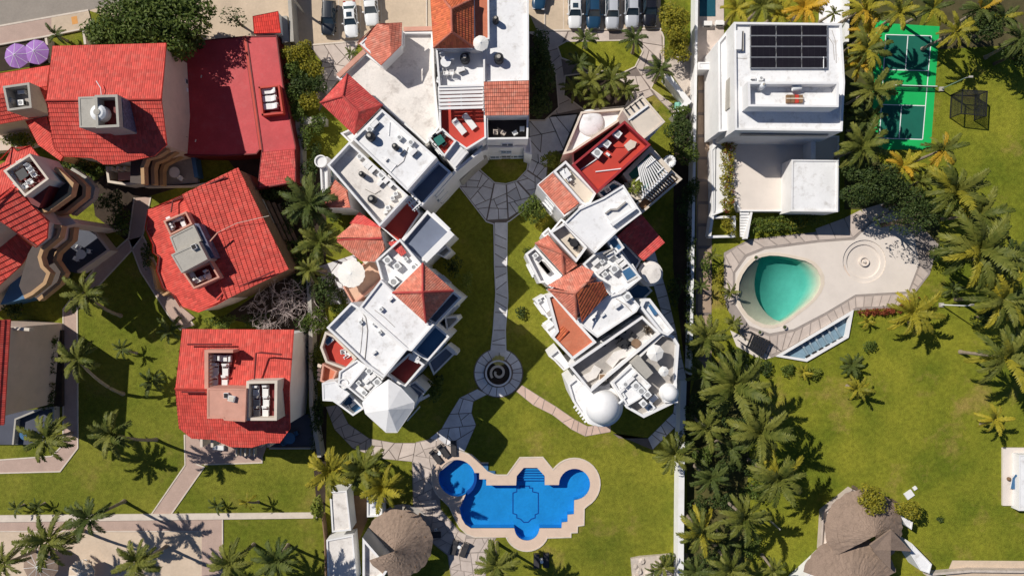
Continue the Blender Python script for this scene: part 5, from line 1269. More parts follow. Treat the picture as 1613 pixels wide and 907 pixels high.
roof(V7, [[(864, 456, hE), (915, 415, hE), (938, 438, hE), r2, r1], [(864, 456, hE), r1, (908, 503, hE)]], OTILE, lift=0.05)
roof(V7, [[(938, 438, hE), (957, 462, hE), (908, 503, hE), r1, r2]], OTILE2, lift=0.08)
for a, b in (((864, 456, hE), r1), (r1, r2), (r2, (938, 438, hE)), (r1, (908, 503, hE))): ridge(V7, a, b, OTILE)
block(V7, [(868, 456), (915, 419), (935, 439), (953, 462), (908, 498)], 12.6, WHITE, 0.1)
fl = block(V7, [(958, 466), (987, 457), (1008, 482), (1003, 491), (941, 532), (907, 506)], 12.2, WHITER, 0.3, WHITE, 0.22)
for i, (x, y, s_) in enumerate(((940, 497, 0.5), (949, 496, 0.6), (972, 481, 0.9), (987, 467, 1.2), (979, 458, 1.0), (935, 503, 0.5))): ac_unit(x, y, fl, 35, 'small unit on the white roof right of the crimson hip, %s' % ('lower left', 'left', 'centre', 'upper right, largest', 'top', 'lowest')[i], sc=s_)
pipe(V7, [(970, 470), (985, 480), (996, 492)], fl, 0.04, GREYF)
block(V7, [(861, 466), (872, 462), (909, 505), (940, 539), (902, 567), (868, 531), (876, 521)], 11.4, ORANGEF, 0.3, WHITE, 0.3)
roof(V7, [[(872, 529, 11.2), (887, 514, 11.35), (896, 521, 11.35), (881, 538, 11.2)]], OTILE2, lift=0.03)
for q, h in (([(842, 473), (857, 464), (876, 496), (864, 503)], 9.2), ([(858, 519), (884, 501), (893, 512), (870, 530)], 9.6), ([(864, 561), (879, 549), (899, 577), (888, 584), (873, 568)], 8.4)): block(V7, q, h, WHITER, 0.35, WHITE, 0.2)
ac_unit(849, 473, 8.85, 40, 'small white unit at the top of the small west ledge below the terracotta eave', sc=0.7); skylight(865, 493, 8.85, 40, 1.0, 0.6, 'grey slatted hatch on the small west ledge', GREYF)

V8 = bldg('domed_villa', 'white villa with the big white dome and furnished grey terrace', 'villa', 980, 590)
fl = block(V8, [(1012, 497), (1041, 525), (930, 618), (896, 577)], 11.4, GREYF, 1.35, WHITE, 0.28)
for i, (x, y) in enumerate(((982, 520), (995, 526), (971, 530), (974, 541), (985, 538), (984, 547), (949, 542), (978, 535), (988, 543), (996, 541))): chair(x, y, fl, 47 * i, 'black chair on the grey roof terrace, %s' % ('topmost', 'upper right', 'upper left', 'left of the table', 'above the table', 'below the table', 'far left by the wall', 'against the table', 'right of the table', 'far right')[i], 'black chairs on the grey terrace', BLACKP)
table(981, 541, fl, 0.5, 'black table between black chairs on the grey terrace', None, BLACKP); table(1000, 540, fl, 0.55, 'brown table with chairs on the grey terrace', None, WOOD)
r = mesh_thing('plant_pot', 'dry plant in a wide pot on the grey terrace corner', 'potted plant', 1018, 519, fl); s = MB(); s.lathe((0, 0, 0), [(0.35, 0), (0.5, 0.55), (0.42, 0.55), (0.4, 0.4), (0, 0.4)], 16); s.build('pot', CONC, r)
s = MB()
for i in range(60):
    a = R.uniform(0, 6.28); e_ = R.uniform(0.3, 1.4); l = R.uniform(0.5, 1.0); s.bar((0, 0, 0.4), (l * math.cos(a) * math.cos(e_), l * math.sin(a) * math.cos(e_), 0.4 + l * math.sin(e_)), 0.05, 0.02)
s.build('foliage', BARK, r)
r = mesh_thing('fire_pit', 'small square rusty fire bowl on the cream corner of the grey terrace', 'fire bowl', 949, 594, fl); s = MB(); s.box((0, 0, 0.25), (0.9, 0.9, 0.5)); s.build('casing', CREAM, r); s = MB(); s.box((-0.1, 0.1, 0.52), (0.55, 0.55, 0.05)); s.build('bowl', BROWND, r)
band(V8, 'terrace_bench', [(960, 575), (972, 560), (1006, 548), (1028, 527)], fl + 0.5, 1.0, 0.5, DIRTY); band(V8, 'terrace_bench', [(915, 600), (935, 590), (942, 578)], fl + 0.4, 0.9, 0.4, DIRTY)
block(V8, [(1014, 471), (1024, 470), (1062, 520), (1052, 529), (1040, 524), (1008, 484)], 11.9, WHITER, 0.6, WHITE, 0.3)
box_on(V8, 'planter_box', [(1021, 481), (1026, 479), (1036, 494), (1031, 497)], 11, 11.7, BLUET)
fl = block(V8, [(961, 603), (1042, 525), (1061, 528), (1070, 543), (1066, 600), (1068, 632), (1014, 658), (986, 642)], 11.0, GREYF, 0.9, WHITE, 0.3)
box_on(V8, 'lift_tower', [(994, 572), (1007, 560), (1029, 587), (1018, 597)], 9.5, 12.6, CONC)
block(V8, [(964, 602), (994, 575), (1026, 607), (1010, 627), (988, 640)], 11.6, WHITER, 0.3, WHITE, 0.2, 9.0, False)
for i, (x, y, s_) in enumerate(((992, 597, 1.1), (1000, 606, 1.2), (1008, 614, 1.2), (984, 604, 0.9), (1018, 620, 1.1), (1028, 627, 1.2), (1022, 640, 1.3), (1012, 634, 1.0), (979, 614, 0.8), (999, 588, 0.7))): ac_unit(x, y, 11.35 if i not in (5, 6) else fl, 42, 'AC unit on the cluttered roof beside the big dome, %s' % ('upper row left', 'upper row middle', 'upper row right', 'near the grey wall', 'right edge', 'by the small dome', 'lowest and largest', 'lower middle', 'beside the dome', 'by the lift tower')[i], sc=s_)
pipe(V8, [(975, 610), (985, 625), (975, 635)], 11.4, 0.15); pipe(V8, [(1000, 580), (1020, 605)], 11.4, 0.06, GREYF)
for i, (x, y) in enumerate(((1033, 556), (1046, 585))): parasol(x, y, fl, 0.6 if i else 1.0, 2.5, 'white %s on the corner roof by the lift tower' % ('pointed sunshade', 'smaller sunshade, lower one')[i], CANVAS, None, 4)
for q, h in (([(894, 605), (908, 594), (931, 617), (961, 603), (962, 625), (936, 670), (926, 667), (902, 632)], 9.8),): block(V8, q, h, WHITER, 0.3, WHITE, 0.25)
mb = MB(); c_ = W(950, 641, 10.5)
mb.lathe((c_.x, c_.y, 0), [(2.4, 0), (2.4, 10.0), (2.25, 10.0), (2.05, 10.05)] + [(2.0 * math.cos(rad(a)), 10.4 + 1.95 * math.sin(rad(a))) for a in range(0, 90, 8)] + [(0, 12.35)], 48); kid(mb, 'dome', WHITE, V8, True)
mb = MB(); c_ = W(1056, 620, 11.5)
mb.lathe((c_.x, c_.y, 0), [(1.05, 0), (1.05, 11.2)] + [(0.95 * math.cos(rad(a)), 11.3 + 0.95 * math.sin(rad(a))) for a in range(0, 90, 10)] + [(0, 12.25)], 32); kid(mb, 'small_dome', WHITE, V8, True)
block(V8, [(1047, 608), (1066, 608), (1068, 634), (1046, 634)], 11.3, WHITE, 0.2)
slats(V8, [(905, 636), (926, 664), (922, 667), (902, 640)], 9.4, 6, 0.2, WHITE, 'balcony_slat')

# ================================================================== RIGHT MODERN VILLA
V9 = bldg('modern_villa', 'boxy modern white villa with black solar panels on its flat roof', 'villa', 1230, 120)
block(V9, [(1156, 35), (1326, 37), (1331, 130), (1327, 207), (1158, 205)], 9.2, WHITER, 0.35, WHITE, 0.25, win=False)
block(V9, [(1131, 66), (1157, 36), (1158, 204), (1132, 208)], 6.2, WHITER, 0.25, WHITE, 0.25, win=False)
band(V9, 'wall_recess', [(1138, 122), (1136, 180)], 5.0, 0.4, 3.5, CONC); band(V9, 'wall_recess', [(1152, 100), (1150, 170)], 7.6, 0.25, 5.5, CONC)
fl = block(V9, [(1178, 129), (1322, 129), (1321, 169), (1179, 168)], 11.2, WHITER, 1.2, WHITE, 0.26, 8.0, False)
water_tank(1197, 138, fl, 'white round tank in the walled roof tray of the modern villa', 0.4, 'white rooftop tanks', WPAINT); gas_tank(1252, 141, fl, 10, 'white horizontal gas tank on the walled roof tray')
band(V9, 'recess_shade_strip', [(1168, 211.9), (1305, 212.9)], 7.9, 0.1, 0.7, GREYF)  # grey strip set on the wall, painted stand-in for a shaded recess
for q in ([(1129.6, 96), (1129.8, 128)], [(1129.8, 142), (1130.2, 182)]): band(V9, 'tall_window', q, 5.2, 0.12, 3.4, GLASS)
r = mesh_thing('crate', 'rusty red-brown crate on the walled roof tray', 'crate', 1250, 157, fl)
for k in range(4): s = MB(); s.box((-0.72 + 0.48 * k, 0, 0.2), (0.42, 0.9, 0.4)); s.build('crate_box', BROWND if k != 2 else REDF, r)
s = MB(); s.box((0, 0, 0.43), (2.0, 0.12, 0.05)); s.build('lid_bar', CREAM, r)
band(V9, 'lower_ledge', [(1158, 194), (1328, 196)], 8.6, 1.6, 0.5, DIRTY)
band(V9, 'roof_upstand', [(1162, 50), (1171, 50), (1171, 80)], 9.3, 0.15, 0.5, GREYF)
box_on(V9, 'roof_hood', [(1160, 48), (1169, 48), (1168, 78), (1160, 78)], 8.8, 9.5, WHITE)
sp = thing('solar_array', 'black solar array of twelve panels on the modern white roof', 'solar array', W(1242, 74, 8.9))
for j in range(4):
    for i in range(3):
        x0, x1 = 1183 + 40.3 * i, 1221.6 + 40.3 * i; y0, y1 = 41 + 17 * j, 55.4 + 17 * j
        A, B = W(x0, y1, 9.25), W(x1, y1, 9.25); C_, D_ = W(x1, y0, 9.5), W(x0, y0, 9.5)
        mb = MB(); lo = [p - Vector((0, 0, 0.06)) for p in (A, B, C_, D_)]
        mb.face([A, B, C_, D_]); 
        for k in range(4): mb.face([lo[k], lo[(k + 1) % 4], (A, B, C_, D_)[(k + 1) % 4], (A, B, C_, D_)[k]])
        o = kid(mb, 'solar_panel', SOLAR, sp)
        for k in range(3):
            t = (k + 1) / 4; mb = MB(); mb.bar(A.lerp(B, t) + Vector((0, 0, .008)), D_.lerp(C_, t) + Vector((0, 0, .008)), 0.02, 0.01); kid(mb, 'cell_line', BLACKP, sp)
for y in (40, 56.6, 73.6, 90.6, 107.5):
    mb = MB(); mb.bar(W(1181, y, 9.2), W(1303, y, 9.2), 0.1, 0.12); kid(mb, 'mounting_rail', STEEL, sp)
for x in (1182, 1222.3, 1262.6, 1303):
    mb = MB(); mb.bar(W(x, 40, 9.18), W(x, 108, 9.18), 0.1, 0.12); kid(mb, 'mounting_rail', STEEL, sp)
pipe(V9, [(1303, 56), (1312, 70), (1314, 95)], 8.9, 0.04, GREYF); pipe(V9, [(1310, 48), (1316, 66), (1317, 100)], 8.9, 0.04, GREYF); pipe(V9, [(1157, 92), (1176, 93)], 8.9, 0.04, GREYF); pipe(V9, [(1297, 90), (1297, 108)], 9.4, 0.05)
for i, (x, y) in enumerate(((1185, 124), (1197, 125))): ac_unit(x, y, 8.9, 0, 'small white unit on the modern roof below the solar array, %s' % ('left', 'right')[i], sc=0.7)
block(V9, [(1120, 236), (1136, 218), (1149, 222), (1149, 330), (1122, 340)], 1.6, WHITE, 0.3, win=False)
block(V9, [(1148, 214), (1322, 214), (1322, 333), (1166, 333), (1148, 300)], 1.5, DECKP, 0.12, WHITE, 0.2, win=False)
fl = block(V9, [(1247, 251), (1321, 252), (1320, 334), (1246, 333)], 4.6, WHITER, 0.12, WHITE, 0.22, 1.0, False)
band(V9, 'glass_rail', [(1236, 258), (1236, 330)], 2.4, 0.06, 1.0, GLASSB); band(V9, 'terrace_pier', [(1281, 218), (1281, 252)], 3.8, 0.6, 2.6, WHITE)
for k in range(9): band(V9, 'stair_tread', [(1166, 336 + 4.4 * k), (1180, 336 + 4.4 * k)], 1.35 - 0.14 * k, 0.34, 0.2, WHITE)
band(V9, 'stair_wall', [(1184, 334), (1176, 376)], 1.5, 0.25, 1.5, WHITE); band(V9, 'planter_wall', [(1123, 342), (1157, 342), (1157, 372), (1116, 373)], 1.2, 0.3, 1.2, WHITE)
r = mesh_thing('floor_lamp', 'white standing lamp casting a small shadow on the modern terrace', 'floor lamp', 1238, 297, 1.38); s = MB(); s.tube([(0, 0, 0), (0, 0, 1.7)], [0.04, 0.04], 8); s.build('pole', WPAINT, r); s = MB(); s.lathe((0, 0, 1.65), [(0.45, 0), (0.1, 0.3), (0, 0.32)], 16); s.build('shade', WPAINT, r); s = MB(); s.lathe((0, 0, 0), [(0.25, 0), (0.25, 0.05), (0, 0.05)], 14); s.build('base', WPAINT, r)
ac_unit(1113, 40, 0.07, 0, 'white AC unit on the service pad by the plunge pool, left of two', sc=1.3); ac_unit(1132, 39, 0.07, 0, 'white AC unit on the service pad by the plunge pool, right of two', sc=1.3)
block(V9, [(1100, 98), (1130, 98), (1131, 110), (1100, 110)], 2.4, WHITER, 0.1, WHITE, win=False); box_on(V9, 'service_pad', [(1101, 28), (1140, 28), (1140, 57), (1101, 57)], 0, 0.06, BLUEG)
box_on(V9, 'plunge_pool', [(1102, -40), (1127, -40), (1127, 26), (1102, 26)], 0, 0.12, mat('dark_teal_water', (0.02, 0.09, 0.12), 0.1, 1, 0.05, spec=0.6))

def wall_thing(name, label, pts, h, wd, m, cat='wall'):
    r = bldg(name, label, cat, *pts[len(pts) // 2]); band(r, 'wall_run', pts, h, wd, h, m); return r
wall_thing('boundary_wall', 'white wall along the lawn beside the dense palms', [(1077, 600), (1074, 700), (1073, 800), (1072, 940)], 2.3, 0.75, WHITE)
wall_thing('boundary_wall', 'tall white wall between the planting and the brown driveway', [(1098, -40), (1096, 110), (1093, 300), (1090, 480), (1088, 590)], 2.2, 0.35, WHITE)
wall_thing('garden_wall', 'white slanting wall beside the limestone rubble', [(1050, 118), (1084, 160), (1062, 184)], 2.2, 0.7, WHITE)
wall_thing('boundary_wall', 'white wall between the driveway and the modern villa', [(1126, 112), (1124, 330), (1118, 372)], 1.6, 0.35, WHITE)
wall_thing('boundary_wall', 'white wall beside the yellow palms and modern villa', [(1336, -40), (1334, 66)], 2.2, 0.5, WHITE)
wall_thing('gate_post', 'pale square gate posts beside the small street palm', [(131, 46), (134, 70)], 1.6, 0.3, KERB, 'gate post')
wall_thing('gate_post', 'second pale post beside the leafy tree trunk', [(146, 50), (149, 70)], 1.6, 0.3, KERB, 'gate post')
wall_thing('garden_wall', 'low pale wall beside the purple parasols', [(72, 60), (78, 98)], 1.4, 0.3, KERB)
wall_thing('fence', 'dark timber fence between bottom lawn and the pool huts', [(507, 812), (511, 850), (513, 930)], 1.5, 0.12, WOOD, 'fence')
set_windows()
# ================================================================== thatched roofs, huts, poolside
def thatch_cone(parent, c, r_, h0, h1, name='thatch_roof', seg=40, a0=0, a1=360, layers=7):
    mb = MB(); n = seg
    prof = []
    for k in range(layers):
        t0, t1 = k / layers, (k + 1) / layers
        ra, rb = r_ * (1 - t0), r_ * (1 - t1)
        za, zb = h0 + (h1 - h0) * t0, h0 + (h1 - h0) * t1
        prof += [(ra * 1.03 + 0.03, za - 0.1), (rb, zb)]
    v0 = []
    for i in range(n + 1):
        a = rad(a0 + (a1 - a0) * i / n); row = []
        for j, (q, z) in enumerate(prof):
            jr = 1 + R.uniform(-0.02, 0.02) if 0 < i < n else 1
            row.append((c.x + q * jr * math.cos(a), c.y + q * jr * math.sin(a), z + R.uniform(-0.035, 0.035)))
        v0.append(row)
    if a1 - a0 >= 359.9: v0[-1] = v0[0]
    for i in range(n):
        for j in range(len(prof) - 1): mb.face([v0[i][j], v0[i + 1][j], v0[i + 1][j + 1], v0[i][j + 1]])
    return kid(mb, name, THATCH, parent)
T1 = bldg('thatched_pavilion', 'round brown thatched pavilion beside the pool terrace', 'pavilion', 622, 858)
c1 = W(624, 864, 5.2)
thatch_cone(T1, c1, 4.15, 3.4, 5.9, a0=-150, a1=152, layers=9, seg=56)
for k in range(8):
    a = rad(-120 + 34 * k); mb = MB(); mb.tube([(c1.x + 3.5 * math.cos(a), c1.y + 3.5 * math.sin(a), 0), (c1.x + 3.5 * math.cos(a), c1.y + 3.5 * math.sin(a), 3.8)], [0.12, 0.1], 8); kid(mb, 'post', WOOD, T1)
mb = MB(); mb.lathe((c1.x, c1.y, 0), [(3.9, -0.05), (3.9, 0.1), (0, 0.1)], 32); kid(mb, 'floor', GREYF, T1)
block(T1, [(571, 846), (613, 894), (600, 915), (571, 915)], 3.6, DIRTY, 0.6, WHITE, 0.28, win=False)
def hut(label, pts, h, m, px, py, par=0.15):
    r = bldg('pool_hut', label, 'hut', px, py); block(r, pts, h, m, par, WHITE, 0.2, win=False); return r
hut('long white-roofed pool hut under the yellow palms', [(519, 774), (546, 772), (553, 835), (523, 838)], 3.0, DIRTY, 535, 805)
hut('small square white hut under the yellow palm', [(578, 783), (602, 785), (602, 813), (578, 814)], 2.6, WHITER, 590, 800)
hut('low grey-stained roof slab at the bottom beside the thatch', [(514, 850), (556, 842), (562, 915), (516, 915)], 2.4, DIRTY, 538, 880)
pave('path', [(556, 780), (577, 780), (580, 815), (566, 850), (556, 842)], 0.04, BROWND)
T2 = bldg('thatched_pavilion', 'large brown thatched pavilion with ridge cap on the sunny lawn', 'pavilion', 1372, 852)
c2_ = W(1376, 842, 5.5)
thatch_cone(T2, c2_, 4.75, 3.2, 5.9, a0=-60, a1=225, layers=9, seg=56)
c3_ = W(1350, 930, 4.5); thatch_cone(T2, c3_, 5.9, 2.7, 4.8, a0=15, a1=165, name='lower_thatch', layers=9, seg=40)
for q in ([(1371, 858, 6.0), (1404, 834, 6.4), (1403, 866, 5.9), (1376, 866, 5.7)], [(1374, 866, 5.7), (1403, 866, 5.9), (1403, 897, 4.6)], [(1404, 834, 6.4), (1436, 868, 4.8), (1403, 866, 5.9)]):
    mb = MB(); P = [W(*p) for p in q]
    nn = (P[1] - P[0]).cross(P[2] - P[0])
    if nn.z < 0: P = P[::-1]
    mb.face(P); mb.face([p - Vector((0, 0, 0.3)) for p in P][::-1])
    for i in range(len(P)): mb.face([P[i - 1] - Vector((0, 0, .3)), P[i] - Vector((0, 0, .3)), P[i], P[i - 1]])
    kid(mb, 'ridge_thatch', THATCH, T2)
terr = [(1293, 866), (1297, 806), (1342, 770), (1352, 774), (1356, 800), (1326, 830), (1322, 862), (1302, 872)]
box_on(T2, 'terrace_floor', terr, -0.02, 0.35, SLAB)
band(T2, 'terrace_wall', terr[:3], 0.9, 0.25, 0.9, SLAB)
for x, y in ((1344, 791), (1318, 816), (1314, 852)): box_on(T2, 'terrace_pillar', [(x, y), (x + 8, y - 4), (x + 11, y + 4), (x + 3, y + 8)], 0, 3.0, WHITE)
block(T2, [(1285, 893), (1318, 861), (1327, 870), (1300, 888), (1270, 925), (1250, 925)], 2.6, WHITER, 0.1, WHITE, 0.2, win=False)
for q in ([(1418, 812), (1438, 822), (1436, 834), (1428, 828)], [(1436, 855), (1468, 888), (1464, 903), (1450, 898), (1434, 872)]): block(T2, q, 2.6, WHITER, 0.1, WHITE, 0.15, win=False)
band(T2, 'garden_wall', [(1460, 905), (1530, 899), (1613, 900), (1680, 902)], 0.9, 0.3, 0.9, ROCK)
P3 = bldg('garden_shed', 'pale roof slab at the right edge of the sunny lawn', 'shed', 1605, 752)
box_on(P3, 'deck', [(1580, 705), (1640, 705), (1640, 796), (1580, 796)], -0.02, 0.3, DECKP)
block(P3, [(1605, 716), (1690, 716), (1690, 804), (1605, 804)], 1.3, WHITER, 0.1, WHITE, 0.2, win=False)
lounger(1595, 757, 0.3, 80, 'blue lounger with white towel in shade on the pale deck', None, BLUET)
r = mesh_thing('ball', 'small dark ball on the pale deck beside the blue lounger', 'ball', 1587, 753, 0.3); s = MB(); s.lathe((0, 0, 0.26), [(0, -0.26)] + [(0.26 * math.cos(rad(a)), 0.26 * math.sin(rad(a))) for a in range(-75, 90, 15)] + [(0, 0.26)], 14); o = s.build('shell', BROWND, r, smooth=True)
RK = bldg('rock_feature', 'pale rock garden with a cut stone block at the bottom lawn corner', 'rock garden', 1030, 890)
box_on(RK, 'stone_base', [(994, 880), (1008, 877), (1056, 873), (1056, 930), (998, 930)], -0.02, 0.5, ROCK)
for i in range(16):
    x, y = R.uniform(1000, 1054), R.uniform(878, 915); c_ = W(x, y); mb = MB(); q = R.uniform(0.3, 0.8)
    mb.lathe((c_.x, c_.y, 0.4), [(q, 0), (q * R.uniform(.8, 1.05), q * 0.3), (q * 0.55, q * R.uniform(.5, .8)), (0, q * 0.7)], 7, sx=R.uniform(.7, 1.2)); kid(mb, 'rock', ROCK, RK)
# loungers round the pool
for i, (x, y, a, l) in enumerate(((687, 718, 127, 'charcoal pool lounger in sun left of the round pool, left of a pair'), (699, 709, 127, 'charcoal pool lounger right of a pair at the shade edge by the round pool'), (715, 705, 92, 'dark lounger in blue shade on the flagstones above the round pool'),
                               (716, 860, 75, 'charcoal lounger in sun below the pool, left of the pair'), (732, 864, 68, 'charcoal lounger in sun below the pool, right of the pair'), (683, 841, 184, 'charcoal lounger at the shadow edge of the round thatch'),
                               (845, 881, 90, 'dark blue lounger on the lawn below the pool, left of the pair'), (860, 880, 90, 'dark blue lounger on the lawn below the pool, right of the pair'))):
    lounger(x, y, 0.08 if i < 6 else 0.01, a, l, 'dark loungers round the pool', DCUSH, BLACK, 2.0, 0.75)
for x, y, l in ((853, 881, 'small pale side table between two dark loungers on the lawn'), (724, 858, 'small pale side table between the two loungers below the pool'), (693, 712, 'small pale table between the two loungers by the round pool')):
    table(x, y, 0.05, 0.22, l, None, WPAINT)
ac_unit(687, 833, 0.08, 10, 'small pale box beside the lounger by the thatch shadow', None, 0.5)
# right deck furniture
r = mesh_thing('slatted_canopy', 'black slatted pergola screen at the pool deck corner', 'pergola', 1193, 541, 0)
qq = [(1176, 544), (1184, 524), (1214, 538), (1203, 560)]
for i in range(8):
    a, b = Vector(qq[0]).lerp(Vector(qq[3]), (i + 0.5) / 8), Vector(qq[1]).lerp(Vector(qq[2]), (i + 0.5) / 8); mb = MB(); mb.bar(W(a.x, a.y, 1.0), W(b.x, b.y, 1.0), 0.24, 0.08); kid(mb, 'slat', BLACK, r)
for a, b in ((qq[0], qq[3]), (qq[1], qq[2]), ((1162, 535), (1205, 565)), ((1182, 522), (1226, 548))): mb = MB(); mb.bar(W(*a, 0.95), W(*b, 0.95), 0.1, 0.1); kid(mb, 'frame_rail', BLACK, r)
for p in qq: mb = MB(); mb.bar(W(*p, 0.9), W(*p, 0.9) * 1.0 - Vector((0, 0, 0.9)), 0.08, 0.08); kid(mb, 'post', BLACK, r)
pave('pool_deck', [(1166, 528), (1215, 563), (1205, 566), (1190, 562), (1160, 545), (1150, 520)], 0.04, DECKP)
for i, (x, y, l) in enumerate(((1190, 406, 'small dark pot on the teal pool edge at the upper left'), (1235, 515, 'small dark pot on the teal pool edge at the bottom'), (1196, 523, 'dark pot on the paved border near the black slats'))):
    r = mesh_thing('plant_pot', l, 'plant pot', x, y, 0.12); s = MB(); s.lathe((0, 0, 0), [(0.2, 0), (0.3, 0.35), (0.25, 0.35), (0.22, 0.28), (0, 0.28)], 12); s.build('pot', GREYF, r); s = MB(); s.lathe((0, 0, 0.3), [(0.2, 0), (0.1, 0.12), (0, 0.15)], 8); s.build('plant', LDARK, r)

# fountain planter in the ring
FT = bldg('spiral_planter', 'round planter with spiral white kerb in the flagstone ring', 'planter', 785, 587)
mb = MB(); c_ = W(785, 587); mb.lathe((c_.x, c_.y, 0), [(1.72, 0), (1.72, 0.5), (1.52, 0.5), (1.52, 0.25), (0, 0.25)], 40); kid(mb, 'outer_kerb', SLABG, FT)
mb = MB(); mb.lathe((c_.x, c_.y, 0), [(1.5, 0.26), (0, 0.28)], 40); kid(mb, 'soil', SOIL, FT)
sp_pts = [(785 + (4.5 + 8.0 * t) * math.cos(rad(200 - 420 * t)), 587 + (4.5 + 8.0 * t) * math.sin(rad(200 - 420 * t))) for t in [k / 30 for k in range(31)]]
band(FT, 'spiral_kerb', sp_pts, 0.62, 0.3, 0.6, KERB)

# lamp posts and masts (base px, height)
def lamp_post(px, py, h, label, m=STEEL, head=True, r0=0.09):
    r = mesh_thing('lamp_post', label, 'lamp post', px, py, 0, 0); s = MB(); s.tube([(0, 0, 0), (0, 0, h)], [r0, r0 * 0.7], 10); s.build('pole', m, r)
    s = MB(); s.box((0, 0, 0.12), (0.55, 0.55, 0.24)); s.build('base', CONC, r)
    if head:
        s = MB(); s.bar((0, 0, h), (0.5, 0.1, h + 0.1), 0.07, 0.07); s.build('arm', m, r); s = MB(); s.box((0.6, 0.12, h + 0.1), (0.5, 0.24, 0.1)); s.build('lamp_head', CONC, r)
    return r
lamp_post(1482, 141, 4.9, 'grey lamp post on the pale base beside the green court', STEEL)
lamp_post(1482, 480, 5.1, 'thin pale lamp post on the sunny lawn by the dark palms', WPAINT)
lamp_post(1207, 814, 4.6, 'thin grey mast on the lawn left of the big thatch', CONC, False, 0.12)
# black-framed practice net
r = mesh_thing('practice_net', 'black-framed sports practice cage on the lawn beside the court', 'sports cage', 1520, 170, 0)
A = [W(1498, 150), W(1536, 152), W(1534, 190), W(1496, 186)]
H_ = 2.3
for i in range(4):
    a, b = A[i], A[(i + 1) % 4]
    for z in ((0.06, H_) if i in (0, 1, 3) else (H_,)):
        mb = MB(); mb.bar(a + Vector((0, 0, z)), b + Vector((0, 0, z)), 0.1, 0.1); kid(mb, 'frame_bar', BLACK, r)
    mb = MB(); mb.bar(a, a + Vector((0, 0, H_)), 0.1, 0.1); kid(mb, 'post', BLACK, r)
net = MB()
for f in (([A[0], A[1]], 0), ([A[1], A[2]], 0), ([A[3], A[0]], 0)):
    a, b = f[0]
    for k in range(1, 24):
        p = a.lerp(b, k / 24); net.bar(p, p + Vector((0, 0, H_)), 0.022, 0.022)
    for k in range(1, 14): net.bar(a + Vector((0, 0, H_ * k / 14)), b + Vector((0, 0, H_ * k / 14)), 0.022, 0.022)
for k in range(1, 24):
    net.bar(A[0].lerp(A[1], k / 24) + Vector((0, 0, H_)), A[3].lerp(A[2], k / 24) + Vector((0, 0, H_)), 0.022, 0.022); net.bar(A[0].lerp(A[3], k / 24) + Vector((0, 0, H_)), A[1].lerp(A[2], k / 24) + Vector((0, 0, H_)), 0.022, 0.022)
kid(net, 'net', BLACKP, r)
r = mesh_thing('court_net', 'low dark net across the middle of the green court', 'net', 1425, 138, 0)
for p in ((1392, 137), (1470, 139.5)): mb = MB(); mb.bar(W(*p), W(*p) + Vector((0, 0, 1.0)), 0.09, 0.09); kid(mb, 'post', BLACK, r)
mb = MB()
for k in range(9): mb.bar(W(1392, 137) + Vector((0, 0, 0.1 + 0.1 * k)), W(1470, 139.5) + Vector((0, 0, 0.1 + 0.1 * k)), 0.02, 0.02)
for k in range(60): p = W(1392, 137).lerp(W(1470, 139.5), k / 59); mb.bar(p + Vector((0, 0, 0.1)), p + Vector((0, 0, 0.9)), 0.02, 0.02)
kid(mb, 'mesh', BLACKP, r)
mb = MB(); mb.bar(W(1392, 137) + Vector((0, 0, 0.93)), W(1470, 139.5) + Vector((0, 0, 0.93)), 0.08, 0.07); kid(mb, 'top_tape', WPAINT, r)
r = mesh_thing('ball', 'round green ball in the corner of the games court', 'ball', 1387, 41, 0.02); s = MB(); s.lathe((0, 0, 0.55), [(0, -0.55)] + [(0.55 * math.cos(rad(a)), 0.55 * math.sin(rad(a))) for a in range(-75, 90, 15)] + [(0, 0.55)], 18); s.build('shell', COURTG, r, smooth=True)
# purple parasols and small street things
parasol(22, 86, 0.05, 1.62, 2.6, 'purple patio parasol nearer the left edge', PURPLE, 'two purple parasols', 8); parasol(53, 80, 0.05, 1.62, 2.6, 'purple patio parasol nearer the gabled house', PURPLE, 'two purple parasols', 8)
parasol(58, 893, 0, 2.3, 2.9, 'brown thatch parasol on the sand at bottom left', THATCH, None, 12)
parasol(124, 905, 0, 1.7, 2.6, 'sand-coloured parasol at the bottom edge shading the blue lounger', SAND, None, 10)
lounger(135, 891, 0.02, 95, 'bright blue beach lounger on the sand', None, POOLT)
r = mesh_thing('utility_box', 'teal garden box by the white wall beside the rubble', 'box', 1067, 168, 0.1); s = MB(); s.box((0, 0, 0.3), (0.9, 0.7, 0.6)); s.build('box_body', TEAL, r); s = MB(); s.box((0, 0, 0.62), (1.0, 0.8, 0.06)); s.build('lid', mat('aqua_paint', (0.2, 0.45, 0.36), 0.1), r)
for x, y, w_, l in ((1431, 778, 1.1, 'white square slab on the lawn above the thatch'), (1440, 768, 0.5, 'small white stone on the lawn above the white slab')):
    r = mesh_thing('garden_slab', l, 'slab', x, y, 0, 0.6); s = MB(); s.box((0, 0, 0.12), (w_, w_ * 0.8, 0.24)); s.build('slab_top', WHITE, r)
# power pole beside the car park
r = mesh_thing('utility_pole', 'grey utility pole with transformer beside the sandy car park', 'utility pole', 478, 20, 0); s = MB(); s.tube([(0, 0, 0), (0, 0, 8.5)], [0.17, 0.12], 10); s.build('pole', CONC, r); s = MB(); s.lathe((0.45, 0, 6.4), [(0.32, 0), (0.32, 1.0), (0, 1.05)], 14); s.build('transformer', GREYF, r); s = MB(); s.bar((-0.9, 0, 8.0), (0.9, 0, 8.0), 0.12, 0.12); s.build('crossarm', WOOD, r)

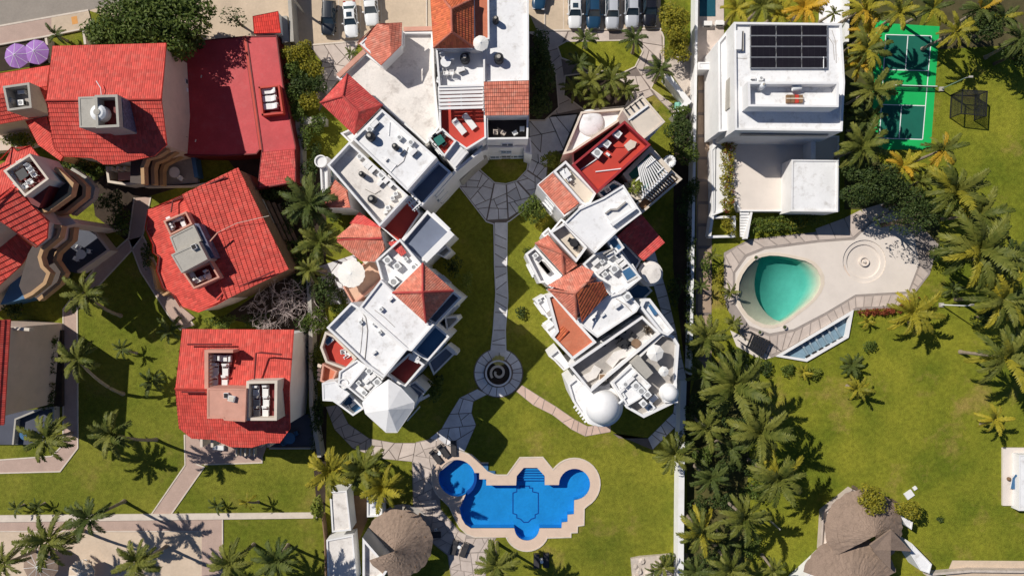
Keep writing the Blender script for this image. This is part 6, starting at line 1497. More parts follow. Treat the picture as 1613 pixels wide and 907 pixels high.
# ================================================================== vehicles
def carpaint(name, rgb, metal=0.0):
    m = mat(name, rgb, 0.02, 1, 0.25, spec=0.5, metal=metal); m.node_tree.nodes['Principled BSDF'].inputs['Coat Weight'].default_value = 0.8; return m
TYRE = mat('tyre_rubber', (0.02, 0.02, 0.02), 0.1, 5, 0.9); RIM = mat('wheel_rim', (0.5, 0.5, 0.52), 0.05, 3, 0.3, metal=0.8)
LAMP = mat('headlight_lens', (0.75, 0.76, 0.78), 0.05, 3, 0.1, spec=0.7); TAIL = mat('tail_light_lens', (0.35, 0.01, 0.01), 0.05, 3, 0.15)
def car(px, py, rz, paint, label, L_=4.5, wd=1.8, ht=1.5, style='sedan', group='cars parked along the kerb'):
    """front is +X"""
    r = mesh_thing('parked_car', label, 'car', px, py, 0.02, rad(rz), group)
    l2, w2 = L_ / 2, wd / 2; sh = 0.92 if ht < 1.55 else 1.02
    st = [(-1.0, .70, .55, .80), (-.97, .86, .40, .90), (-.85, .96, .30, .98), (-.5, 1, .28, 1.0), (0, 1, .28, 1.0), (.45, 1, .28, .98), (.72, .97, .30, .93), (.9, .89, .34, .86), (.98, .74, .42, .76), (1.0, .62, .50, .70)]
    mb = MB(); rings = []
    for x, wf, zb, zt in st:
        hw, zt_ = w2 * wf, sh * zt; i = len(mb.v)
        for y, z in ((-hw * .9, zb * .9), (-hw, zb + .12), (-hw, zt_ * .78), (-hw * .93, zt_ * .97), (-hw * .5, zt_ + .02), (hw * .5, zt_ + .02), (hw * .93, zt_ * .97), (hw, zt_ * .78), (hw, zb + .12), (hw * .9, zb * .9)): mb.v.append((x * l2, y, z))
        rings.append(i)
    for a, b in zip(rings, rings[1:]):
        for q in range(10): mb.f.append([a + q, b + q, b + (q + 1) % 10, a + (q + 1) % 10]); mb.m.append(0)
    mb.f.append([rings[0] + q for q in range(10)]); mb.m.append(0); mb.f.append([rings[-1] + q for q in range(10)][::-1]); mb.m.append(0)
    mb.build('body', paint, r, smooth=True)
    # glasshouse: base and top outlines (rear x, front x)
    if style == 'sedan': xb0, xb1, xt0, xt1 = -.72, .36, -.42, .06
    elif style == 'suv': xb0, xb1, xt0, xt1 = -.95, .40, -.82, .10
    else: xb0, xb1, xt0, xt1 = -.22, .42, -.12, .14
    xb0, xb1, xt0, xt1 = (q * l2 for q in (xb0, xb1, xt0, xt1)); wb, wt = w2 * .93, w2 * .74; z0 = sh * .97; z1 = ht
    def quad(n, pts, m, rr=r):
        q = MB(); c = sum((Vector(p) for p in pts), Vector()) / 4
        q.face(pts); q.face([Vector(p) * 0.98 + c * 0.02 - Vector((0, 0, 0.02)) for p in pts][::-1]); return q.build(n, m, rr)
    quad('windshield', [(xb1, -wb * .93, z0), (xb1, wb * .93, z0), (xt1, wt * .93, z1 - .03), (xt1, -wt * .93, z1 - .03)], GLASS)
    quad('rear_window', [(xb0, wb * .93, z0), (xb0, -wb * .93, z0), (xt0, -wt * .93, z1 - .03), (xt0, wt * .93, z1 - .03)], GLASS)
    for s_ in (-1, 1): quad('side_window', [(xb0 + .04, s_ * wb, z0), (xb1 - .04, s_ * wb, z0), (xt1 - .02, s_ * wt, z1 - .04), (xt0 + .02, s_ * wt, z1 - .04)], GLASS)
    q = MB(); P = [(xt0 - .05, -wt), (xt1 + .06, -wt), (xt1 + .06, wt), (xt0 - .05, wt)]; n = 5
    for i in range(n):
        for j in range(6):
            def pt(i_, j_):
                x = P[0][0] + (P[1][0] - P[0][0]) * i_ / n; y = -wt + 2 * wt * j_ / 6
                return (x, y * (1 - 0.04 * (i_ in (0, n))), z1 + 0.05 * (1 - (y / wt) ** 2) - 0.02 * abs(2 * i_ / n - 1) ** 2)
            q.face([pt(i, j), pt(i + 1, j), pt(i + 1, j + 1), pt(i, j + 1)])
    q.build('roof', paint, r)
    for s_ in (-1, 1):
        q = MB()
        q.bar((xb1, s_ * wb, z0), (xt1, s_ * wt, z1), .08, .08); q.bar((xb0, s_ * wb, z0), (xt0, s_ * wt, z1), .1, .1); q.bar((xb0 * .3 + xb1 * .7 - .5, s_ * wb, z0), (xt0 * .4 + xt1 * .6 - .2, s_ * wt, z1), .06, .06)
        q.build('roof_pillar', paint, r)
        q = MB(); q.box((xb1 - .22, s_ * (w2 + .1), sh + .05), (.14, .2, .14)); q.build('mirror', paint, r)
        q = MB(); q.box((l2 * .93, s_ * w2 * .66, .66), (.22, .36, .14)); q.build('headlight', LAMP, r)
        q = MB(); q.box((-l2 * .965, s_ * w2 * .7, .78), (.14, .34, .16)); q.build('tail_light', TAIL, r)
        if style == 'suv': q = MB(); q.bar((xt0 + .1, s_ * wt * .9, z1 + .08), (xt1, s_ * wt * .9, z1 + .08), .05, .05); q.build('roof_rail', BLACKP, r)
        for x in (-.60 * l2, .60 * l2):
            q = MB(); q.tube([(x, s_ * (w2 - .2), .33), (x, s_ * (w2 + .01), .33)], [.33, .33], 18); ty = q.build('wheel', TYRE, r)
            q = MB(); q.tube([(x, s_ * (w2 - .02), .33), (x, s_ * (w2 + .03), .33)], [.2, .2], 12); q.build('rim', RIM, ty)
    if style == 'sedan': q = MB(); q.box(((xt0 + xt1) / 2 + .1, 0, z1 + .052), (.62, .7, .012)); q.build('sunroof', GLASS, r)
    if style == 'pickup':
        q = MB(); q.box((-.61 * l2, 0, sh + .035), (l2 * .68, wd * .8, .03)); q.build('cargo_bed', mat('bed_liner', (0.55, 0.55, 0.54), 0.1), r)
        for s_ in (-1, 1): q = MB(); q.box((-.61 * l2, s_ * wd * .42, sh + .1), (l2 * .74, .1, .16)); q.build('bed_rail', paint, r)
        q = MB(); q.box((-.97 * l2, 0, sh + .08), (.08, wd * .86, .14)); q.build('tailgate', paint, r)
    q = MB(); q.box((l2 * .985, 0, .45), (.06, wd * .42, .18)); q.build('grille', BLACKP, r)
    q = MB(); q.box((l2 * .70, 0, sh * .935), (.012, wd * .7, .012)); q.build('bonnet_seam', BLACKP, r)
    return r
PB = carpaint('white_car_paint', (0.78, 0.78, 0.77)); PK = carpaint('black_car_paint', (0.012, 0.012, 0.016)); PN = carpaint('navy_car_paint', (0.015, 0.055, 0.11)); PS = carpaint('silver_car_paint', (0.60, 0.61, 0.64), 0.2); PG = carpaint('dark_grey_car_paint', (0.022, 0.026, 0.032))
car(520, 32, -93, PG, 'dark grey SUV in the left car park, beside the white sedan', 4.5, 1.85, 1.65, 'suv')
car(554, 34, -86, PB, 'white sedan between the dark SUV and the white pickup', 4.7, 1.8, 1.45)
car(586, 14, -86, PB, 'white pickup truck with open bed beside the terracotta gable', 5.0, 1.85, 1.7, 'pickup')
car(905, 20, -90, PB, 'white sedan at the left end of the row of five cars', 4.7, 1.8, 1.45)
car(934, 20, -90, PN, 'dark blue SUV between the white sedan and a silver SUV', 4.8, 1.9, 1.7, 'suv')
car(963, 21, -90, PS, 'silver SUV in the middle of the row of five cars', 4.7, 1.8, 1.65, 'suv')
car(994, 18, -90, PS, 'silver van-like SUV beside the black SUV', 4.8, 1.85, 1.75, 'suv')
car(1022, 17, -90, PK, 'black SUV at the right end of the row of five cars', 4.8, 1.9, 1.75, 'suv')
car(850, -8, -95, PN, 'blue car half cut off at the top edge by the white villa', 4.5, 1.8, 1.5, 'suv')
# ================================================================== palms
def frond_mesh(name, L_, e0, droop, m, leaf=0.58, n=17, seed=0, wide=0.2):
    rg = random.Random(seed); mb = MB(); pts = []; x = z = 0.0; a = e0; k = 12
    sidew = rg.uniform(-0.25, 0.25)
    for i in range(k + 1):
        t = i / k; pts.append(Vector((x, sidew * L_ * 0.25 * t * t, z))); x += math.cos(a) * L_ / k; z += math.sin(a) * L_ / k; a -= droop / k * (0.5 + 1.1 * t)
    def at(t):
        q = t * k; i = min(k - 1, int(q)); return pts[i].lerp(pts[i + 1], q - i), (pts[i + 1] - pts[i]).normalized()
    for i in range(k):
        w0, w1 = 0.055 * (1 - i / k) + 0.012, 0.055 * (1 - (i + 1) / k) + 0.012
        a_, b_ = pts[i], pts[i + 1]
        mb.face([(a_.x, a_.y - w0, a_.z), (b_.x, b_.y - w1, b_.z), (b_.x, b_.y + w1, b_.z), (a_.x, a_.y + w0, a_.z)])
    for i in range(n):
        t = 0.1 + 0.88 * (i + 0.5) / n
        l = leaf * L_ / 3.2 * (0.35 + 0.75 * math.sin(math.pi * min(1, 0.15 + t * 0.85)) ** 0.7)
        p, d = at(t)
        for s in (-1, 1):
            sd = d.cross(Vector((0, 0, 1)));
            if sd.length < .1: sd = Vector((0, 1, 0))
            sd = sd.normalized() * s
            up = sd.cross(d) * s
            dirn = (sd * rg.uniform(.6, .8) + d * rg.uniform(.6, .95) - Vector((0, 0, 1)) * rg.uniform(0.1, 0.5) + up * 0.2).normalized()
            wv = d * (wide * L_ / 3.2 * rg.uniform(.8, 1.2))
            mid = p + dirn * l * 0.5 + Vector((0, 0, 0.03)); tip = p + dirn * l - Vector((0, 0, l * rg.uniform(.1, .32)))
            mb.face([p - wv * .3, mid - wv * .5, tip, mid + wv * .5, p + wv * .4])
    return mb.mesh(name, m)
FR = {}
def fronds(mname, m):
    if mname not in FR:
        FR[mname] = {'up': [frond_mesh('frond', 3.2, rad(e), rad(d), m, seed=s) for s, (e, d) in enumerate(((72, 70), (60, 85), (50, 80)))],
                     'mid': [frond_mesh('frond', 3.3, rad(e), rad(d), m, seed=10 + s) for s, (e, d) in enumerate(((38, 85), (28, 80), (20, 75), (33, 105)))],
                     'low': [frond_mesh('frond', 3.2, rad(e), rad(d), m, seed=20 + s) for s, (e, d) in enumerate(((5, 75), (-8, 60), (-18, 55)))]}
    return FR[mname]
fronds('g', PGREEN); fronds('d', PDARK); fronds('y', PYEL); fronds('o', PORA)
def palm(px, py, h, rpx, tint, label, base=None, n=18, tilt=None, mixin=None, name='palm_tree', seed=None, trunkless=False, cat='palm', bias=None):
    """crown centre at photo pixel px,py when h metres up; rpx = crown radius in pixels"""
    rg = random.Random(int(px * 7 + py * 13))
    top = W(px, py, h)
    b = W(*base) if base else top.copy(); b.z = 0
    if not base: b += Vector((rg.uniform(-.5, .5), rg.uniform(-.5, .5), 0)) * (0 if h < 3 else 1)
    r = thing(name, label, cat, b)
    rel = top - b
    if h > 1.2:
        mb = MB(); pts = []; rs = []; k = 14
        bend = Vector((rel.x, rel.y, 0)) * 0.35
        for i in range(k + 1):
            t = i / k; q = Vector((rel.x * t, rel.y * t, rel.z * t)) - bend * (t * (1 - t)) * 1.2; pts.append(q)
            rs.append((0.23 - 0.10 * t + (0.10 if i == 0 else 0)) * (1.08 if i % 2 else 0.96) * min(1.0, 0.55 + h / 12))
        mb.tube(pts, rs, 8); mb.build('trunk', TRUNK, r)
    R_ = rpx * (CAMH - h) / (CAMH * PPM)
    sc0 = R_ / 2.95
    for i in range(n):
        t = (i + 0.5) / n
        kind = 'up' if t < 0.22 else ('mid' if t < 0.72 else 'low')
        tn = tint if not mixin or rg.random() > mixin[1] else mixin[0]
        me = rg.choice(FR[tn][kind])
        az = i * 2.39996 + rg.uniform(-.3, .3)
        if bias is not None and rg.random() < 0.55: az = rad(bias) + rg.gauss(0, 0.9)
        s = sc0 * rg.uniform(.84, 1.12) * (1.12 if kind == 'up' else 1.0)
        o = link('frond', me, r, rel + Vector((0, 0, 0.02 * i * 0.1)), (rg.uniform(-.18, .18), rg.uniform(-.12, .12), az), (s, s, s))
    return r
PALMS = [
 # left resort
 (88, 55, 2.2, 17, 'd', 'small palm between the purple parasols and the street', None, 12),
 (135, 462, 9.5, 36, 'g', 'tall leaning coconut palm over the kerbed path by the stepped balconies', (190, 497), 18),
 (122, 566, 9.5, 34, 'g', 'tall leaning coconut palm above the shaded lawn by the hedge', (194, 620), 18),
 (72, 690, 8.5, 40, 'g', 'coconut palm over the corner of the dark terrace and kerbed walk', (112, 682), 18),
 (176, 683, 9.5, 38, 'g', 'tall coconut palm on the shaded lawn with bent trunk', (246, 692), 18),
 (76, 850, 9.0, 44, 'g', 'large coconut palm on the sand at bottom left', (132, 835), 20),
 (142, 815, 8.5, 36, 'd', 'coconut palm leaning from the lawn edge over the sand', (196, 789), 16),
 (216, 884, 8.5, 38, 'g', 'coconut palm on the sand beside the long palm shadow', (262, 860), 18),
 (362, 886, 8.5, 36, 'g', 'coconut palm on the bottom lawn, left of the pair', (400, 857), 18),
 (436, 882, 8.5, 38, 'd', 'coconut palm on the bottom lawn, right of the pair', (454, 858), 18),
 (8, 885, 9.0, 30, 'g', 'coconut palm cut off at the bottom-left edge', (72, 860), 16),
 (192, 549, 2.0, 16, 'd', 'small dark palm on the sunlit lawn patch', (215, 556), 11),
 (268, 520, 1.2, 22, 'd', 'low dark palm clump against the square red house', None, 13),
 (240, 600, 1.4, 24, 'd', 'low broad dark palm at the lawn edge by the red roof', None, 13),
 (390, 790, 2.6, 15, 'y', 'small leaning palm on the strip of lawn above the white walk', (407, 790), 9),
 (26, 800, 1.4, 14, 'd', 'low dark palm beside the white walk, left one', None, 10), (60, 797, 1.3, 14, 'd', 'low dark palm beside the white walk, right one', None, 10),
 (342, 796, 0.9, 14, 'd', 'little round shrub palm on the lawn strip', None, 10),
 # centre
 (487, 320, 8.5, 44, 'd', 'big dark fan-leaved palm between the red annex and the white turret', None, 22),
 (503, 380, 6.6, 36, 'g', 'feathery green palm beside the terracotta gable', (500, 400), 22),
 (488, 425, 6.5, 24, 'g', 'lower green palm beside the bare branches', None, 14),
 (520, 742, 8.0, 38, 'y', 'yellow palm left of the green one above the pool huts', (524, 738), 20),
 (572, 738, 7.6, 38, 'g', 'green palm between two yellow palms above the pool huts', None, 22),
 (604, 766, 8.0, 36, 'y', 'bright yellow palm over the small white hut', (612, 790), 22),
 (782, 890, 8.5, 36, 'g', 'palm at the bottom edge below the swimming pool', None, 18),
 (553, 84, 2.0, 12, 'd', 'tiny palm on the flagstones by the terracotta gable', None, 10),
 (921, 62, 4.2, 20, 'd', 'palm at the left end of the oval planter by the parked cars', (922, 76), 13),
 (999, 62, 4.2, 22, 'd', 'palm at the right end of the oval planter by the parked cars', (996, 84), 13),
 (1039, 110, 4.4, 22, 'd', 'palm by the white slanting wall and rubble', (1031, 130), 13),
 (912, 100, 3.2, 20, 'd', 'shaded palm in the bed below the oval planter', None, 12),
 (930, 128, 3.8, 26, 'g', 'green palm in the bed above the cream roof, left', None, 16), (962, 126, 3.8, 26, 'g', 'green palm in the bed above the cream roof, middle', None, 16),
 (985, 140, 3.2, 22, 'g', 'green palm in the bed above the cream roof, right', None, 14), (940, 156, 3.2, 24, 'g', 'green palm brushing the cream pentagon terrace', None, 14), (905, 140, 3.4, 22, 'g', 'green palm at the shaded left end of the bed', None, 14),
 # behind the modern villa, top edge
 (1160, 14, 5.0, 26, 'y', 'yellow-green palm above the modern villa, leftmost of four', None, 16), (1200, 10, 5.2, 28, 'g', 'green palm above the modern villa, second from left', None, 16), (1228, 20, 4.6, 24, 'y', 'yellow-green palm above the modern villa, third from left', None, 16),
 (1267, 12, 6.0, 32, 'o', 'orange-tinged palm right above the solar panels', None, 18), (1313, 22, 3.0, 13, 'g', 'small palm in the strip behind the modern villa', None, 11),
 # strip between villa and court
 (1360, 14, 6.5, 32, 'y', 'yellow-green palm in the top strip beside the white wall', None, 18, ('o', .35)), (1415, 20, 7.5, 30, 'y', 'yellow palm in the top strip above the green court', None, 18, ('g', .4)),
 (1366, 52, 6.0, 28, 'y', 'yellow palm left of the green ball on the court corner', None, 16, ('o', .3)), (1366, 78, 8.0, 34, 'y', 'big yellow-green palm over the left side of the court', None, 20, ('g', .4)), (1352, 100, 6.5, 26, 'o', 'orange palm beside the modern villa roof', None, 16, ('y', .3)),
 (1373, 142, 8.0, 36, 'g', 'large green palm over the middle of the court', None, 20), (1366, 186, 5.0, 28, 'd', 'dark palm in the shade left of the lower court', None, 15),
 (1358, 230, 7.5, 40, 'g', 'broad-leaved pale palm above the big hedge', None, 20), (1470, 14, 6.0, 30, 'd', 'dark palm in the shaded top strip above the court', None, 16, ('y', .3)),
 (1506, 50, 6.5, 29, 'y', 'yellow palm at the top right corner of the court', None, 13), (1545, 14, 6.0, 28, 'd', 'dark palm at the top edge right of the yellow palm', None, 14, ('o', .2)), (1580, 28, 6.0, 28, 'd', 'dark palm with pale old fronds at the top right', None, 13, ('y', .3)), (1606, 60, 6.5, 28, 'd', 'dark palm cut off at the right edge near the top', None, 14),
 # right edge row
 (1484, 236, 6.0, 30, 'g', 'palm with orange tips just below the green court', None, 16, ('o', .3)), (1422, 262, 5.0, 28, 'y', 'orange-tipped palm between the hedge and the court', None, 15, ('o', .35)), (1450, 285, 4.5, 24, 'g', 'low palm right of the hedge', None, 14),
 (1504, 300, 8.0, 48, 'g', 'big green palm right of the deck shade', None, 22, ('y', .25)), (1542, 340, 7.5, 40, 'g', 'green palm leaning over the lawn by the big palm', None, 18), (1540, 392, 9.0, 60, 'g', 'largest palm of the right row, over the deck corner', None, 24, ('y', .2)), (1590, 410, 7.5, 36, 'd', 'dark palm at the right edge beside the largest palm', None, 16),
 (1578, 470, 8.5, 48, 'g', 'palm with yellow leaf at right, above the thin lamp post', None, 20, ('y', .25)), (1582, 562, 8.0, 50, 'g', 'palm with yellow leaf at the right edge below the lamp post', None, 18, ('y', .25)), (1566, 660, 3.6, 26, 'y', 'small yellow palm with crooked trunk on the lawn at right', (1545, 668), 13),
 (1438, 492, 3.8, 40, 'y', 'yellow palm at the lower right corner of the pool deck', (1432, 508), 17),
 (1342, 574, 1.3, 20, 'd', 'dark spiky palm on the sunny lawn', None, 18), (1350, 612, 2.6, 22, 'y', 'young yellow-green palm below the dark spiky one', None, 14), (1500, 455, 1.2, 18, 'd', 'blue-green low palm beside the pale lamp post', None, 14),
 (1366, 505, 1.0, 14, 'y', 'tiny yellow palm on the lawn below the deck', None, 9), (1265, 586, 1.2, 14, 'y', 'tiny yellow palm on the lawn below the overflow basin', None, 9),
 # palm belt between the villas and the sunny lawn
 (1113, 530, 8.0, 35, 'g', 'bushy palm at the top of the palm belt beside the pool deck', None, 20), (1154, 508, 1.8, 16, 'g', 'small palm beside the left end of the teal pool deck', None, 12), (1150, 460, 1.5, 14, 'g', 'small palm in the narrow bed left of the teal pool', None, 11),
 (1156, 606, 9.0, 53, 'g', 'very large palm of the belt, below the pool deck', None, 24), (1110, 590, 6.0, 28, 'd', 'dark palm in the belt beside the domed villa', None, 15),
 (1112, 672, 7.5, 33, 'g', 'lighter palm in the belt beside the small dome', None, 16), (1197, 680, 9.0, 48, 'g', 'fan-shaped palm of the belt at the lawn edge', (1215, 660), 22), (1062, 715, 7.5, 33, 'g', 'palm leaning over the white wall beside the centre lawn', (1070, 705), 16),
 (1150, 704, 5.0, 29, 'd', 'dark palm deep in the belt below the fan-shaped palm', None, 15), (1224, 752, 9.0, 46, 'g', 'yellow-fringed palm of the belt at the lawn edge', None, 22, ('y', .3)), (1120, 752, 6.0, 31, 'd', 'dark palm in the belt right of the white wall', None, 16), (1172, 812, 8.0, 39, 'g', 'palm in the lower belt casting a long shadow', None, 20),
 (1104, 838, 8.0, 39, 'g', 'palm in the lower belt beside the white wall', None, 20, ('y', .2)), (1140, 850, 5.5, 26, 'd', 'low dark palm between the two lower belt palms', None, 14), (1150, 896, 7.0, 35, 'g', 'palm at the bottom edge of the belt', None, 18), (1096, 900, 6.0, 26, 'd', 'dark palm in the bottom corner beside the white wall', None, 14), (1218, 898, 4.0, 22, 'g', 'small palm at the bottom edge near the thin mast', None, 13),
 (1104, 450, 2.4, 14, 'd', 'small shaded palm beside the brown driveway', None, 10), (1122, 402, 2.0, 12, 'g', 'tiny palm beside the white wall by the driveway', None, 10), (1045, 892, 3.5, 20, 'g', 'palm growing in the pale rock garden', None, 14), (1030, 900, 2.2, 14, 'd', 'low palm left of the tall one in the rock garden', None, 10),
]
for p in PALMS:
    palm(*p[:6], base=p[6], n=p[7] + (2 if p[2] > 4 else 0), mixin=p[8] if len(p) > 8 else None, name='palm_tree' if p[2] > 3 else 'small_palm')

# ================================================================== leafy trees, shrubs, hedges
def leaf_cloud(mb, c, rx, ry, rz, n, size, rg, hollow=0.35):
    for _ in range(n):
        while True:
            x, y, z = rg.uniform(-1, 1), rg.uniform(-1, 1), rg.uniform(-1, 1); d = x * x + y * y + z * z
            if hollow < d <= 1: break
        p = Vector((c[0] + x * rx, c[1] + y * ry, c[2] + z * rz))
        nrm = Vector((x + rg.gauss(0, .7), y + rg.gauss(0, .7), z + 0.6 + rg.gauss(0, .6))).normalized()
        u = nrm.orthogonal().normalized(); u = Matrix.Rotation(rg.uniform(0, 6.28), 3, nrm) @ u; v = nrm.cross(u)
        s = size * rg.uniform(.6, 1.3)
        mb.face([p - u * s * .62, p - v * s * .3 + u * s * .05, p + u * s * .75, p + v * s * .3 + u * s * .05])
def tree(px, py, h, rx, ry, m, label, n=2200, clumps=9, leaf=0.3, name='leafy_tree', cat='tree', low=0.25, rz=None, group=None):
    """crown rx x ry pixels, crown top at h"""
    rg = random.Random(int(px * 3 + py * 17)); mid = h * 0.68
    k = (CAMH - mid) / (CAMH * PPM); RX, RY = rx * k, ry * k
    c = W(px, py, mid); r = thing(name, label, cat, (c.x, c.y, 0), 0, group)
    mb = MB(); cl = []
    for i in range(clumps):
        a = i * 2.4 + rg.uniform(-.4, .4); q = math.sqrt((i + .5) / clumps) * 0.72
        x, y = q * RX * math.cos(a), q * RY * math.sin(a); z = mid + (h - mid) * (0.75 - q * 0.9) * rg.uniform(.6, 1.1)
        cr = rg.uniform(.3, .48) * 2.6 / math.sqrt(clumps) * 1.25
        cl.append((x, y, z)); leaf_cloud(mb, (x, y, z), RX * cr, RY * cr, max(.3, (h - mid) * .62), n // clumps, leaf, rg)
    mb.build('crown', m, r)
    t = MB(); tr = 0.05 + h * 0.022
    t.tube([(0, 0, 0), (0.05, 0, mid * .45), (0, 0.05, mid * .75)], [tr * 1.3, tr, tr * .8], 8)
    for x, y, z in cl: t.tube([(0, 0.03, mid * .55), (x * .5, y * .5, (mid * .55 + z) / 2), (x * .9, y * .9, z)], [tr * .6, tr * .4, tr * .15], 5)
    t.build('trunk', BARK, r)
    return r
tree(238, 40, 9.0, 116, 68, LGREEN, 'big leafy green tree on the street corner above the gabled house', 15000, 22, 0.36)
tree(296, 60, 6.5, 26, 24, LDARK, 'darker leafy shrub tree overlapping the red annex corner', 1500, 6, 0.3)
tree(368, 28, 4.0, 20, 18, LDARK, 'thin small tree casting shade on the sandy lot', 260, 6, 0.25)
for i, (x, y, h, rx, m, l) in enumerate(((456, 88, 3.2, 17, LYEL, 'yellow-flowered shrub at the top left of the shrub bed'), (480, 80, 3.4, 17, LYEL, 'yellow shrub at the top right of the shrub bed'), (462, 112, 3.0, 18, LGREEN, 'green shrub on the left of the shrub bed'), (490, 108, 3.0, 17, LYEL, 'yellow-topped shrub on the right of the shrub bed'),
        (474, 134, 3.2, 20, LDARK, 'dark green shrub in the middle of the shrub bed'), (498, 132, 2.8, 15, LDARK, 'dark shrub by the flagstone edge of the shrub bed'), (456, 150, 3.0, 18, LGREEN, 'green shrub beside the sunken lounger box'), (486, 158, 2.8, 17, LYEL, 'yellow spiky shrub near the crimson roof'), (468, 176, 2.6, 17, LGREEN, 'green shrub at the bottom of the shrub bed'))):
    tree(x, y, h, rx, rx, m, l, 900, 6, 0.26, 'shrub', 'shrub', group='shrubs of the bed beside the red annex')
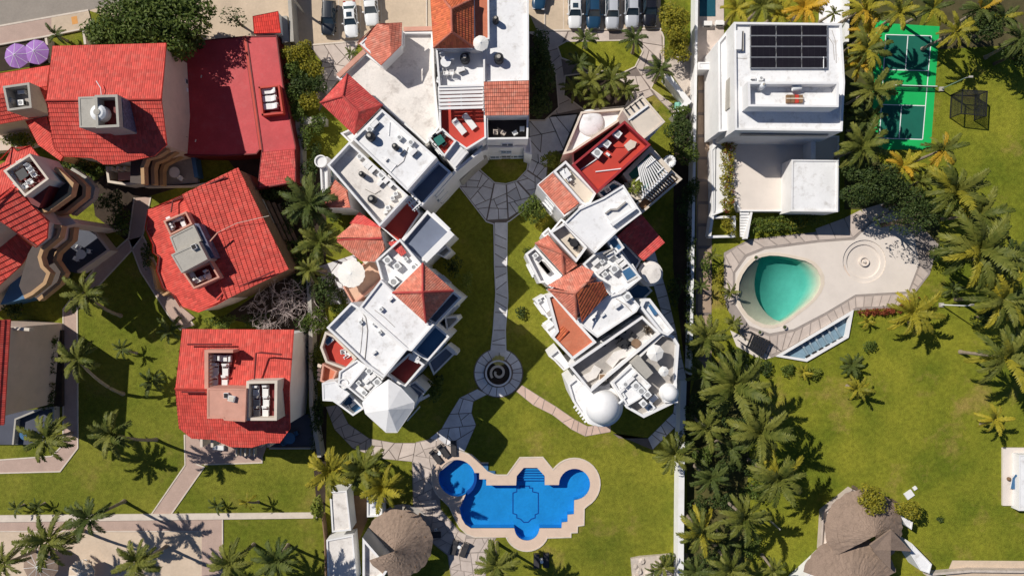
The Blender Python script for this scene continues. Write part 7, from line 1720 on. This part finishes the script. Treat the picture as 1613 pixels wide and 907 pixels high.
for x, y, h, rx, ry, m, l, n in ((852, 82, 7.0, 20, 36, LDARK, 'dark narrow tree beside the white villa wall, upper', 1900), (856, 122, 6.5, 22, 34, LDARK, 'dark narrow tree beside the terracotta roof, middle', 1900), (850, 164, 6.0, 18, 28, LDARK, 'dark narrow tree beside the dark balcony, lower', 1500),
        (1062, 38, 5.5, 26, 34, LYEL, 'yellow-green bushy tree beside the black SUV', 2600), (1066, 78, 4.0, 24, 24, LYEL, 'yellow-green shrub below the yellow bushy tree', 1400), (1070, 208, 5.0, 26, 28, LDARK, 'dark green shrub tree beside the scalloped turret', 1700), (1078, 240, 4.2, 22, 22, LGREEN, 'green shrub between turret and driveway', 1100), (1070, 178, 4.0, 16, 12, LGREEN, 'small green shrub by the slanting white wall', 600), (1090, 300, 3.2, 13, 20, LDARK, 'dark shrub beside the driveway wall', 700),
        (870, 252, 4.2, 16, 16, LLIME, 'lime-green small tree on the grey flagstones', 900), (995, 299, 12.4, 13, 16, LLIME, 'lime-green potted tree beside the white pergola', 900), (838, 330, 4.0, 20, 22, LGREEN, 'bright shrub beside the plaza and orange roof', 1200), (848, 350, 2.5, 14, 12, LYEL, 'yellowish low shrub below the bright plaza shrub', 500),
        (733, 445, 4.5, 15, 15, LLIME, 'small lime-green tree in the shade beside the terracotta pyramid', 420), (30, 222, 3.4, 24, 14, LLIME, 'lime-green shrub in the courtyard by the red wing', 900), (122, 262, 3.2, 22, 16, LDARK, 'dark shrub beside the tan porch under the gabled house', 900), (150, 272, 2.6, 16, 12, LGREEN, 'flowering shrub beside the tan porch', 600),
        (1372, 292, 8.0, 60, 40, LDARK, 'big rough dark shrub beside the pool deck shade', 6500), (1424, 318, 7.0, 34, 26, LDARK, 'dark shrub at the corner of the shaded deck', 1400), (1428, 348, 8.5, 44, 28, LDARK, 'sparse tree throwing dappled shade on the deck', 900), (1548, 44, 7.0, 36, 28, LDARK, 'dark tree in the top right corner beyond the court', 2200), (1602, 84, 6.0, 24, 22, LDARK, 'dark tree cut off at the right edge near the top', 1200),
        (1372, 783, 6.6, 24, 23, LYEL, 'bright yellow-green shrub at the top of the big thatch', 1700), (1427, 800, 5.0, 19, 16, LYEL, 'smaller yellow-green shrub right of the big thatch top', 900), (1098, 640, 5.0, 20, 26, LDARK, 'dark shrub in the belt beside the small dome', 1100), (1140, 735, 3.6, 20, 12, LDARK, 'grey-green scrub in the palm belt', 700),
        (512, 455, 3.5, 22, 30, LDARK, 'dark shrub between bare branches and the white parasol', 1200), (500, 505, 3.2, 20, 24, LGREEN, 'green shrub below the bare branches', 900), (352, 506, 2.2, 24, 12, LGREEN, 'low green shrub between the two red houses', 700), (430, 305, 2.6, 34, 12, LDARK, 'dark white-flowered shrub below the red annex', 900), (500, 195, 2.4, 12, 18, LGREEN, 'green shrub beside the low pale wall', 500), (497, 240, 2.0, 10, 14, LDARK, 'dark shrub beside the white turret', 350), (560, 370, 2.5, 16, 10, LDARK, 'dark low shrub under the terracotta gable', 300),
        (686, 612, 3.0, 14, 20, LGREEN, 'green shrub at the corner of the blue-grey terrace', 700), (1110, 420, 2.0, 9, 16, LGREEN, 'narrow shrub beside the shaded driveway', 300), (82, 540, 2.2, 9, 9, LGREEN, 'small bright shrub at the top of the hedge trough', 260), (20, 488, 2.4, 18, 12, LDARK, 'dark shrub above the beige wall', 500), (1050, 880, 2.0, 12, 10, LGREEN, 'grassy clump at the back of the rock garden', 300), (500, 800, 3.4, 9, 24, LLIME, 'climbing bright shrub beside the long pool hut', 900),
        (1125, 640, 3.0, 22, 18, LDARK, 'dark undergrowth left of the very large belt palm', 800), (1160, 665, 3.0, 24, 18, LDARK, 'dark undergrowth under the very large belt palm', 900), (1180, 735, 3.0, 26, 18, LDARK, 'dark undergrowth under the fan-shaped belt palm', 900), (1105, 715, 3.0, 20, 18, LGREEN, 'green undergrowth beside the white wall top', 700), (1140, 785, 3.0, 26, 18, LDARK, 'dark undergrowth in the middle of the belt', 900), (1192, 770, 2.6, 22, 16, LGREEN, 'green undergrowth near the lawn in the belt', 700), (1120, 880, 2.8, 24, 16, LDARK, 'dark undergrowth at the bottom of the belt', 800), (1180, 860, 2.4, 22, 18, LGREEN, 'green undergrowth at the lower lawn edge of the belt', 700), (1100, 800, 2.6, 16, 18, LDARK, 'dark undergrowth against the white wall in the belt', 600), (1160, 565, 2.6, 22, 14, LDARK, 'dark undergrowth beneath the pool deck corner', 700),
        (176, 318, 2.6, 24, 18, LDARK, 'dark shrub in the shaded courtyard between three red houses', 700), (190, 352, 2.4, 20, 18, LGREEN, 'green shrub beside the junction of the kerbed paths', 600), (232, 402, 2.0, 12, 20, LDARK, 'dark shrub along the left side of the tilted house', 400), (1470, 330, 4.0, 26, 20, LDARK, 'dark shrub between the big right palms and hedge', 900), (1490, 400, 3.6, 22, 22, LDARK, 'dark shrub behind the largest right palm', 800), (1555, 500, 3.0, 22, 16, LDARK, 'dark shrub beneath the palm by the thin lamp post', 700), (1345, 170, 3.0, 16, 26, LDARK, 'dark shrub strip beside the modern villa wall', 800),
        (482, 215, 2.6, 13, 20, LGREEN, 'green shrub in the narrow bed right of the low pale wall', 420), (490, 270, 3.0, 16, 18, LDARK, 'dark shrub above the big fan palm', 600), (462, 330, 2.4, 18, 18, LDARK, 'dark shrub beneath the big fan palm', 600), (448, 362, 2.2, 16, 22, LDARK, 'dark undergrowth beside the timber deck beams', 600), (470, 398, 2.6, 18, 20, LGREEN, 'green undergrowth left of the feathery palm', 600), (474, 440, 2.4, 16, 18, LDARK, 'dark shrub on the upper edge of the bare branches', 500), (478, 512, 2.6, 16, 14, LDARK, 'dark shrub under the lower edge of the bare branches', 500), (498, 575, 2.6, 13, 24, LGREEN, 'green shrub beside the pink brick balcony', 600), (500, 655, 2.4, 13, 26, LDARK, 'dark shrub where the blue shaded path begins', 600), (400, 505, 2.0, 26, 10, LDARK, 'dark low shrub along the top edge of the square red roof', 500), (525, 340, 2.2, 14, 10, LGREEN, 'green shrub under the little orange roof', 350), (660, 395, 2.0, 14, 12, LDARK, 'dark shrub beside the grey terrace in shade', 300), (712, 420, 2.2, 14, 16, LDARK, 'dark shrub in shade above the lime-green tree', 350), (1080, 690, 3.0, 14, 20, LDARK, 'dark shrub on the wall at the top of the belt', 500), (1092, 560, 2.6, 12, 24, LGREEN, 'green shrub at the end of the brown driveway', 500), (1075, 330, 2.6, 12, 22, LDARK, 'dark shrub beside the brown slatted deck', 500), (1062, 460, 2.6, 12, 22, LDARK, 'dark shrub beside the round stone roof', 500), (1250, 350, 1.6, 22, 8, LYEL, 'yellowish shrub under the modern terrace edge', 350),
        (1370, 545, 0.9, 13, 8, LGREEN, 'low curved hedge on the sunny lawn', 420), (1240, 582, 0.9, 12, 9, LGREEN, 'low round shrub on the lawn below the overflow basin', 420), (1282, 588, 0.9, 12, 10, LLIME, 'low lime shrub below the corner of the overflow basin', 420), (1205, 580, 1.0, 12, 12, LDARK, 'dark low round shrub beside the very large palm', 420), (1480, 818, 0.5, 6, 5, LDARK, 'tiny dark weed on the lawn right of the thatch', 80), (690, 600, 2.0, 8, 10, LDARK, 'dark shrub in the shade below the blue court', 250), (672, 350, 1.2, 14, 26, LDARK, 'dark shrub along the wall of the shaded lawn', 500), (830, 398, .6, 8, 8, LDARK, 'small dark plant on the lawn beside the flagstone path', 200), (820, 492, .8, 10, 9, LDARK, 'shaded round shrub beside the flagstone path', 300)):
    tree(x, y, h, rx, ry, m, l, n, max(4, int(math.sqrt(n) / 5)), 0.26 if h > 1.5 else 0.2, 'leafy_tree' if h > 4 else 'shrub', 'tree' if h > 4 else 'shrub')
def hedge(label, pts, h, wd, m, n, m2=None):
    r = thing('hedge', label, 'hedge', W(*pts[0])); rg = random.Random(int(pts[0][0])); mb = MB(); P = [W(*p) for p in pts]
    for i in range(n):
        s = rg.randrange(len(P) - 1); p = P[s].lerp(P[s + 1], rg.random()); c = p + Vector((rg.uniform(-wd, wd) / 2, rg.uniform(-wd, wd) / 2, h * rg.uniform(.5, 1)))
        leaf_cloud(mb, c - P[0], .28, .28, .25, 9, .22, rg)
    mb.build('foliage', m, r)
    if m2:
        mb = MB()
        for i in range(n // 7):
            s = rg.randrange(len(P) - 1); p = P[s].lerp(P[s + 1], rg.random()); leaf_cloud(mb, p + Vector((rg.uniform(-wd, wd) / 2, rg.uniform(-wd, wd) / 2, h)) - P[0], .22, .22, .2, 8, .18, rg)
        mb.build('blossom', m2, r)
    st = MB()
    for i in range(8): p = P[0].lerp(P[-1], i / 7) - P[0]; st.tube([p, p + Vector((0, 0, h * .6))], [.05, .03], 5)
    st.build('stems', BARK, r)
hedge('tall flowering hedge on the wall left of the modern villa terrace', [(1139, 222), (1138, 280), (1139, 336)], 2.8, 1.4, LYEL, 260, LRED)
hedge('row of low spiky shrubs under the modern villa terrace', [(1186, 356), (1230, 352), (1290, 346)], 1.6, 1.7, LGREEN, 260)
hedge('yellow-green hedge at the foot of the white stair', [(1140, 346), (1146, 368)], 1.8, 1.2, LYEL, 60)
hedge('dark hedge beside the beige wall', [(87, 525), (87, 580), (86, 638)], 1.8, 1.3, LDARK, 260)
hedge('rusty red low hedge along the pool deck edge', [(1352, 492), (1385, 491), (1412, 488), (1440, 468)], .7, .6, LRED, 110)
hedge('dark tall hedge beside the flagstone path behind the right villas', [(1082, 350), (1080, 470), (1084, 560)], 2.4, 1.0, LDARK, 300)
hedge('dark hedge between the square red house and the white villas', [(497, 540), (500, 620), (503, 700)], 1.6, 1.2, LDARK, 240)
hedge('curved clipped hedge around the peach patio', [(520, 470), (530, 490), (545, 482), (540, 460)], .9, .6, LGREEN, 90)
hedge('narrow bed of small plants left of the teal pool', [(1132, 420), (1131, 450), (1136, 478)], 1.0, .6, LYEL, 50)
# leafless shrub
def bare_bush(px, py, rx, ry, h, label, n=60):
    r = thing('bare_shrub', label, 'shrub', W(px, py)); rg = random.Random(5); k = 1 / PPM
    m = mat('bare_twig', (0.56, 0.46, 0.43), 0.2, 2, 0.9)
    mb = MB()
    def grow(p, d, l, rr, dep):
        q = p + d * l; mb.tube([p, (p + q) / 2 + Vector((rg.gauss(0, .05), rg.gauss(0, .05), 0)) * l, q], [rr, rr * .85, rr * .7], 5, cap=False)
        if dep == 0: return
        for _ in range(rg.choice((2, 2, 3))):
            nd = (d + Vector((rg.gauss(0, .75), rg.gauss(0, .75), rg.gauss(-.05, .45)))).normalized(); grow(q, nd, l * rg.uniform(.62, .85), rr * .68, dep - 1)
    for i in range(n):
        p = Vector((rg.uniform(-1, 1) * rx * k, rg.uniform(-1, 1) * ry * k, 0)); grow(p, Vector((rg.gauss(0, .5), rg.gauss(0, .5), 1)).normalized(), h * .3, .07, 4)
    mb.build('branches', m, r)
bare_bush(452, 480, 50, 26, 5.2, 'tangle of leafless grey branches beside the tilted red house', 26)
# yellow bromeliads on the ring planter
r = thing('potted_plant', 'pale yellow rosette plants on the rim of the spiral planter', 'plant', W(786, 567)); 
for i in range(9):
    a = i * .7; x, y = (0 if i == 0 else .62 * math.cos(a)), (0 if i == 0 else .42 * math.sin(a)); mb = MB()
    for j in range(9):
        b = j * .7; d = Vector((math.cos(b), math.sin(b), .5)); s = Vector((-math.sin(b), math.cos(b), 0)) * .06; p = Vector((x, y, .3)); mb.face([p - s, p + d * .2 - s * 1.4, p + d * .34, p + d * .2 + s * 1.4, p + s])
    mb.build('rosette', mat('pale_yellow_leaf', (.55, .48, .16), .1) if i == 0 else bpy.data.materials['pale_yellow_leaf'], r)
